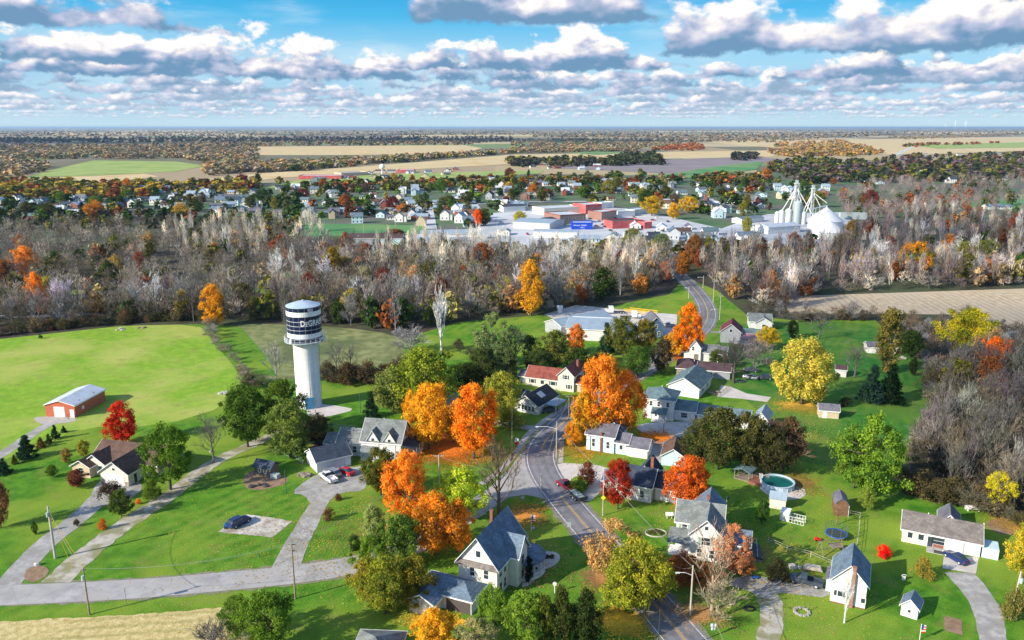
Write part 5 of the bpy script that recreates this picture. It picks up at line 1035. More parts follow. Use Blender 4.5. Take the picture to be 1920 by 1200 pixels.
mass('woodland', [('bare', 420, scatter(620, FOREST), gcols, 10, 17, .8), ('thicket', 300, scatter(520, FOREST), gcols, 4, 9, 1.2), ('bareup', 420, scatter(420, FOREST_R), rcols, 10, 17, .8), ('thicket', 300, scatter(380, FOREST_R), rcols, 4, 9, 1.2), ('bare', 420, scatter(430, LEFT_UP), gcols, 9, 15, .85), ('bareup', 420, scatter(70, [(700, 470), (960, 468), (980, 520), (720, 530)]) + scatter(60, [(300, 470), (340, 430), (600, 425), (620, 470), (420, 500)]) + scatter(50, [(1030, 480), (1230, 480), (1230, 530), (1040, 540)]), [(.72, .70, .72), TWP, (.48, .46, .47)], 12, 18, .8), ('bare', 420, scatter(150, [(-60, 470), (-60, 430), (300, 425), (560, 440), (560, 460), (300, 470)]), gcols + [TWP], 9, 15, .85), ('mid', 160, scatter(60, LEFT_UP) + scatter(70, FOREST) + scatter(60, FOREST_R), mixed, 8, 13, .8),
                  ('bare', 300, scatter(480, RIGHT_FAR), [TWL, (.22, .17, .24), (.16, .14, .18), TWG], 10, 16, .8), ('mid', 200, scatter(60, RIGHT_FAR), [RUS, DGR, DOL], 9, 14, .8), ('thicket', 300, scatter(130, WOOD_R), [(.13, .11, .09), TWD, (.09, .08, .06)], 4, 8, 1.2), ('thicket', 260, scatter(170, SCRUB_R), [(.18, .15, .14), (.13, .11, .10)], 3, 6, 1.2), ('bare', 420, scatter(110, WOOD_R), [(.17, .155, .14), (.12, .11, .10)], 10, 15, .7)],
     'tangled grey leafless woodland filling the river valley below the town', 'woodland')
# distant tree belts
def band(pts): return pts
FB = []
def fb(poly, n, cols, h0=9, h1=14, key='mid', q=26, wf=1.05): FB.append((key, q, scatter(int(n * 2.0), poly), cols, h0, h1, wf * 1.35))
aut = [(.36, .25, .16), (.34, .27, .19), (.28, .24, .16), (.20, .20, .13), (.28, .24, .20), (.36, .30, .19), (.27, .24, .23), (.30, .27, .26), (.18, .20, .13), (.38, .26, .15)]
drk = [(.04, .06, .055), (.06, .06, .05), (.05, .05, .045)]; gry = [(.20, .17, .15), (.24, .21, .19), (.17, .16, .12), (.22, .2, .12)]
fb([(-60, 330), (-60, 300), (100, 312), (90, 322), (40, 332)], 60, aut + gry); fb([(0, 300), (0, 282), (200, 280), (480, 270), (485, 290), (480, 322), (380, 330), (400, 308), (330, 298), (170, 298)], 420, aut + gry)
fb([(-60, 272), (200, 274), (480, 262), (900, 268), (900, 272), (482, 275), (300, 280), (-60, 284)], 380, aut + drk + gry); fb([(-60, 258), (960, 256), (960, 266), (870, 270), (480, 266), (-60, 270)], 650, drk + [(.10, .08, .09)], 9, 14, 'mid', 14)  # dark far-left belt: cloud shade put into the tree colours
fb([(-60, 244.5), (1000, 243), (1000, 253), (-60, 256)], 700, drk + aut, 9, 15, 'mid', 8, 1.5); fb([(480, 324), (480, 312), (700, 300), (900, 288), (1100, 276), (1120, 283), (960, 288), (700, 309), (560, 322)], 260, aut + [DGR, OLV, OLV])
fb([(960, 262), (1300, 258), (1560, 258), (1450, 268), (1320, 266), (1240, 278), (960, 274)], 420, aut + gry); fb([(960, 280), (1200, 280), (1200, 284), (1060, 286), (960, 288)], 120, aut + gry)
fb([(1000, 243), (1980, 242), (1980, 252), (1700, 254), (1560, 258), (1000, 258)], 900, aut + gry + drk, 9, 15, 'mid', 8, 1.4); fb([(1215, 282), (1310, 270), (1320, 280), (1300, 284)], 60, [(.34, .12, .05), (.28, .14, .06)])
fb([(1120, 312), (1160, 296), (1230, 290), (1242, 310)], 42, [(.04, .06, .03), (.055, .07, .035)], 13, 18, 'mid', 60, 1.); fb([(1370, 303), (1375, 292), (1415, 292), (1420, 301)], 14, drk, 12, 15, 'mid', 60, 1.); fb([(1440, 288), (1460, 268), (1580, 264), (1660, 288), (1600, 294), (1480, 296)], 190, [(.42, .26, .08), (.36, .24, .12), (.3, .22, .18), OLV])
fb([(1660, 258), (1910, 250), (1910, 254), (1700, 262)], 120, gry + aut); fb([(1680, 272), (1880, 268), (1880, 270), (1690, 276)], 26, [OLV, RUS]); fb([(1440, 322), (1450, 300), (1610, 305), (1700, 296), (1980, 288), (1980, 335), (1640, 345), (1500, 345)], 330, drk + [OLV, DGR, (.08, .10, .05), OLV, (.14, .06, .06), (.18, .14, .2), (.09, .10, .08), DOL], 9, 14, 'mid', 40)
fb([(950, 302), (1120, 300), (1120, 312), (960, 314)], 60, drk + [OLV]); fb([(-60, 360), (-60, 335), (60, 345), (290, 350), (400, 348), (480, 342), (480, 360), (200, 372), (-60, 380)], 170, [OLV, (.30, .26, .05), DGR, RUS, (.18, .16, .10), (.40, .30, .05)], 8, 12, 'mid', 40)
fb([(560, 350), (700, 345), (950, 340), (1200, 340), (1430, 330), (1440, 345), (1100, 350), (600, 362)], 120, [DGR, OLV, DOL, RUS, (.2, .18, .12)], 8, 12, 'mid', 40)
mass('distant_woods', FB, 'distant belts of autumn woods between the pale fields reaching the horizon', 'woods')
# fallen leaves on the grass
def litter(cx, cyy, rx, ry, n, cols, lb):
    g = np.random.default_rng(int(cx)); c = G(cx, cyy); ex = (G(cx + rx, cyy) - c).length; ey = (G(cx, cyy - ry) - c).length
    a = g.random(n) * 6.283; r = np.abs(g.normal(0, .52, n)) * (1 + .28 * np.sin(2 * a + cx) + .18 * np.sin(5 * a + cyy)); x = c.x + r * ex * np.cos(a); y = c.y + r * ey * np.sin(a); s = g.uniform(.07, .17, n); th = g.random(n) * 6.28
    V = np.empty((n, 4, 3))
    for k in range(4): V[:, k, 0] = x + s * np.cos(th + k * 1.571); V[:, k, 1] = y + s * np.sin(th + k * 1.571); V[:, k, 2] = .085 + g.random(n) * .01
    C = np.ones((n, 4)); C[:, :3] = np.array(cols)[g.integers(len(cols), size=n)] * g.uniform(.7, 1.2, (n, 1)); C = C.repeat(4, 0)
    o = bpy.data.objects.new('fallen_leaves', quadmesh('fallen_leaves', V.reshape(-1, 3), L_attr, C)); col.objects.link(o); tag(o, lb, 'fallen leaves', kind='stuff')
oc = [(.60, .18, .03), (.62, .27, .04), (.45, .10, .03)]; yc = [(.66, .45, .06), (.58, .36, .05)]
litter(850, 845, 95, 36, 15000, oc, 'orange fallen leaves under the two big maples'); litter(845, 820, 60, 20, 4000, oc + [(.5, .08, .04)], 'red and orange leaves beside the farmhouse porch'); litter(985, 965, 65, 26, 4500, [(.5, .24, .06), (.42, .22, .08)], 'rusty leaves on the grass wedge before the victorian house')
litter(1165, 1168, 45, 30, 9000, yc, 'yellow leaves on the verge under the yellow-green tree'); litter(1130, 1080, 50, 30, 4000, [(.45, .24, .12)], 'brown leaves on the lawn by the leaning tree'); litter(1500, 762, 52, 10, 9000, yc + [(.45, .35, .12)], 'yellow leaves under the pale yellow tree'); litter(1230, 820, 55, 14, 5000, oc, 'orange leaves in the yard behind the blue cottage')
litter(700, 1000, 420, 150, 8000, [(.36, .28, .10), (.30, .32, .08), (.44, .30, .10)], 'thin scatter of dry leaves over the middle lawns'); litter(1400, 1040, 300, 110, 7000, [(.36, .28, .10), (.30, .32, .08), (.44, .28, .10)], 'thin scatter of dry leaves over the right lawns'); litter(1480, 820, 220, 60, 7000, [(.36, .30, .10), (.30, .32, .08)], 'thin scatter of dry leaves over the back lawns')
litter(1100, 840, 60, 24, 7000, [(.46, .25, .05), (.5, .3, .05)], 'golden leaves on the lawn before the blue cottage'); litter(1272, 672, 20, 8, 2500, oc, 'orange leaves at the foot of the tall orange tree'); litter(235, 836, 30, 8, 2500, [(.6, .16, .06)], 'red leaves under the red maple'); litter(1500, 905, 45, 22, 3500, [(.42, .25, .09), (.3, .22, .06)], 'scattered brown leaves right of the pool')
litter(820, 1165, 60, 14, 5000, yc, 'yellow leaves below the victorian garage'); litter(1310, 1150, 60, 26, 3000, [(.33, .21, .11)], 'dull brown leaves on the right verge'); litter(1895, 985, 45, 16, 2500, [(.4, .25, .08)], 'brown leaves under the right wood edge'); litter(1000, 1060, 80, 60, 2500, [(.4, .28, .12)], 'sparse leaves on the lawn beside the victorian house')
# ------------------------------------------------------------------ vehicles
def paint(name, c): return M(name, c, rough=.25, spec=.6)
P_red = paint('red_paint', (.45, .015, .02)); P_white = paint('white_paint', (.75, .75, .75)); P_silver = M('silver_paint', (.45, .46, .48), rough=.3, metal=.6); P_navy = paint('navy_paint', (.012, .03, .12)); P_dark = paint('charcoal_paint', (.05, .065, .085)); P_maroon = paint('maroon_paint', (.22, .01, .03))
M_lamp = M('lamp_glass', (.8, .8, .75), rough=.2); M_tail = M('tail_lamp', (.5, .01, .01), rough=.3)
def loft(mb, st, m=0):     # stations: (x, half width low, z low, half width high, z high)
    o = len(mb.v); n = len(st)
    for x, wl, zl_, wh, zh in st: mb.v += [(x, -wl, zl_), (x, -wl * 1.03, (zl_ + zh) / 2), (x, -wh, zh - .03), (x, -wh + .08, zh), (x, wh - .08, zh), (x, wh, zh - .03), (x, wl * 1.03, (zl_ + zh) / 2), (x, wl, zl_)]
    for i in range(n - 1):
        for k in range(8): mb.f.append((o + i * 8 + k, o + i * 8 + (k + 1) % 8, o + (i + 1) * 8 + (k + 1) % 8, o + (i + 1) * 8 + k)); mb.m.append(m)
    mb.f += [tuple(o + k for k in range(7, -1, -1)), tuple(o + (n - 1) * 8 + k for k in range(8))]; mb.m += [m, m]
def wheels(root, xs, tw_, r=.34):
    for x in xs:
        for sd in (-1, 1):
            w = MB(); w.tube([(x, sd * tw_ - .12, r), (x, sd * tw_ + .12, r)], r, 14); o = w.build('wheel', M_black, root)
            MB().tube([(x, sd * (tw_ + .02) - .11, r), (x, sd * (tw_ + .02) + .11, r)], r * .58, 10).build('rim', M_ins, o)
def vehicle(A, Bp, label, mat, kind='car', cat=None, z=.06):
    a, b = G(*A), G(*Bp); d = (b - a).normalized(); c = (a + b) / 2; c.z = z      # A rear, B front
    nm = {'car': 'parked_car', 'suv': 'suv', 'pickup': 'pickup_truck'}[kind]
    root = thing(nm, label, cat or {'car': 'car', 'suv': 'car', 'pickup': 'pickup truck'}[kind], c, math.atan2(d.y, d.x)); q = MB(); g = MB()
    if kind == 'car':
        loft(q, [(-2.3, .78, .35, .72, .78), (-2.15, .86, .25, .84, .95), (-1.2, .88, .22, .86, 1.0), (.9, .88, .22, .86, .98), (2.0, .86, .25, .80, .80), (2.3, .75, .35, .66, .62)])
        loft(g, [(-1.75, .72, .95, .60, 1.0), (-1.0, .76, .95, .60, 1.40), (.1, .76, .95, .60, 1.44), (1.05, .74, .95, .62, 1.0)]); roof = MB().box(-.98, .12, -.56, .56, 1.425, 1.47); wx = (-1.4, 1.4)
    elif kind == 'suv':
        loft(q, [(-2.35, .82, .4, .80, 1.05), (-2.2, .92, .3, .88, 1.12), (1.0, .92, .3, .88, 1.10), (2.1, .9, .32, .82, .95), (2.35, .8, .4, .7, .75)])
        loft(g, [(-2.2, .82, 1.1, .70, 1.14), (-1.9, .84, 1.1, .70, 1.66), (.3, .84, 1.1, .70, 1.70), (1.15, .80, 1.08, .70, 1.12)]); roof = MB().box(-1.88, .32, -.66, .66, 1.69, 1.74); wx = (-1.45, 1.5)
    else:
        loft(q, [(-.4, .94, .42, .92, 1.12), (1.3, .94, .42, .92, 1.10), (2.45, .92, .42, .86, 1.02), (2.75, .84, .5, .78, .9)]); q.box(-2.85, -.41, -.95, -.86, .45, 1.12); q.box(-2.85, -.41, .86, .95, .45, 1.12); q.box(-2.85, -2.76, -.855, .855, .45, 1.08); q.box(-2.75, -.41, -.855, .855, .45, .62)
        loft(g, [(-.42, .82, 1.1, .70, 1.14), (-.3, .84, 1.1, .70, 1.72), (.75, .84, 1.1, .70, 1.76), (1.4, .80, 1.08, .70, 1.12)]); roof = MB().box(-.28, .77, -.66, .66, 1.74, 1.80); wx = (-1.8, 1.85)
    q.build('body', mat, root, False); g.build('cabin_glass', M_glass, root); roof.build('roof', mat, root); wheels(root, wx, .80 if kind == 'car' else .85, .33 if kind == 'car' else .39)
    L_ = {'car': 2.28, 'suv': 2.33, 'pickup': 2.73}[kind]
    for sd in (-1, 1):
        MB().box(L_ - .12, L_ + .03, sd * .58 - .14, sd * .58 + .14, .62, .76).build('headlight', M_lamp, root); MB().box(-L_ - .14 if kind == 'pickup' else -L_ - .02, -L_ + .1 if kind != 'pickup' else -L_ - .08, sd * .68 - .1, sd * .68 + .1, .75, .95).build('tail_light', M_tail, root)
    return root
vehicle((627, 908), (604, 892), 'white pickup with an empty bed parked on the farmhouse gravel', P_white, 'pickup'); vehicle((633, 896), (612, 887), 'silver car parked between the white pickup and the garage', P_silver, 'suv'); vehicle((660, 893), (640, 883), 'red car parked before the two-bay garage', P_red)
vehicle((434, 991), (463, 977), 'dark blue car parked on the broken concrete slab', P_navy, 'suv', z=.07); vehicle((1535, 1101), (1484, 1089), 'dark pickup parked beside the white two-storey barn', P_dark, 'pickup'); vehicle((1803, 1057), (1781, 1044), 'dark blue sedan parked before the white garage doors', P_navy)
vehicle((1074, 924), (1049, 908), 'maroon pickup on the main road pulling a trailer', P_maroon, 'pickup', z=.07); vehicle((1262, 614), (1245, 612), 'silver pickup beside the blue house', P_silver, 'pickup'); vehicle((1420, 698), (1396, 696), 'dark car parked in the junk-filled yard', P_dark); vehicle((1416, 712), (1398, 709), 'silver car wreck in the junk-filled yard', P_silver); vehicle((1441, 711), (1428, 710), 'dark hatchback at the right of the junk-filled yard', P_dark)
vehicle((1040, 771), (1018, 774), 'black car under the carport of the black roofed bungalow', P_dark); vehicle((1278, 828), (1262, 832), 'dark car parked beside the mint gable garage', P_dark, 'suv')
a, b = G(1097, 946), G(1068, 922); c = (a + b) / 2; c.z = .07
tr = thing('utility_trailer', 'flat trailer of pipes and wheels behind the maroon pickup', 'trailer', c, math.atan2(b.y - a.y, b.x - a.x)); MB().box(-2.6, 2.2, -1, 1, .55, .72).box(2.2, 3.6, -.06, .06, .5, .6).build('bed', M_dark, tr); wheels(tr, (-1.1, -.2), 1.05, .34)
q = MB(); [q.tube([(-2.4 + k * .1, -.7 + k * .28, .85), (2.1, -.7 + k * .26, .9)], .09, 6) for k in range(6)]; q.build('load', M_ins, tr); MB().box(-2.6, -2.5, -1, 1, .7, 1.3).box(-2.5, 2.2, -1, -.94, 1.0, 1.06).box(-2.5, 2.2, .94, 1, 1.0, 1.06).build('side_rail', M_dark, tr)
def semi(A, Bp, label, mat, boom=None):
    a, b = G(*A), G(*Bp); c = (a + b) / 2; c.z = .06; r = thing('truck', label, 'truck', c, math.atan2(b.y - a.y, b.x - a.x)); MB().box(1.2, 3.2, -1.2, 1.2, .7, 3.1).box(3.2, 4.6, -.95, .95, .7, 1.9).build('cab', mat, r)
    MB().box(3.205, 3.23, -1, 1, 2.0, 2.9).build('windscreen', M_glass, r); MB().box(-3.4, 1.2, -.5, .5, .7, 1.0).build('chassis', M_dark, r); wheels(r, (-2.9, -1.8, 3.8), 1.0, .48)
semi((1162, 588), (1148, 588), 'white truck cab parked among yellow booms in the yard', P_white); semi((1172, 597), (1186, 597), 'white tractor unit nearest the workshop roof', P_white)
for (x0, y0, x1, y1, c_, lb) in ((1180, 583, 1232, 589, M_yel, 'long yellow steel boom lying in the truck yard'), (1168, 585, 1210, 591, M_yel, 'shorter yellow boom beside the white truck'), (1122, 588, 1146, 585, M_chim, 'rust red beam stack left of the white truck')):
    a, b = G(x0, y0), G(x1, y1); o = MB(); [o.bar((0, dy, z), ((b - a).length, dy, z), .16) for dy in (0, .9) for z in (.6, 1.3)]; [o.bar((k, 0, .6), (k + .8, .9, 1.3), .1) for k in range(0, int((b - a).length) - 1, 1)]
    o = o.build('steel_boom', c_, loc=a, rz=math.atan2(b.y - a.y, b.x - a.x)); tag(o, lb, 'boom')
# ------------------------------------------------------------------ poles, signs, wires
TIPS = {}
def pole(px, py, ptop, label, mat=None, arm=0, can=False, lamp=0, rz=0., key=None, r=.15, lean=0., cat='utility pole', nm='utility_pole', arms=1):
    b = G(px, py); h_ = top(b, ptop); p = thing(nm, label, cat, b, rz); MB().tube([(0, 0, -.1), (lean * h_, 0, h_)], [r, r * .7], 8).build('post', mat or M_pole, p)
    for k in range(arms if arm else 0):
        z = h_ - .35 - k * 1.1; MB().box(lean * z - arm / 2, lean * z + arm / 2, -.07 + .15, .07 + .15, z, z + .13).build('crossarm', mat or M_pole, p); q = MB()
        for x in (-arm / 2 + .1, -arm / 4, arm / 4, arm / 2 - .1): q.lathe([(.0, z + .32), (.06, z + .3), (.05, z + .13)], 6, c=(x + lean * z, .15))
        q.build('insulator', M_ins, p)
    if can: MB().lathe([(0, h_ - 1.0), (.24, h_ - 1.02), (.24, h_ - 1.85), (0, h_ - 1.87)], 12, c=(lean * h_, -.4)).build('transformer', M_ins, p)
    if lamp: q = MB(); q.tube([(lean * h_ * .8, 0, h_ * .8), (lamp * .5, -.1, h_ * .82 + .4), (lamp, -.1, h_ * .82 + .4)], .05, 5); q.build('lamp_arm', M_trim, p); MB().box(lamp - .3, lamp + .3, -.25, .05, h_ * .82 + .28, h_ * .82 + .42).build('lamp_head', M_trim, p)
    if key: TIPS[key] = b + Vector((lean * h_, 0, h_ - .3))
    return p
pole(168, 1153, 1066, 'weathered wooden pole with insulators at the stubble field edge', can=True, key='a', arm=.6); pole(104, 1047, 949, 'thick pale pole with stay wires between driveway and farm lane', M_polew, r=.24, can=True, key='b', cat='utility pole'); pole(554, 1123, 1019, 'tall brown pole with two crossarms at the drive mouth', arm=1.3, key='c', arms=2)
pole(824, 913, 853, 'pale T-topped pole before the orange maples', M_polew, arm=2.2, key='d'); pole(1014, 937, 888, 'short pale post at the corner of the grass wedge', M_polew, key='e'); pole(1130, 967, 884, 'slim pale pole carrying a yellow diamond sign', M_polew, key='f', r=.11); pole(1294, 1154, 1060, 'pale street light pole by the verge of dry brush', M_polew, lamp=-2.4, key='g', r=.17)
pole(1894, 1160, 1071, 'leaning pale pole with grey transformer by the right driveway', M_polew, can=True, lean=.06, key='h', r=.17); pole(1043, 859, 790, 'white street light pole at the bend reaching over the road', M_polew, lamp=-4.6, key='i', r=.13); pole(1066, 812, 742, 'dark wooden pole at the road edge', M_pole, arm=1.8, key='j'); pole(960, 838, 768, 'bare yellowish pole left of the red and white sign', M_polew, key='k', r=.1)
pole(1048, 775, 722, 'thin pole before the red roofed house', M_polew, lamp=-1.2, r=.1, key='l'); pole(1233, 1235, 1144, 'dark thin pole at the foot of the photo beside the road', M_dark, r=.09); pole(537, 926, 881, 'thin dark post with a light beside the cabin shed', M_green, r=.09, key='m'); pole(676, 775, 738, 'thin dark post right of the water tower', M_green, r=.09)
pole(1244, 812, 780, 'small grey post in the gravel yard', M_pole, r=.09, key='n'); pole(1337, 568, 526, 'tall T-topped pole right of the road bend', M_polew, arm=1.8, key='o'); pole(1349, 600, 554, 'second T-topped pole right of the road bend', M_polew, arm=1.8, key='p'); pole(1291, 560, 537, 'short lamp pole inside the road bend', M_polew, lamp=-1.5); pole(1318, 540, 517, 'lamp pole at the upper end of the road bend', M_polew, lamp=-2.5); pole(1329, 616, 574, 'dark pole at the road beside the orange tree', M_pole, key='q', lamp=2)
pole(694, 1122, 1096, 'short white marker post under the gold maples', M_trim, r=.08); pole(679, 1068, 1038, 'grey post at the edge of the side road', M_polew, r=.09); pole(486, 1045, 1034, 'short green post on the lawn below the concrete slab', M_green, r=.09, cat='post', nm='marker_post'); pole(1430, 962, 942, 'thin stake beside the pale shed', M_polew, r=.05, cat='stake', nm='stake')
for k, (x, y, t) in enumerate(((610, 312, 297), (631, 309, 296), (660, 307, 298), (691, 306, 298), (719, 305, 299), (732, 307, 300))): pole(x, y, t, 'tall floodlight mast of the ball park, number %s from the left' % ['one', 'two', 'three', 'four', 'five', 'six'][k], M_polew, arm=5, r=.3, cat='floodlight mast', nm='floodlight_mast')
for x, y, t in ((893, 424, 402), (742, 425, 400), (682, 438, 420), (1136, 400, 380), (1150, 402, 376), (1148, 398, 374), (174, 330, 318), (224, 322, 312), (94, 480, 440), (1095, 436, 424), (1415, 408, 395)):
    pole(x, y, t, 'slim pale pole among the town houses, %s' % {893: 'beside the orange-red street tree', 742: 'in front of the pale gabled houses', 682: 'on the bright green lawn', 1136: 'left of the pair behind the shops', 1150: 'right one of the pair behind the shops', 1148: 'thin one of the pair behind the shops', 174: 'left in the far pasture', 224: 'right in the far pasture', 94: 'deep in the left wood', 1095: 'at the blue mural', 1415: 'beside the elevator yard'}[x], M_polew, r=.14)
def wire(a, b, label, sag=.7, off=(0, 0, 0), r=.028):
    a, b = TIPS[a] + Vector(off), (TIPS[b] if isinstance(b, str) else b) + Vector(off); pts = []
    for k in range(17): t = k / 16; p = a.lerp(b, t); p.z -= sag * 4 * t * (1 - t); pts.append(p)
    tag(MB().tube(pts, r, 4).build('power_line', M_wire), label, 'cable')
wire('f', 'g', 'slack cable from the diamond sign pole to the street light pole'); wire('i', 'f', 'cable from the road bend light to the diamond sign pole'); wire('g', G(1400, 1290, 7), 'cable running from the street light pole out of the lower edge'); wire('j', 'i', 'cable between the dark road pole and the bend light')
for k, (a_, b_, lb) in enumerate((('d', 'e', 'upper'), ('n', 'i', 'slack'), ('c', 'd', 'long'))): wire(a_, b_, '%s cable %s' % (lb, ['from the T-topped pole to the wedge post', 'from the gravel yard post to the bend light', 'from the two-armed pole to the T-topped pole'][k]), 1.0, r=.022)
for dx in (-.55, .55): wire('a', 'c', '%s of the pair of cables along the side road' % ('left one' if dx < 0 else 'right one'), 1.3, (dx, 0, .3), .014); wire('o', 'p', '%s of the pair of cables by the road bend' % ('left one' if dx < 0 else 'right one'), .6, (dx, 0, .3), .03)
for k, (x, y, lb) in enumerate(((1262, 1060, 'to the gabled house'), (1205, 930, 'to the navy roofed house'))): wire('f' if k else 'g', G(x, y, 5.2 if k else 6.), 'service cable %s' % lb, .4, r=.02)
wire('a', 'b', 'cable across the side road to the thick pale pole', 1.2); wire('e', 'i', 'short cable above the junction')
for dx, lb in ((4.2, 'outer stay wire of the thick pale pole'), (3.0, 'inner stay wire of the thick pale pole')):
    b = TIPS['b']; tag(MB().tube([b + Vector((0, 0, -1)), Vector((b.x + dx * 1.6, b.y - 3.2, 0))], .03, 4).build('stay_wire', M_yel), lb, 'stay wire')
def signpost(px, py, ptop, label, board, mat, lab2=None, diamond=False, w=.6, hh=.6, txt=None, tm=None):
    b = G(px, py); h_ = top(b, ptop); s = thing('road_sign', label, 'sign', b, 0); MB().tube([(0, 0, 0), (0, 0, h_)], .04, 6).build('post', M_steel, s); o = MB()
    if diamond: o.add([(0, -.06, h_ - 2 * w), (w, -.06, h_ - w), (0, -.06, h_), (-w, -.06, h_ - w), (0, -.03, h_ - 2 * w), (w, -.03, h_ - w), (0, -.03, h_), (-w, -.03, h_ - w)], [(0, 1, 2, 3), (7, 6, 5, 4), (0, 4, 5, 1), (1, 5, 6, 2), (2, 6, 7, 3), (3, 7, 4, 0)])
    else: o.box(-w, w, -.07, -.03, h_ - hh, h_)
    o.build('board', mat, s)
    if txt:
        me = lettering(txt, hh * .9, s, tm); W_ = wid(me); me.materials.clear(); me.materials.append(tm); t_ = inst(me, 'lettering', s, (-W_ / 2, -.08, h_ - hh * .85)); t_.rotation_euler = (math.pi / 2, 0, 0)
    return s
b = G(1130, 967); h_ = top(b, 936); o = MB().add([(b.x, b.y - .2, h_ - .1), (b.x + .5, b.y - .2, h_ + .4), (b.x, b.y - .2, h_ + .9), (b.x - .5, b.y - .2, h_ + .4), (b.x, b.y - .16, h_ - .1), (b.x + .5, b.y - .16, h_ + .4), (b.x, b.y - .16, h_ + .9), (b.x - .5, b.y - .16, h_ + .4)], [(0, 1, 2, 3), (7, 6, 5, 4), (0, 4, 5, 1), (1, 5, 6, 2), (2, 6, 7, 3), (3, 7, 4, 0)]).build('diamond_sign', M_ylw2); tag(o, 'yellow diamond sign on the slim pale pole', 'sign')
s = signpost(969, 836, 821, 'red and white boundary sign at the roadside leaves', 1, M_trim, w=.45, hh=1.6); MB().box(-.5, .5, -.1, -.075, .3, 1.1).build('red_panel', M_redP, s); signpost(1067, 1002, 979, 'grey sign back standing at the road edge by the victorian lawn', 1, M_ins, w=.35, hh=1.0)
s = signpost(1336, 1193, 1169, 'white route sign pair on the dull leafy verge', 1, M_trim, w=.42, hh=.5); MB().box(-.3, .3, -.07, -.03, 1.1, 1.6).build('board', M_trim, s); signpost(238, 1137, 1103, 'thin sign post between road and stubble', 1, M_steel, w=.05, hh=.8); signpost(1071, 915, 893, 'small white post sign at the gravel island', 1, M_trim, w=.12, hh=.5)
for x0, y0, tp, lb in ((996, 996, 965, 'flag on a pole beside the victorian porch'), (1724, 1200, 1170, 'flag on a white pole at the lower edge'), (1362, 948, 931, 'green garden flag pole behind the gabled house')):
    b = G(x0, y0); h_ = top(b, tp); f = thing('flagpole', lb, 'flagpole', b); MB().tube([(0, 0, 0), (0, 0, h_)], .05, 6).build('post', M_trim, f); o = MB()
    if x0 == 1362: o.box(0, .4, -.02, .02, h_ - .8, h_ - .1); o.build('flag', M_green, f); continue
    for k in range(6): o.box(0, .75, -.015, .015, h_ - 1.5 + k * .22, h_ - 1.28 + k * .22, k % 2)
    o.build('flag', [M_redP, M_trim], f); MB().box(0, .36, -.03, .03, h_ - .85, h_ - .17).build('canton', M_blueP, f)
# ------------------------------------------------------------------ yards
b = G(1457, 912); p = thing('swimming_pool', 'round above-ground pool with blue-green water beside the deck', 'pool', b); R_ = 3.45
MB().lathe([(R_, .1), (R_, 1.25), (R_ + .14, 1.25), (R_ + .14, 1.33), (R_ - .2, 1.33), (R_ - .2, .2)], 48).build('wall', M('pale_blue_pool_wall', (.45, .58, .68), (.40, .52, .62), 1), p, False)
MB().lathe([(0, 1.02), (R_ - .19, 1.02)], 48).build('water', M('pool_water', (.010, .10, .10), (.015, .14, .13), .6, .08, spec=.6), p); q = MB()
for k in range(20): a = 2 * math.pi * k / 20; q.box(R_ * math.cos(a) - .05, R_ * math.cos(a) + .05, R_ * math.sin(a) - .05, R_ * math.sin(a) + .05, .1, 1.3)
q.build('wall_rib', M_trim, p); q = MB(); [q.tube([(-R_ + dx, 1.6 + dy, .9), (-R_ + dx, 1.6 + dy, 2.1), (-R_ + dx + .5, 1.6 + dy - .1, 2.1), (-R_ + dx + .5, 1.6 + dy - .1, 1.2)], .04, 5) for dx, dy in ((.2, 0), (.2, .5))]; q.build('ladder', M_trim, p)
c = G(1468, 918); tag(MB().lathe([(0, .07), (4.6, .07), (4.7, 0)], 40).build('pool_base', S_pale, loc=c), kind='structure')
def trampoline(px, py, r, label, net, ring):
    b = G(px, py); p = thing('trampoline', label, 'trampoline', b); MB().lathe([(r - .32, .86), (r - .3, .93), (r, .93), (r + .03, .86)], 36).build('pad', ring, p); MB().lathe([(0, .84), (r - .3, .88)], 36).build('mat', M_dark, p); q = MB()
    for k in range(8): a = 2 * math.pi * k / 8; q.tube([(r * math.cos(a), r * math.sin(a), 0), (r * math.cos(a), r * math.sin(a), 2.5 if net else .9)], .035, 5)
    q.build('leg', M_steel, p)
    if net:
        q = MB()
        for z in (1.4, 1.9, 2.45): q.tube([(r * math.cos(a), r * math.sin(a), z) for a in [2 * math.pi * k / 24 for k in range(25)]], .02, 3, cap=False)
        for k in range(36): a = 2 * math.pi * k / 36; q.tube([(r * math.cos(a), r * math.sin(a), .9), (r * math.cos(a), r * math.sin(a), 2.45)], .012, 3)
        q.build('net', M_green, p)
trampoline(1567, 1008, 2.0, 'blue rimmed trampoline with dark safety net', True, M_blueP); trampoline(599, 834, 2.15, 'black trampoline under the dark tree behind the farmhouse', False, M_dark)
tag(MB().lathe([(0, .05), (2.6, .05), (2.7, 0)], 24).build('trampoline_pad', S_brown, loc=G(602, 838)), kind='structure')
b = G(1560, 1036); p = thing('swing_set', 'weathered timber swing set with slide below the blue trampoline', 'swing set', b, .2); p.scale = (1.35, 1.35, 1.1); q = MB()
for x in (-1.8, 1.2): q.bar((x, -.9, 0), (x, 0, 2.3), .14); q.bar((x, .9, 0), (x, 0, 2.3), .14)
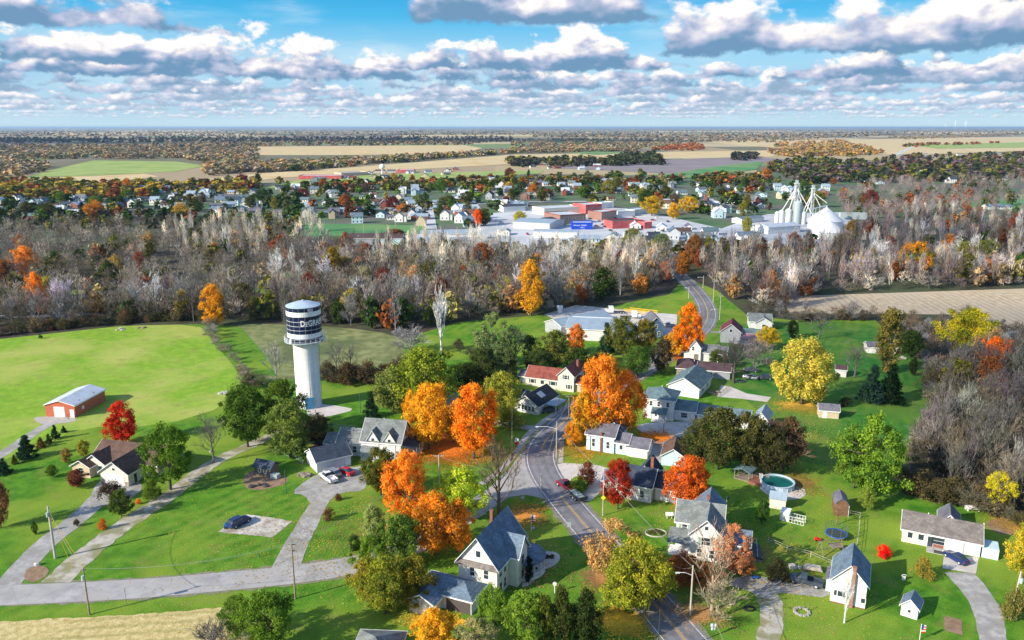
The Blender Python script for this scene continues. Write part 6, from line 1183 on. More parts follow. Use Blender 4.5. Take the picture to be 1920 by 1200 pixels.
q.bar((-2.0, 0, 2.3), (1.6, 0, 2.3), .14); q.bar((-1.8, -.4, 1.2), (1.2, -.4, 1.2), .1); q.build('frame', M_wood, p); MB().box(-.4, 1.2, -.7, .7, 1.2, 1.3).build('platform', M_wood, p); q = MB(); q.add([(.9, -.3, 1.3), (.9, .3, 1.3), (1.7, .3, .1), (1.7, -.3, .1), (.9, -.3, 1.2), (.9, .3, 1.2), (1.7, .3, 0), (1.7, -.3, 0)], [(0, 1, 2, 3), (7, 6, 5, 4), (0, 4, 5, 1), (1, 5, 6, 2), (2, 6, 7, 3), (3, 7, 4, 0)]); q.build('slide', M_blueP, p)
b = G(548, 850); p = thing('playhouse', 'white plastic playhouse with a green slide behind the garage', 'playhouse', b, .3); MB().prism([(-.7, .3), (.7, .3), (.7, 1.3), (0, 1.9), (-.7, 1.3)], -.6, .6, 'y').build('body', M_trim, p); MB().prism([(-.85, 1.25), (0, 2.0), (.85, 1.25), (0, 1.92)], -.7, .7, 'y').build('roof', M_ins, p); q = MB(); q.add([(.7, -.3, 1.0), (.7, .3, 1.0), (2.2, .3, .1), (2.2, -.3, .1), (.7, -.3, .9), (.7, .3, .9), (2.2, .3, 0), (2.2, -.3, 0)], [(0, 1, 2, 3), (7, 6, 5, 4), (0, 4, 5, 1), (1, 5, 6, 2), (2, 6, 7, 3), (3, 7, 4, 0)]); q.build('slide', M_green, p)
def fence(pts, label, h_=1.2, step=2.4, mat=None, rails=(.5, .95), pr=.05, name='fence'):
    w = [G(*p) for p in pts]; f = thing(name, label, 'fence', w[0]); o = MB(); r = MB()
    for i in range(len(w) - 1):
        d = (w[i + 1] - w[i]); n = max(1, int(d.length / step))
        for k in range(n + (i == len(w) - 2)): p = w[i] - w[0] + d * k / n; o.box(p.x - pr, p.x + pr, p.y - pr, p.y + pr, 0, h_)
        for z in rails: r.bar(w[i] - w[0] + Vector((0, 0, h_ * z)), w[i + 1] - w[0] + Vector((0, 0, h_ * z)), .06)
    o.build('post', mat or M_polew, f); r.build('rail', mat or M_polew, f); return f
fence([(504, 843), (560, 862), (568, 870)], 'thin green mesh fence behind the cabin shed and playhouse', 1.1, 2, M_ins, (.1, .5, .95)); fence([(612, 800), (665, 806), (660, 822)], 'thin green mesh fence right of the round trampoline', 1.1, 2, M_ins, (.1, .5, .95))
fence([(1440, 1018), (1475, 1034), (1520, 1045), (1558, 1062)], 'wooden post and rail fence above the pickup yard', 1.2, 3, None, (.6, .95)); fence([(1604, 1040), (1610, 1000), (1612, 972), (1592, 968)], 'rail fence right of the trampoline', 1.3, 3, None, (.6, .95)); fence([(1392, 1016), (1418, 1020), (1420, 1050)], 'white rail around the dark deck', 1.1, 1.6, M_trim, (.2, .95)); fence([(128, 786), (142, 785), (146, 779)], 'short dark rail fence at the barn corner', 1.2, 1.5, M_dark, (.5, .95))
fence([(1368, 728), (1345, 745), (1330, 742)], 'dark garden fence by the teal roofed bungalow', 1.1, 2, M_wood, (.3, .6, .95)); fence([(880, 938), (905, 930)], 'short low fence by the lime tree', .8, 2, M_wood, (.6,)) if False else None
b = G(1400, 1040); dk = thing('deck', 'dark raised deck with clutter beside the gabled house', 'deck', b, -.15); MB().box(-2.6, 2.6, -2.0, 3.0, .0, .7).build('platform', M_dark, dk); MB().box(-2.5, 2.5, -2.3, -2.01, .0, .35).build('step', M_wood, dk)
tag(MB().tube([(-1.5, 0, .75), (1.5, 0, .75)], .45, 14).box(-1.1, -.9, -.3, .3, 0, .4).box(.9, 1.1, -.3, .3, 0, .4).build('gas_tank', M_trim, loc=G(1824, 958), rz=-.15), 'white propane tank on the grass before the right wood', 'tank')
for px, py, s_, c_, nm, lb, cat in ((430, 990, .9, M_blueP, 'garden_tractor', 'blue garden tractor left of the dark blue car', 'tractor'), (1533, 1014, .6, M_redP, 'toy_car', 'red toy car on the lawn left of the trampoline', 'toy'), (1416, 1085, .5, M_blueP, 'cooler', 'blue bin on the gravel behind the dry brush', 'bin')):
    r = thing(nm, lb, cat, G(px, py)); MB().box(-s_, s_, -.4 * s_, .4 * s_, .25 * s_, .8 * s_).box(-s_ * .8, -s_ * .1, -.35 * s_, .35 * s_, .8 * s_, 1.25 * s_).build('body', c_, r); q = MB()
    for x in (-.65 * s_, .65 * s_):
        for y in (-.45 * s_, .45 * s_): q = MB(); q.tube([(x, y - .08, .28 * s_), (x, y + .08, .28 * s_)], .28 * s_, 10); q.build('wheel', M_black, r)
tag(MB().tube([(-.7, 0, .9), (.7, 0, .9)], .42, 12).box(-.5, -.4, -.1, .1, 0, .6).box(.4, .5, -.1, .1, 0, .6).build('fuel_tank', M_trim, loc=G(1255, 972)), 'white barrel tank left of the gabled house', 'tank')
for px, py, nm, lb, cat in ((1780, 1000, 0, 0, 0),):
    pass
b = G(1503, 1148); fp = thing('fire_pit', 'ring of pale stones with posts on the barn lawn', 'fire pit', b); q = MB()
for k in range(12): a = 2 * math.pi * k / 12; q.box(1.1 * math.cos(a) - .2, 1.1 * math.cos(a) + .2, 1.1 * math.sin(a) - .2, 1.1 * math.sin(a) + .2, 0, .25)
q.build('stone_ring', M_conc, fp); MB().box(-1.1, -1.0, 0, .1, .2, 1.2).box(1.0, 1.1, .2, .3, .2, 1.2).build('post', M_wood, fp)
for px, py, rx, lb in ((1230, 1000, 2.0, 'oval stone-edged flower bed on the lawn by the road'), (1180, 1153, .8, None), (1405, 1142, .8, 'black tyre ring on the dull grass verge')):
    if not lb: continue
    b = G(px, py); f = thing('flower_bed' if rx > 1 else 'tyre_planter', lb, 'flower bed' if rx > 1 else 'tyre', b); q = MB(); n = 20
    q.tube([(rx * math.cos(2 * math.pi * k / n), rx * .75 * math.sin(2 * math.pi * k / n), .08) for k in range(n + 1)], .13 if rx > 1 else .2, 6); q.build('edging', M_conc if rx > 1 else M_black, f)
    if rx > 1:
        o = inst(TREES['bush'][0][0][0], 'plants', f, sc=(rx * 1.4, rx * 1.1, .6)); o.color = (.10, .12, .05, 1)
b = G(1022, 1062); f = thing('curved_flower_bed', 'pale gravel bed curving round the victorian porch', 'flower bed', b); pts = [G(*p) - b for p in ((985, 1103), (1002, 1090), (1016, 1070), (1040, 1062), (1052, 1048), (1046, 1036), (1024, 1034), (1006, 1038), (1000, 1060), (988, 1080), (976, 1100))]
pts = smooth_poly(pts, 2); MB().add([(p.x, p.y, .09) for p in pts], [tuple(range(len(pts)))]).build('gravel', S_pale, f); q = MB()
for x, y in ((1024, 1046), (1034, 1046), (1016, 1056), (1003, 1070), (995, 1082)): o = inst(TREES['bush'][0][1][0], 'plant', f, G(x, y) - b, sc=(1.1, 1.1, .7)); o.color = (.07, .09, .04, 1)
for px, py, lb, n, mt in ((228, 618, 'pale rock pile at the top of the left field', 7, M_conc), (264, 615, 'small brown brush pile beside the rock pile', 5, M_wood), (424, 738, 'rubble pile at the right corner of the left field', 10, M_conc), (572, 893, 'firewood heap at the left end of the garage', 12, M_wood), (1690, 672, 'heap of pale logs in the back lawn', 9, M_polew), (1496, 1064, 'pile of pale boards above the pickup', 4, M_polew), (980, 935, 'pale boulder on the grass wedge', 1, M_conc), (70, 1060, 'pale stump on the verge between the drives', 1, M_conc),
                      (395, 848, 'pale well cover slab by the bare grey tree', 1, M_conc), (485, 912, 'scrap beside the cabin shed', 6, M_dark), (1340, 735, 'dark scrap on the patio by the bungalow', 6, M_wood), (1385, 715, 'machinery scrap in the junk-filled yard', 10, M_dark), (1000, 992, 'pale flat rock by the victorian porch', 1, M_conc)):
    q = MB(); g = random.Random(px)
    for k in range(n):
        x, y = g.gauss(0, .9) * (n > 1), g.gauss(0, .6) * (n > 1); w = g.uniform(.35, .9); a = g.uniform(0, 3); hz_ = g.uniform(.3, .6)
        q.add([(x + w * math.cos(a + t) * s, y + w * math.sin(a + t) * s * .7, z) for z, s in ((-.05, 1), (hz_ * .7, .95), (hz_, .6)) for t in (0, 1.1, 2.3, 3.1, 4.4, 5.3)], [tuple(range(12, 18))] + [(j * 6 + i, j * 6 + (i + 1) % 6, j * 6 + 6 + (i + 1) % 6, j * 6 + 6 + i) for j in range(2) for i in range(6)])
    tag(q.build('rock_pile' if 'rock' in lb or 'rubble' in lb else 'boulder' if n == 1 else 'scrap_heap', mt, loc=G(px, py)), lb, 'rock' if n == 1 else 'heap')
# satellite dish, white windmill ornament, round things
b = G(1040, 1112); f = thing('garden_windmill', 'white garden ornament on a post right of the victorian', 'ornament', b); MB().tube([(0, 0, 0), (0, 0, 1.6)], .07, 6).build('post', M_trim, f); MB().tube([(0, -.05, 1.7), (0, .05, 1.7)], .35, 12).build('fan', M_trim, f)
tag(MB().box(-.3, .3, -.04, .04, 0, 1.1).box(-.4, .4, -.04, .04, .8, 1.0).build('white_cross_post', M_trim, loc=G(1694, 1088)), 'small white T-shaped post on the shaded barn lawn', 'post')
tag(MB().prism([(-1.6, .3), (1.6, .3), (1.2, .9), (-1.2, .9)], -.6, .6, 'y').box(-1.3, -1.2, -.4, .4, 0, .35).build('boat', M_polew, loc=G(1524, 1070), rz=-.3), 'covered boat by the fence above the pickup', 'boat')
# ------------------------------------------------------------------ the town
def town_proto(L, W, h_, rh, wing, seed):
    w = MB(); r = MB(); g = random.Random(seed)
    def blk(x0, x1, y0, y1, h, rr, ax):
        sp = (y0, y1) if ax == 'x' else (x0, x1); ln = (x0, x1) if ax == 'x' else (y0, y1); mid = sum(sp) / 2; half = (sp[1] - sp[0]) / 2; sl = rr / half
        w.prism([(sp[0], 0), (sp[1], 0), (sp[1], h), (mid, h + rr), (sp[0], h)], ln[0], ln[1], ax)
        r.prism([(sp[0] - .4, h - sl * .4 + .05), (mid, h + rr + .05), (sp[1] + .4, h - sl * .4 + .05), (sp[1] + .4, h - sl * .4 + .28), (mid, h + rr + .28), (sp[0] - .4, h - sl * .4 + .28)], ln[0] - .4, ln[1] + .4, ax)
    blk(-L / 2, L / 2, -W / 2, W / 2, h_, rh, 'x')
    if wing: blk(-L / 2 + .6, -L / 2 + W * .7, -W / 2 - 2.6, 0, h_ - .1, rh * .8, 'y')
    if wing == 2: blk(L / 2 - .05, L / 2 + 4, -W / 2 + 1, W / 2 - 1, h_ * .6, rh * .6, 'x')
    for f, c in (('x', -W / 2), ('x', W / 2)):
        n = int(L / 2.6)
        for k in range(n):
            x = -L / 2 + (k + .5) * L / n
            for z in ((1.0,) if h_ < 4 else (.9, 3.7)): w.box(x - .45, x + .45, c - .03, c + .03, z, z + 1.3, 1)
    for c in (-L / 2, L / 2):
        for y in (-W / 4, W / 4): w.box(c - .03, c + .03, y - .4, y + .4, 1.0, 2.3, 1)
    r.box(L * .1, L * .1 + .6, -.3, .3, h_ + rh - .6, h_ + rh + .9)
    wm = w.mesh('town_wall', [W_white, M_glass]); return wm, r.mesh('town_roof', R_grey)
TP = [town_proto(*a) for a in ((9, 7, 5.4, 2.8, 0, 1), (10, 7, 5.2, 2.6, 1, 2), (14, 8, 2.9, 2.0, 1, 3), (11, 7.5, 3.0, 2.2, 0, 4), (9, 7.5, 5.5, 3.0, 2, 5), (16, 8, 2.8, 1.9, 2, 6), (8, 5, 2.6, 1.5, 0, 7))]
WALLS = [(W_white, 'white'), (W_white, 'white'), (W_white, 'white'), (W_white, 'white'), (W_cyan, 'pale blue'), (W_cream, 'cream'), (W_grey, 'grey'), (W_tan, 'tan'), (W_brick, 'brick')]
ROOFS = [(R_grey, 'grey'), (R_metal, 'white metal'), (R_metal2, 'pale metal'), (R_dark, 'navy'), (R_teal, 'teal'), (R_lav, 'lavender'), (R_blue, 'slate'), (R_brown, 'brown'), (R_metal2, 'pale metal')]
SHP = ['tall gabled', 'tall winged', 'long low', 'low gabled', 'tall L-shaped', 'long ranch-style', 'small']
TZX = [(-99, 'at the far left of town'), (90, 'near the left town edge'), (200, 'above the left wood'), (330, 'left of the rust town trees'), (470, 'above the pale bare grove'), (600, 'left of the bright green field'), (720, 'behind the bright green field'), (850, 'by the main street'), (960, 'behind the long white shop'), (1090, 'behind the brick shops'), (1200, 'by the golden trees'), (1320, 'beside the brick church'), (1430, 'behind the grain elevator'), (1560, 'right of the elevator'), (1700, 'in the far right trees'), (1820, 'at the far right town edge')]
def tz(x, y): return [w for a, w in TZX if x >= a][-1] + (', far row' if y < 350 else ', second row' if y < 375 else ', third row' if y < 400 else ', near row')
def thouse(px, py, k=None, wl=None, rf=None, rz=None, lb=None):
    k = rnd.randrange(len(TP)) if k is None else k; wl = wl or rnd.choice(WALLS); rf = rf or rnd.choice(ROOFS)
    rz = rnd.choice([0, 1.57, 3.14, .2, 1.4]) + rnd.uniform(-.2, .2) if rz is None else rz
    r = thing('town_house' if k != 6 else 'town_shed', lb or '%s %s house, %s roof, %s' % (SHP[k], wl[1], rf[1], tz(px, py)), 'house' if k != 6 else 'shed', G(px, py, .15), rz, 'houses of the town')
    for nm, me, mt in (('wall', TP[k][0], wl[0]), ('roof', TP[k][1], rf[0])):
        o = inst(me, nm, r); o.material_slots[0].link = 'OBJECT'; o.material_slots[0].material = mt
    return r
TOWN = [(-20, 400), (-20, 372), (200, 362), (420, 352), (600, 345), (900, 340), (1300, 345), (1560, 348), (1560, 378), (1440, 392), (1400, 404), (1320, 410), (1260, 395), (1180, 378), (1060, 378), (960, 392), (880, 425), (800, 415), (690, 412), (480, 402), (240, 400), (60, 412)]
hs = scatter(235, TOWN, 8)
for x, y in hs: thouse(x, y)
for x, y in scatter(30, [(1600, 345), (1640, 318), (1980, 300), (1980, 335), (1760, 345)], 16): thouse(x, y)
for x, y in scatter(16, [(1000, 316), (960, 304), (1120, 306), (1130, 320)], 10) + scatter(14, [(960, 272), (1000, 254), (1600, 252), (1500, 262), (1300, 266)], 20) + scatter(14, [(560, 340), (700, 322), (860, 318), (840, 330)], 14) + scatter(8, [(1640, 298), (1680, 288), (1920, 285), (1920, 296)], 16): thouse(x, y, rnd.choice([2, 3, 6, 5]))
for px, py, k, wl, rf, rz, lb in ((670, 418, 0, WALLS[4], ROOFS[6], .2, 'cream two-storey house alone on the bright green field'), (560 + 190, 415, 1, WALLS[3], ROOFS[0], 1.5, 'pale blue gabled house left of the tan round-roofed hut'), (772, 410, 0, WALLS[0], ROOFS[0], 1.6, 'white house with two gables behind the round-roofed hut'), (880, 424, 1, WALLS[4], ROOFS[6], .1, 'cream gabled house below the orange-red street tree'),
                               (112, 404, 4, WALLS[0], ROOFS[1], .2, 'white house with navy roof at the edge of the left wood'), (140, 404, 2, WALLS[0], ROOFS[1], 0., 'low white house right of the navy roofed one'), (1640 - 1180, 380, 1, WALLS[0], ROOFS[4], .3, 'white gabled house among the left town trees'), (1262, 448, 0, WALLS[0], ROOFS[6], 1.5, 'white two-storey house at the wood edge by the river'), (1190, 428, 3, WALLS[0], ROOFS[1], 1.6, 'white gabled hut in front of the red shop row'),
                               (1860, 392, 5, WALLS[0], ROOFS[6], .1, 'white farm building on the green field at far right'), (1886, 392, 6, WALLS[0], ROOFS[6], .1, 'small white building right of the farm building on the green field'), (1716, 276, 3, (W_red, 'red'), (M('red_barn_roof', (.5, .08, .05)), 'red'), .3, 'red barn alone in the far pale field'), (1900, 255, 5, WALLS[0], ROOFS[6], 0, 'long white shed in the far right field'), (1605, 258, 3, WALLS[0], ROOFS[6], 0, 'white barn at the far wood corner')):
    thouse(px, py, k, wl, rf, rz, lb)
def shop(A, B, d, h_, wall, roof, lb, nwin=0, rh=.7, kind='flat', ax='x', nm='shop_building', rowz=(3.9,)):
    s = House(nm, lb, 'shop' if 'shop' in nm else 'building', A, B); s.root.location.z = .25; s.block(0, s.L, 0, d, h_, rh, ax, wall, roof, kind)
    for z in rowz:
        for k in range(nwin): s.win('f', 0, s.L * (k + .5) / nwin, z, 1.1, 1.5, frame=M_trim)
    return s
F_roof = M('pale_flat_roof', (.55, .60, .64), (.46, .50, .54), .1)
shop((1050, 422), (1098, 419), 26, 7.0, W_brick, F_roof, 'dark red brick shop block with a row of white windows', 7); shop((1098, 402), (1128, 400), 20, 7.6, W_pink, F_roof, 'bright red brick shop behind the brick block', 5)
m_ = shop((1072, 431), (1111, 431), 12, 4.6, M('mural_blue', (.008, .05, .42), (.01, .07, .5), .2), F_roof, 'shop whose side wall is a bright blue mural with white writing', 0)
for txt, x, z, sz in (('Welcome to', 1.2, 2.9, 1.0), ('DeGraff', 7.2, 2.9, 1.1), ('Ohio', 6.5, 1.2, 1.0)):
    me = lettering(txt, sz, m_.root, M_trim); me.materials.clear(); me.materials.append(M_trim); o = inst(me, 'lettering', m_.root, (x, -.06, z)); o.rotation_euler = (math.pi / 2, 0, 0)
shop((1148, 430), (1205, 427), 14, 5.2, W_pink, M_dark, 'long red-walled shop row with dark roof edge', 0); shop((1208, 430), (1222, 429), 10, 4.4, W_pink, F_roof, 'short red wall building at the right end of the shop row'); shop((1128, 414), (1156, 411), 16, 6.4, W_brick, F_roof, 'brown brick corner shop across the street', 4); shop((1020, 404), (1092, 400), 22, 5.2, W_cream, F_roof, 'broad pale flat-roofed building behind the brick block')
shop((1158, 408), (1190, 406), 14, 4.4, W_white, F_roof, 'white flat shop behind the red shop row'); shop((1190, 404), (1225, 400), 12, 4, W_cyan, F_roof, 'low pale blue shop at the foot of the golden tree'); shop((1128, 392), (1150, 390), 12, 5, W_white, F_roof, 'white shop at the street corner behind the red brick one')
shop((962, 428), (1030, 432), 30, 4.6, W_cream, R_metal2, 'long white shop hall with pale metal roof at the main street', 0, 1.6, 'gable'); shop((1000, 446), (1082, 448), 10, 4.2, W_white, R_metal2, 'low white hall with long pale roof in front of the blue mural', 0, 1.2, 'gable'); shop((1030, 424), (1048, 420), 14, 4, W_grey, R_dark, 'grey shed between the long hall and the brick block', 0, 1, 'gable')
shop((944, 398), (985, 396), 12, 4.5, W_white, R_dark, 'white building with navy roof near the yellow-green tree', 0, 1.4, 'gable'); shop((850, 398), (885, 399), 14, 3.6, W_white, R_metal2, 'white hall with pale roof left of the main street', 0, 1.2, 'gable'); shop((852, 404), (888, 404), 8, 3.4, W_pink, R_metal2, 'white shop with dark red sign band left of the street', 0, 1, 'gable')
for A, B, d, wl, rf, lb in (((641, 460), (700, 460), 16, W_grey, R_purple, 'grey barn with brown roof at the left of the long barns'), ((703, 460), (754, 460), 18, W_cyan, R_purple, 'barn with dark purple-brown roof beside the russet tree'), ((780, 468), (912, 468), 16, W_grey, R_metal2, 'very long grey barn with pale metal roof'), ((790, 452), (905, 450), 9, W_white, R_metal2, 'narrow pale shed roof behind the very long barn')):
    shop(A, B, d, 4.4, wl, rf, lb, 0, 2.2, 'gable', nm='long_barn')
s = shop((780, 424), (798, 424), 9, 3.4, W_tan, W_tan, 'tan round-roofed hut on the green at the town edge', 0, 3.2, 'gambrel', 'y', nm='round_roof_hut')
ch = shop((1314, 390), (1333, 390), 16, 6, W_brick, R_dark, 'red brick church with gabled front and short tower', 0, 4.2, 'gable', 'y', nm='church'); ch.box('bell_tower', W_brick, 2.5, 5.5, -1.5, -.01, 0, 12.5); ch.win('f', -1.5, 4, 8, .8, 2)
shop((745, 324), (775, 324), 30, 4, W_pink, F_roof, 'low red brick school hall beyond the town', nm='school'); shop((640, 330), (690, 328), 25, 4, W_tan, F_roof, 'long tan school wing beyond the town', nm='school'); shop((560, 336), (640, 336), 30, 4.5, W_pink, F_roof, 'long red-walled hall left of the ball park', nm='school')
s = thing('water_tank', 'small white round water tank beyond the town beside the ball park', 'water tank', G(717, 326, .3)); MB().lathe([(0, 16), (3, 15), (5, 12), (4, 9), (1.5, 7.5), (1.5, 0)], 20).build('tank', M_trim, s, True)
# grain elevator
ge = thing('grain_elevator', 'white grain elevator with two tall leg towers, spouts and a big domed bin', 'grain elevator', G(1490, 425, .26)); o0 = G(1490, 425)
def gp(px, py): return G(px, py) - o0
q = MB(); c = gp(1546, 428); MB().lathe([(12.5, 0), (12.5, 6), (13.0, 6.1), (.8, 16), (.8, 17), (0, 17)], 40, c=(c.x, c.y)).build('storage_bin', M_trim, ge); c2 = gp(1553, 446); MB().lathe([(11, 0), (11, 4.5), (11.5, 4.6), (.7, 12), (0, 12.2)], 36, c=(c2.x, c2.y)).build('storage_bin', M_trim, ge)
for px, r_, h_, mt in ((1464, 2.2, 10, W_white), (1477, 2.6, 11, W_white), (1493, 3.2, 17, M_ins), (1456, 1.8, 9, W_white), (1505, 2.4, 9, W_white)):
    c = gp(px, 420); MB().lathe([(r_, 0), (r_, h_), (.4, h_ + r_ * .6), (0, h_ + r_ * .6)], 22, c=(c.x, c.y)).build('silo', mt, ge)
def leg(px, h_, w, spouts):
    c = gp(px, 420); q = MB()
    for x in (-w, w):
        for y in (-w, w): q.bar((c.x + x, c.y + y, 0), (c.x + x, c.y + y, h_), .28)
    for z in range(0, int(h_), 4): q.bar((c.x - w, c.y - w, z), (c.x + w, c.y - w, z + 4), .16); q.bar((c.x + w, c.y + w, z), (c.x - w, c.y + w, z + 4), .16); q.bar((c.x - w, c.y - w, z), (c.x - w, c.y + w, z + 4), .16)
    q.box(c.x - w - .5, c.x + w + .5, c.y - w - .5, c.y + w + .5, h_ - .3, h_); q.build('leg_tower', M_trim, ge); MB().box(c.x - .5, c.x + .5, c.y - .4, c.y + .4, 0, h_ + 1).box(c.x - 1, c.x + 1, c.y - .7, c.y + .7, h_, h_ + 2.4).build('bucket_leg', M_ins, ge)
    for sx, sz in spouts: s_ = gp(sx, 420); MB().tube([(c.x, c.y, h_ - 3), (s_.x, s_.y - 1, sz)], .32, 6).build('spout', M_trim, ge)
leg(1488, 32, 1.3, ((1464, 11), (1477, 12), (1520, 8), (1505, 10))); leg(1519, 28, 1.0, ((1502, 9), (1546, 16.5), (1534, 14), (1509, 10)))
a, b = gp(1515, 430), gp(1546, 428); q = MB(); q.bar((a.x, a.y, 15), (b.x, b.y, 17), 1.0); [q.bar((a.x + (b.x - a.x) * t, a.y, 0), (a.x + (b.x - a.x) * t, a.y, 15 + 2 * t), .3) for t in (.3, .5, .7)]; q.build('catwalk', M_trim, ge)
shop((1440, 440), (1500, 436), 14, 5, W_white, R_metal, 'white elevator warehouse at the foot of the silos', 0, 1.6, 'gable', nm='warehouse'); shop((1390, 420), (1432, 416), 10, 3.4, W_white, R_blue, 'low building with blue-grey roof at the elevator yard', 0, 1.2, 'gable', nm='warehouse'); shop((1575, 412), (1625, 412), 3, 5.4, M_ins, M_ins, 'grey steel conveyor bridge right of the dome', 0, .3, nm='conveyor')
for px, py in ((1790, 238.9), (1810, 238.9), (1772, 239)):
    b = G(px, 241.2); t_ = thing('wind_turbine', 'white wind turbine on the horizon, %s of three' % {1790: 'middle', 1810: 'rightmost', 1772: 'leftmost'}[px], 'wind turbine', b); k = (14 if px != 1772 else 8) * b.y / 10000 * 1.0
    h_ = 5.2 * k; MB().tube([(0, 0, 0), (0, 0, h_)], [.16 * k, .1 * k], 8).build('mast', M_trim, t_)
    for j in range(3): a = 1.57 + j * 2.094; MB().tube([(0, -.3, h_), (2.6 * k * math.cos(a), -.3, h_ + 2.6 * k * math.sin(a))], [.14 * k, .04 * k], 5).build('blade', M_trim, t_)
# cars in the main street
for k, (px, py, c_) in enumerate(((1113, 408, P_dark), (1119, 411, P_silver), (1105, 411, P_dark), (1130, 422, P_dark), (1134, 426, P_navy), (1123, 415, P_silver), (1144, 433, P_dark), (1140, 421, P_silver), (890, 424, P_dark), (1000, 459, P_silver), (1030, 459, P_white), (1240, 458, P_white))):
    a = thing('parked_car', ['dark car at the kerb beside the bright red shop', 'silver car beside the bright red shop', 'dark car beside the brick block', 'dark car before the corner shop', 'navy car in front of the red shop row', 'silver car across from the corner shop', 'dark car nearest the river in the main street', 'silver car between corner shop and red row', 'dark car under the orange-red street tree', 'silver car before the low white hall', 'white car before the low white hall', 'white car near the town-edge white house'][k], 'car', G(px, py, .33), 1.9)
    q = MB(); loft(q, [(-2.2, .8, .3, .8, .9), (1, .85, .3, .8, .95), (2.2, .8, .3, .7, .7)]); q.build('body', c_, a); q = MB(); loft(q, [(-1.6, .7, .9, .6, .95), (-1, .75, .9, .6, 1.4), (.3, .75, .9, .6, 1.4), (1, .7, .9, .6, .95)]); q.build('cabin', M_glass, a)
for x, y in scatter(34, [(930, 445), (925, 405), (1000, 396), (1100, 392), (1240, 410), (1350, 436), (1340, 458), (1120, 468), (960, 458)], 9):
    c_, w = rnd.choice([(P_white, 'white'), (P_silver, 'silver'), (P_dark, 'dark'), (P_dark, 'dark'), (P_red, 'red'), (P_navy, 'navy')]); a = thing('parked_car', '%s car in the pale lots %s' % (w, ('left of the brick block' if x < 1050 else 'below the blue mural' if x < 1110 and y > 430 else 'above the brick shops' if y < 415 else 'right of the red shop row')), 'car', G(x, y, .33), rnd.choice([.2, 1.8]), '%s cars in the pale town lots' % w); q = MB()
    loft(q, [(-2.2, .8, .3, .8, .9), (1, .85, .3, .8, .95), (2.2, .8, .3, .7, .7)]); loft(q, [(-1.6, .7, .9, .6, .95), (-1, .75, .9, .6, 1.4), (.3, .75, .9, .6, 1.4), (1, .7, .9, .6, .95)], 1); q.build('body', [c_, M_glass], a)
for x, y, k in ((1240, 432, 3), (1275, 440, 2), (1310, 448, 5), (1290, 430, 6), (1225, 446, 6), (1330, 440, 3), (1400, 448, 2), (1150, 450, 3), (1100, 454, 5), (1180, 446, 6), (1420, 432, 6), (950, 440, 6), (1210, 456, 2)): thouse(x, y, k, rnd.choice(WALLS[:5]), rnd.choice(ROOFS))
# town trees
TC = [(DGR, 'dark green'), (DGR, 'dark green'), (GRN, 'green'), (GRN, 'green'), (DOL, 'dark olive'), (DOL, 'dark olive'), (DGR, 'dark green'), (OLV, 'olive'), ((.10, .13, .06), 'grey-green'), (RUS, 'rust'), ((.46, .18, .03), 'orange'), ((.40, .30, .05), 'golden'), ((.15, .03, .03), 'maroon'), ((.12, .09, .08), 'brown'), (SPR, 'spruce-green')]
TT = [(-20, 425), (-20, 366), (200, 352), (420, 348), (600, 342), (900, 334), (1200, 326), (1330, 332), (1560, 325), (1580, 390), (1440, 398), (1380, 408), (1290, 402), (1180, 385), (1060, 380), (960, 385), (920, 410), (900, 432), (800, 412), (690, 410), (480, 412), (240, 418)]
pts = scatter(105, TT, 11)
for x, y in pts:
    c, w = rnd.choice(TC); b = G(x, y); hh = rnd.uniform(10, 17); kd = 'midcone' if c == SPR else rnd.choice(['mid', 'mid', 'midoval'])
    tree(kd, b, hh, hh * (rnd.uniform(.9, 1.25) if kd == 'mid' else .65), jit(c), '%s %s tree %s' % (TALL(hh, 10, 17), w, tz(x, y)), group='%s town trees' % w)
mass('town_shrubbery', [('mid', 60, scatter(330, TT), [DGR, DGR, DOL, (.05, .08, .045), DGR, GRN, OLV, (.10, .08, .07), (.07, .1, .06), OLV, RUS], 5, 13, 1.1), ('mid', 60, scatter(150, [(300, 432), (-40, 438), (-40, 405), (300, 402), (560, 405), (560, 440)]), [DGR, OLV, (.14, .12, .11), (.12, .12, .06)], 4, 9, 1.0), ('mid', 60, scatter(110, [(920, 470), (760, 470), (640, 470), (1000, 474), (1240, 470), (1350, 462), (1430, 466), (1430, 474), (1200, 486), (900, 480)]), [OLV, RUS, DOL, (.2, .19, .1), (.18, .17, .15)], 5, 10, .9)],
     'low bushes and hedges between the town gardens', 'shrubbery')
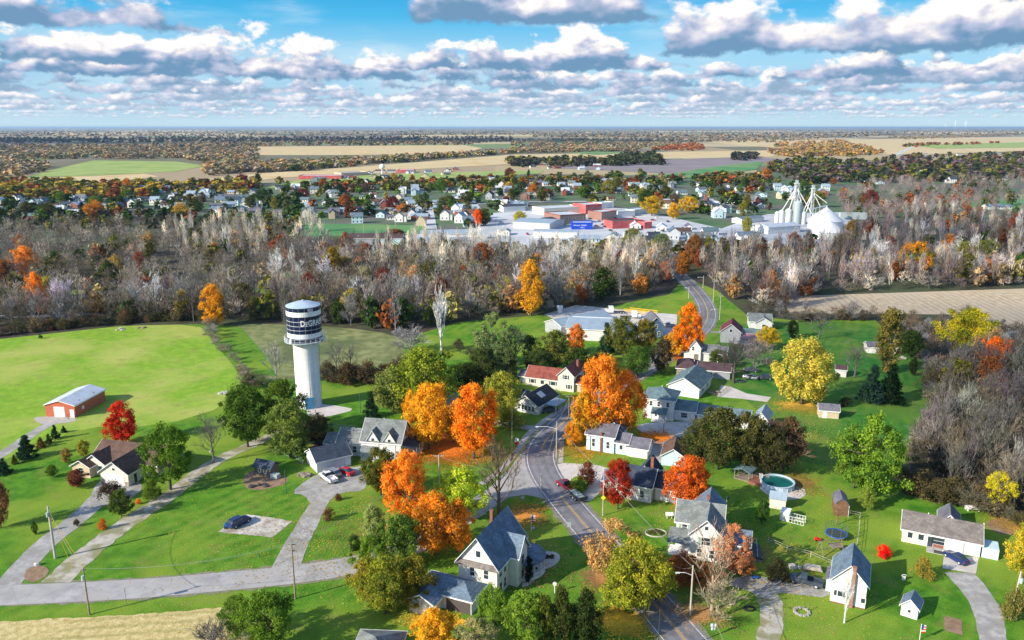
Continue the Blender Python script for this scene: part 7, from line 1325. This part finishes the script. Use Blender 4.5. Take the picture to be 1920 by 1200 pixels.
# ------------------------------------------------------------------ unseen clouds added towards the sun to shade the land (high up, outside the picture), and the air
def cloudmat(f):
    m = bpy.data.materials.new('cloud'); m.use_nodes = True; t = NT(m.node_tree); t.n.clear()
    mx = t.new('ShaderNodeMixShader', inp={0: f}); t.l.new(t.new('ShaderNodeBsdfTransparent').outputs[0], mx.inputs[1]); t.l.new(t.new('ShaderNodeBsdfDiffuse', inp={0: (.9, .9, .9, 1)}).outputs[0], mx.inputs[2])
    t.l.new(mx.outputs[0], t.new('ShaderNodeOutputMaterial').inputs[0]); return m
def cloud(x, y, rx, ry, n, r0, label, h_=1100., seed=1, f=.3):
    g = random.Random(seed); dd = h_ / math.tan(SUN_EL); ox, oy = -math.sin(SUN_AZ) * dd, -math.cos(SUN_AZ) * dd; q = MB()
    for k in range(n):
        a = g.uniform(0, 6.28); u = math.sqrt(g.random()); r = r0 * g.uniform(.6, 1.15); m_ = 14; o = len(q.v); cx, cyy = x - ox + rx * u * math.cos(a), y - oy + ry * u * math.sin(a)
        pr = [(r * math.sin(math.pi * j / 8) * g.uniform(.9, 1.1), h_ + (0 if j < 4 else 1) * 0 + r * .45 * -math.cos(math.pi * j / 8)) for j in range(9)]; pr[0] = (.01, pr[0][1]); pr[-1] = (.01, pr[-1][1]); q.lathe(pr, m_, c=(cx, cyy))
    return tag(q.build('cloud', cloudmat(f), smooth=True), label, 'cloud', kind='stuff')
cloud(400, 470, 240, 110, 9, 110, 'unseen cloud towards the sun, shading the wood east of the road', seed=4, f=.13); cloud(190, 250, 70, 40, 4, 60, 'unseen small cloud towards the sun, shading the back lawns', seed=6, f=.14); cloud(-1800, 4600, 2600, 700, 30, 420, 'unseen broad cloud far to the left, shading the far plain', seed=5, f=.4)
hz = bpy.data.materials.new('haze'); hz.use_nodes = True; t = NT(hz.node_tree); t.n.clear(); v = t.new('ShaderNodeVolumePrincipled'); v.inputs['Color'].default_value = (.50, .72, 1.0, 1); v.inputs['Density'].default_value = HAZE; v.inputs['Anisotropy'].default_value = .2
t.l.new(v.outputs[0], t.new('ShaderNodeOutputMaterial').inputs['Volume'])
o = MB().box(-70000, 70000, -4000, 105000, -1.5, 84).build('haze', hz); tag(o, kind='stuff')

# ------------------------------------------------------------------ labels: tell the last look-alikes apart by their order
bpy.context.view_layer.update(); same = {}
for o in scene.objects:
    if o.parent is None and o.get('label') and not o.get('kind'): same.setdefault(o['label'], []).append(o)
NUM = ['first', 'second', 'third', 'fourth', 'fifth', 'sixth']
for lb_, L in same.items():
    if len(L) < 2 or len(L) > 6 or len(lb_.split()) > 13: continue
    L.sort(key=lambda o: o.location.x / o.location.y)
    for k, o in enumerate(L): o['label'] = '%s, %s of %d' % (lb_, NUM[k], len(L)) if len(lb_.split()) > 10 else '%s, %s of %d from left' % (lb_, NUM[k], len(L))
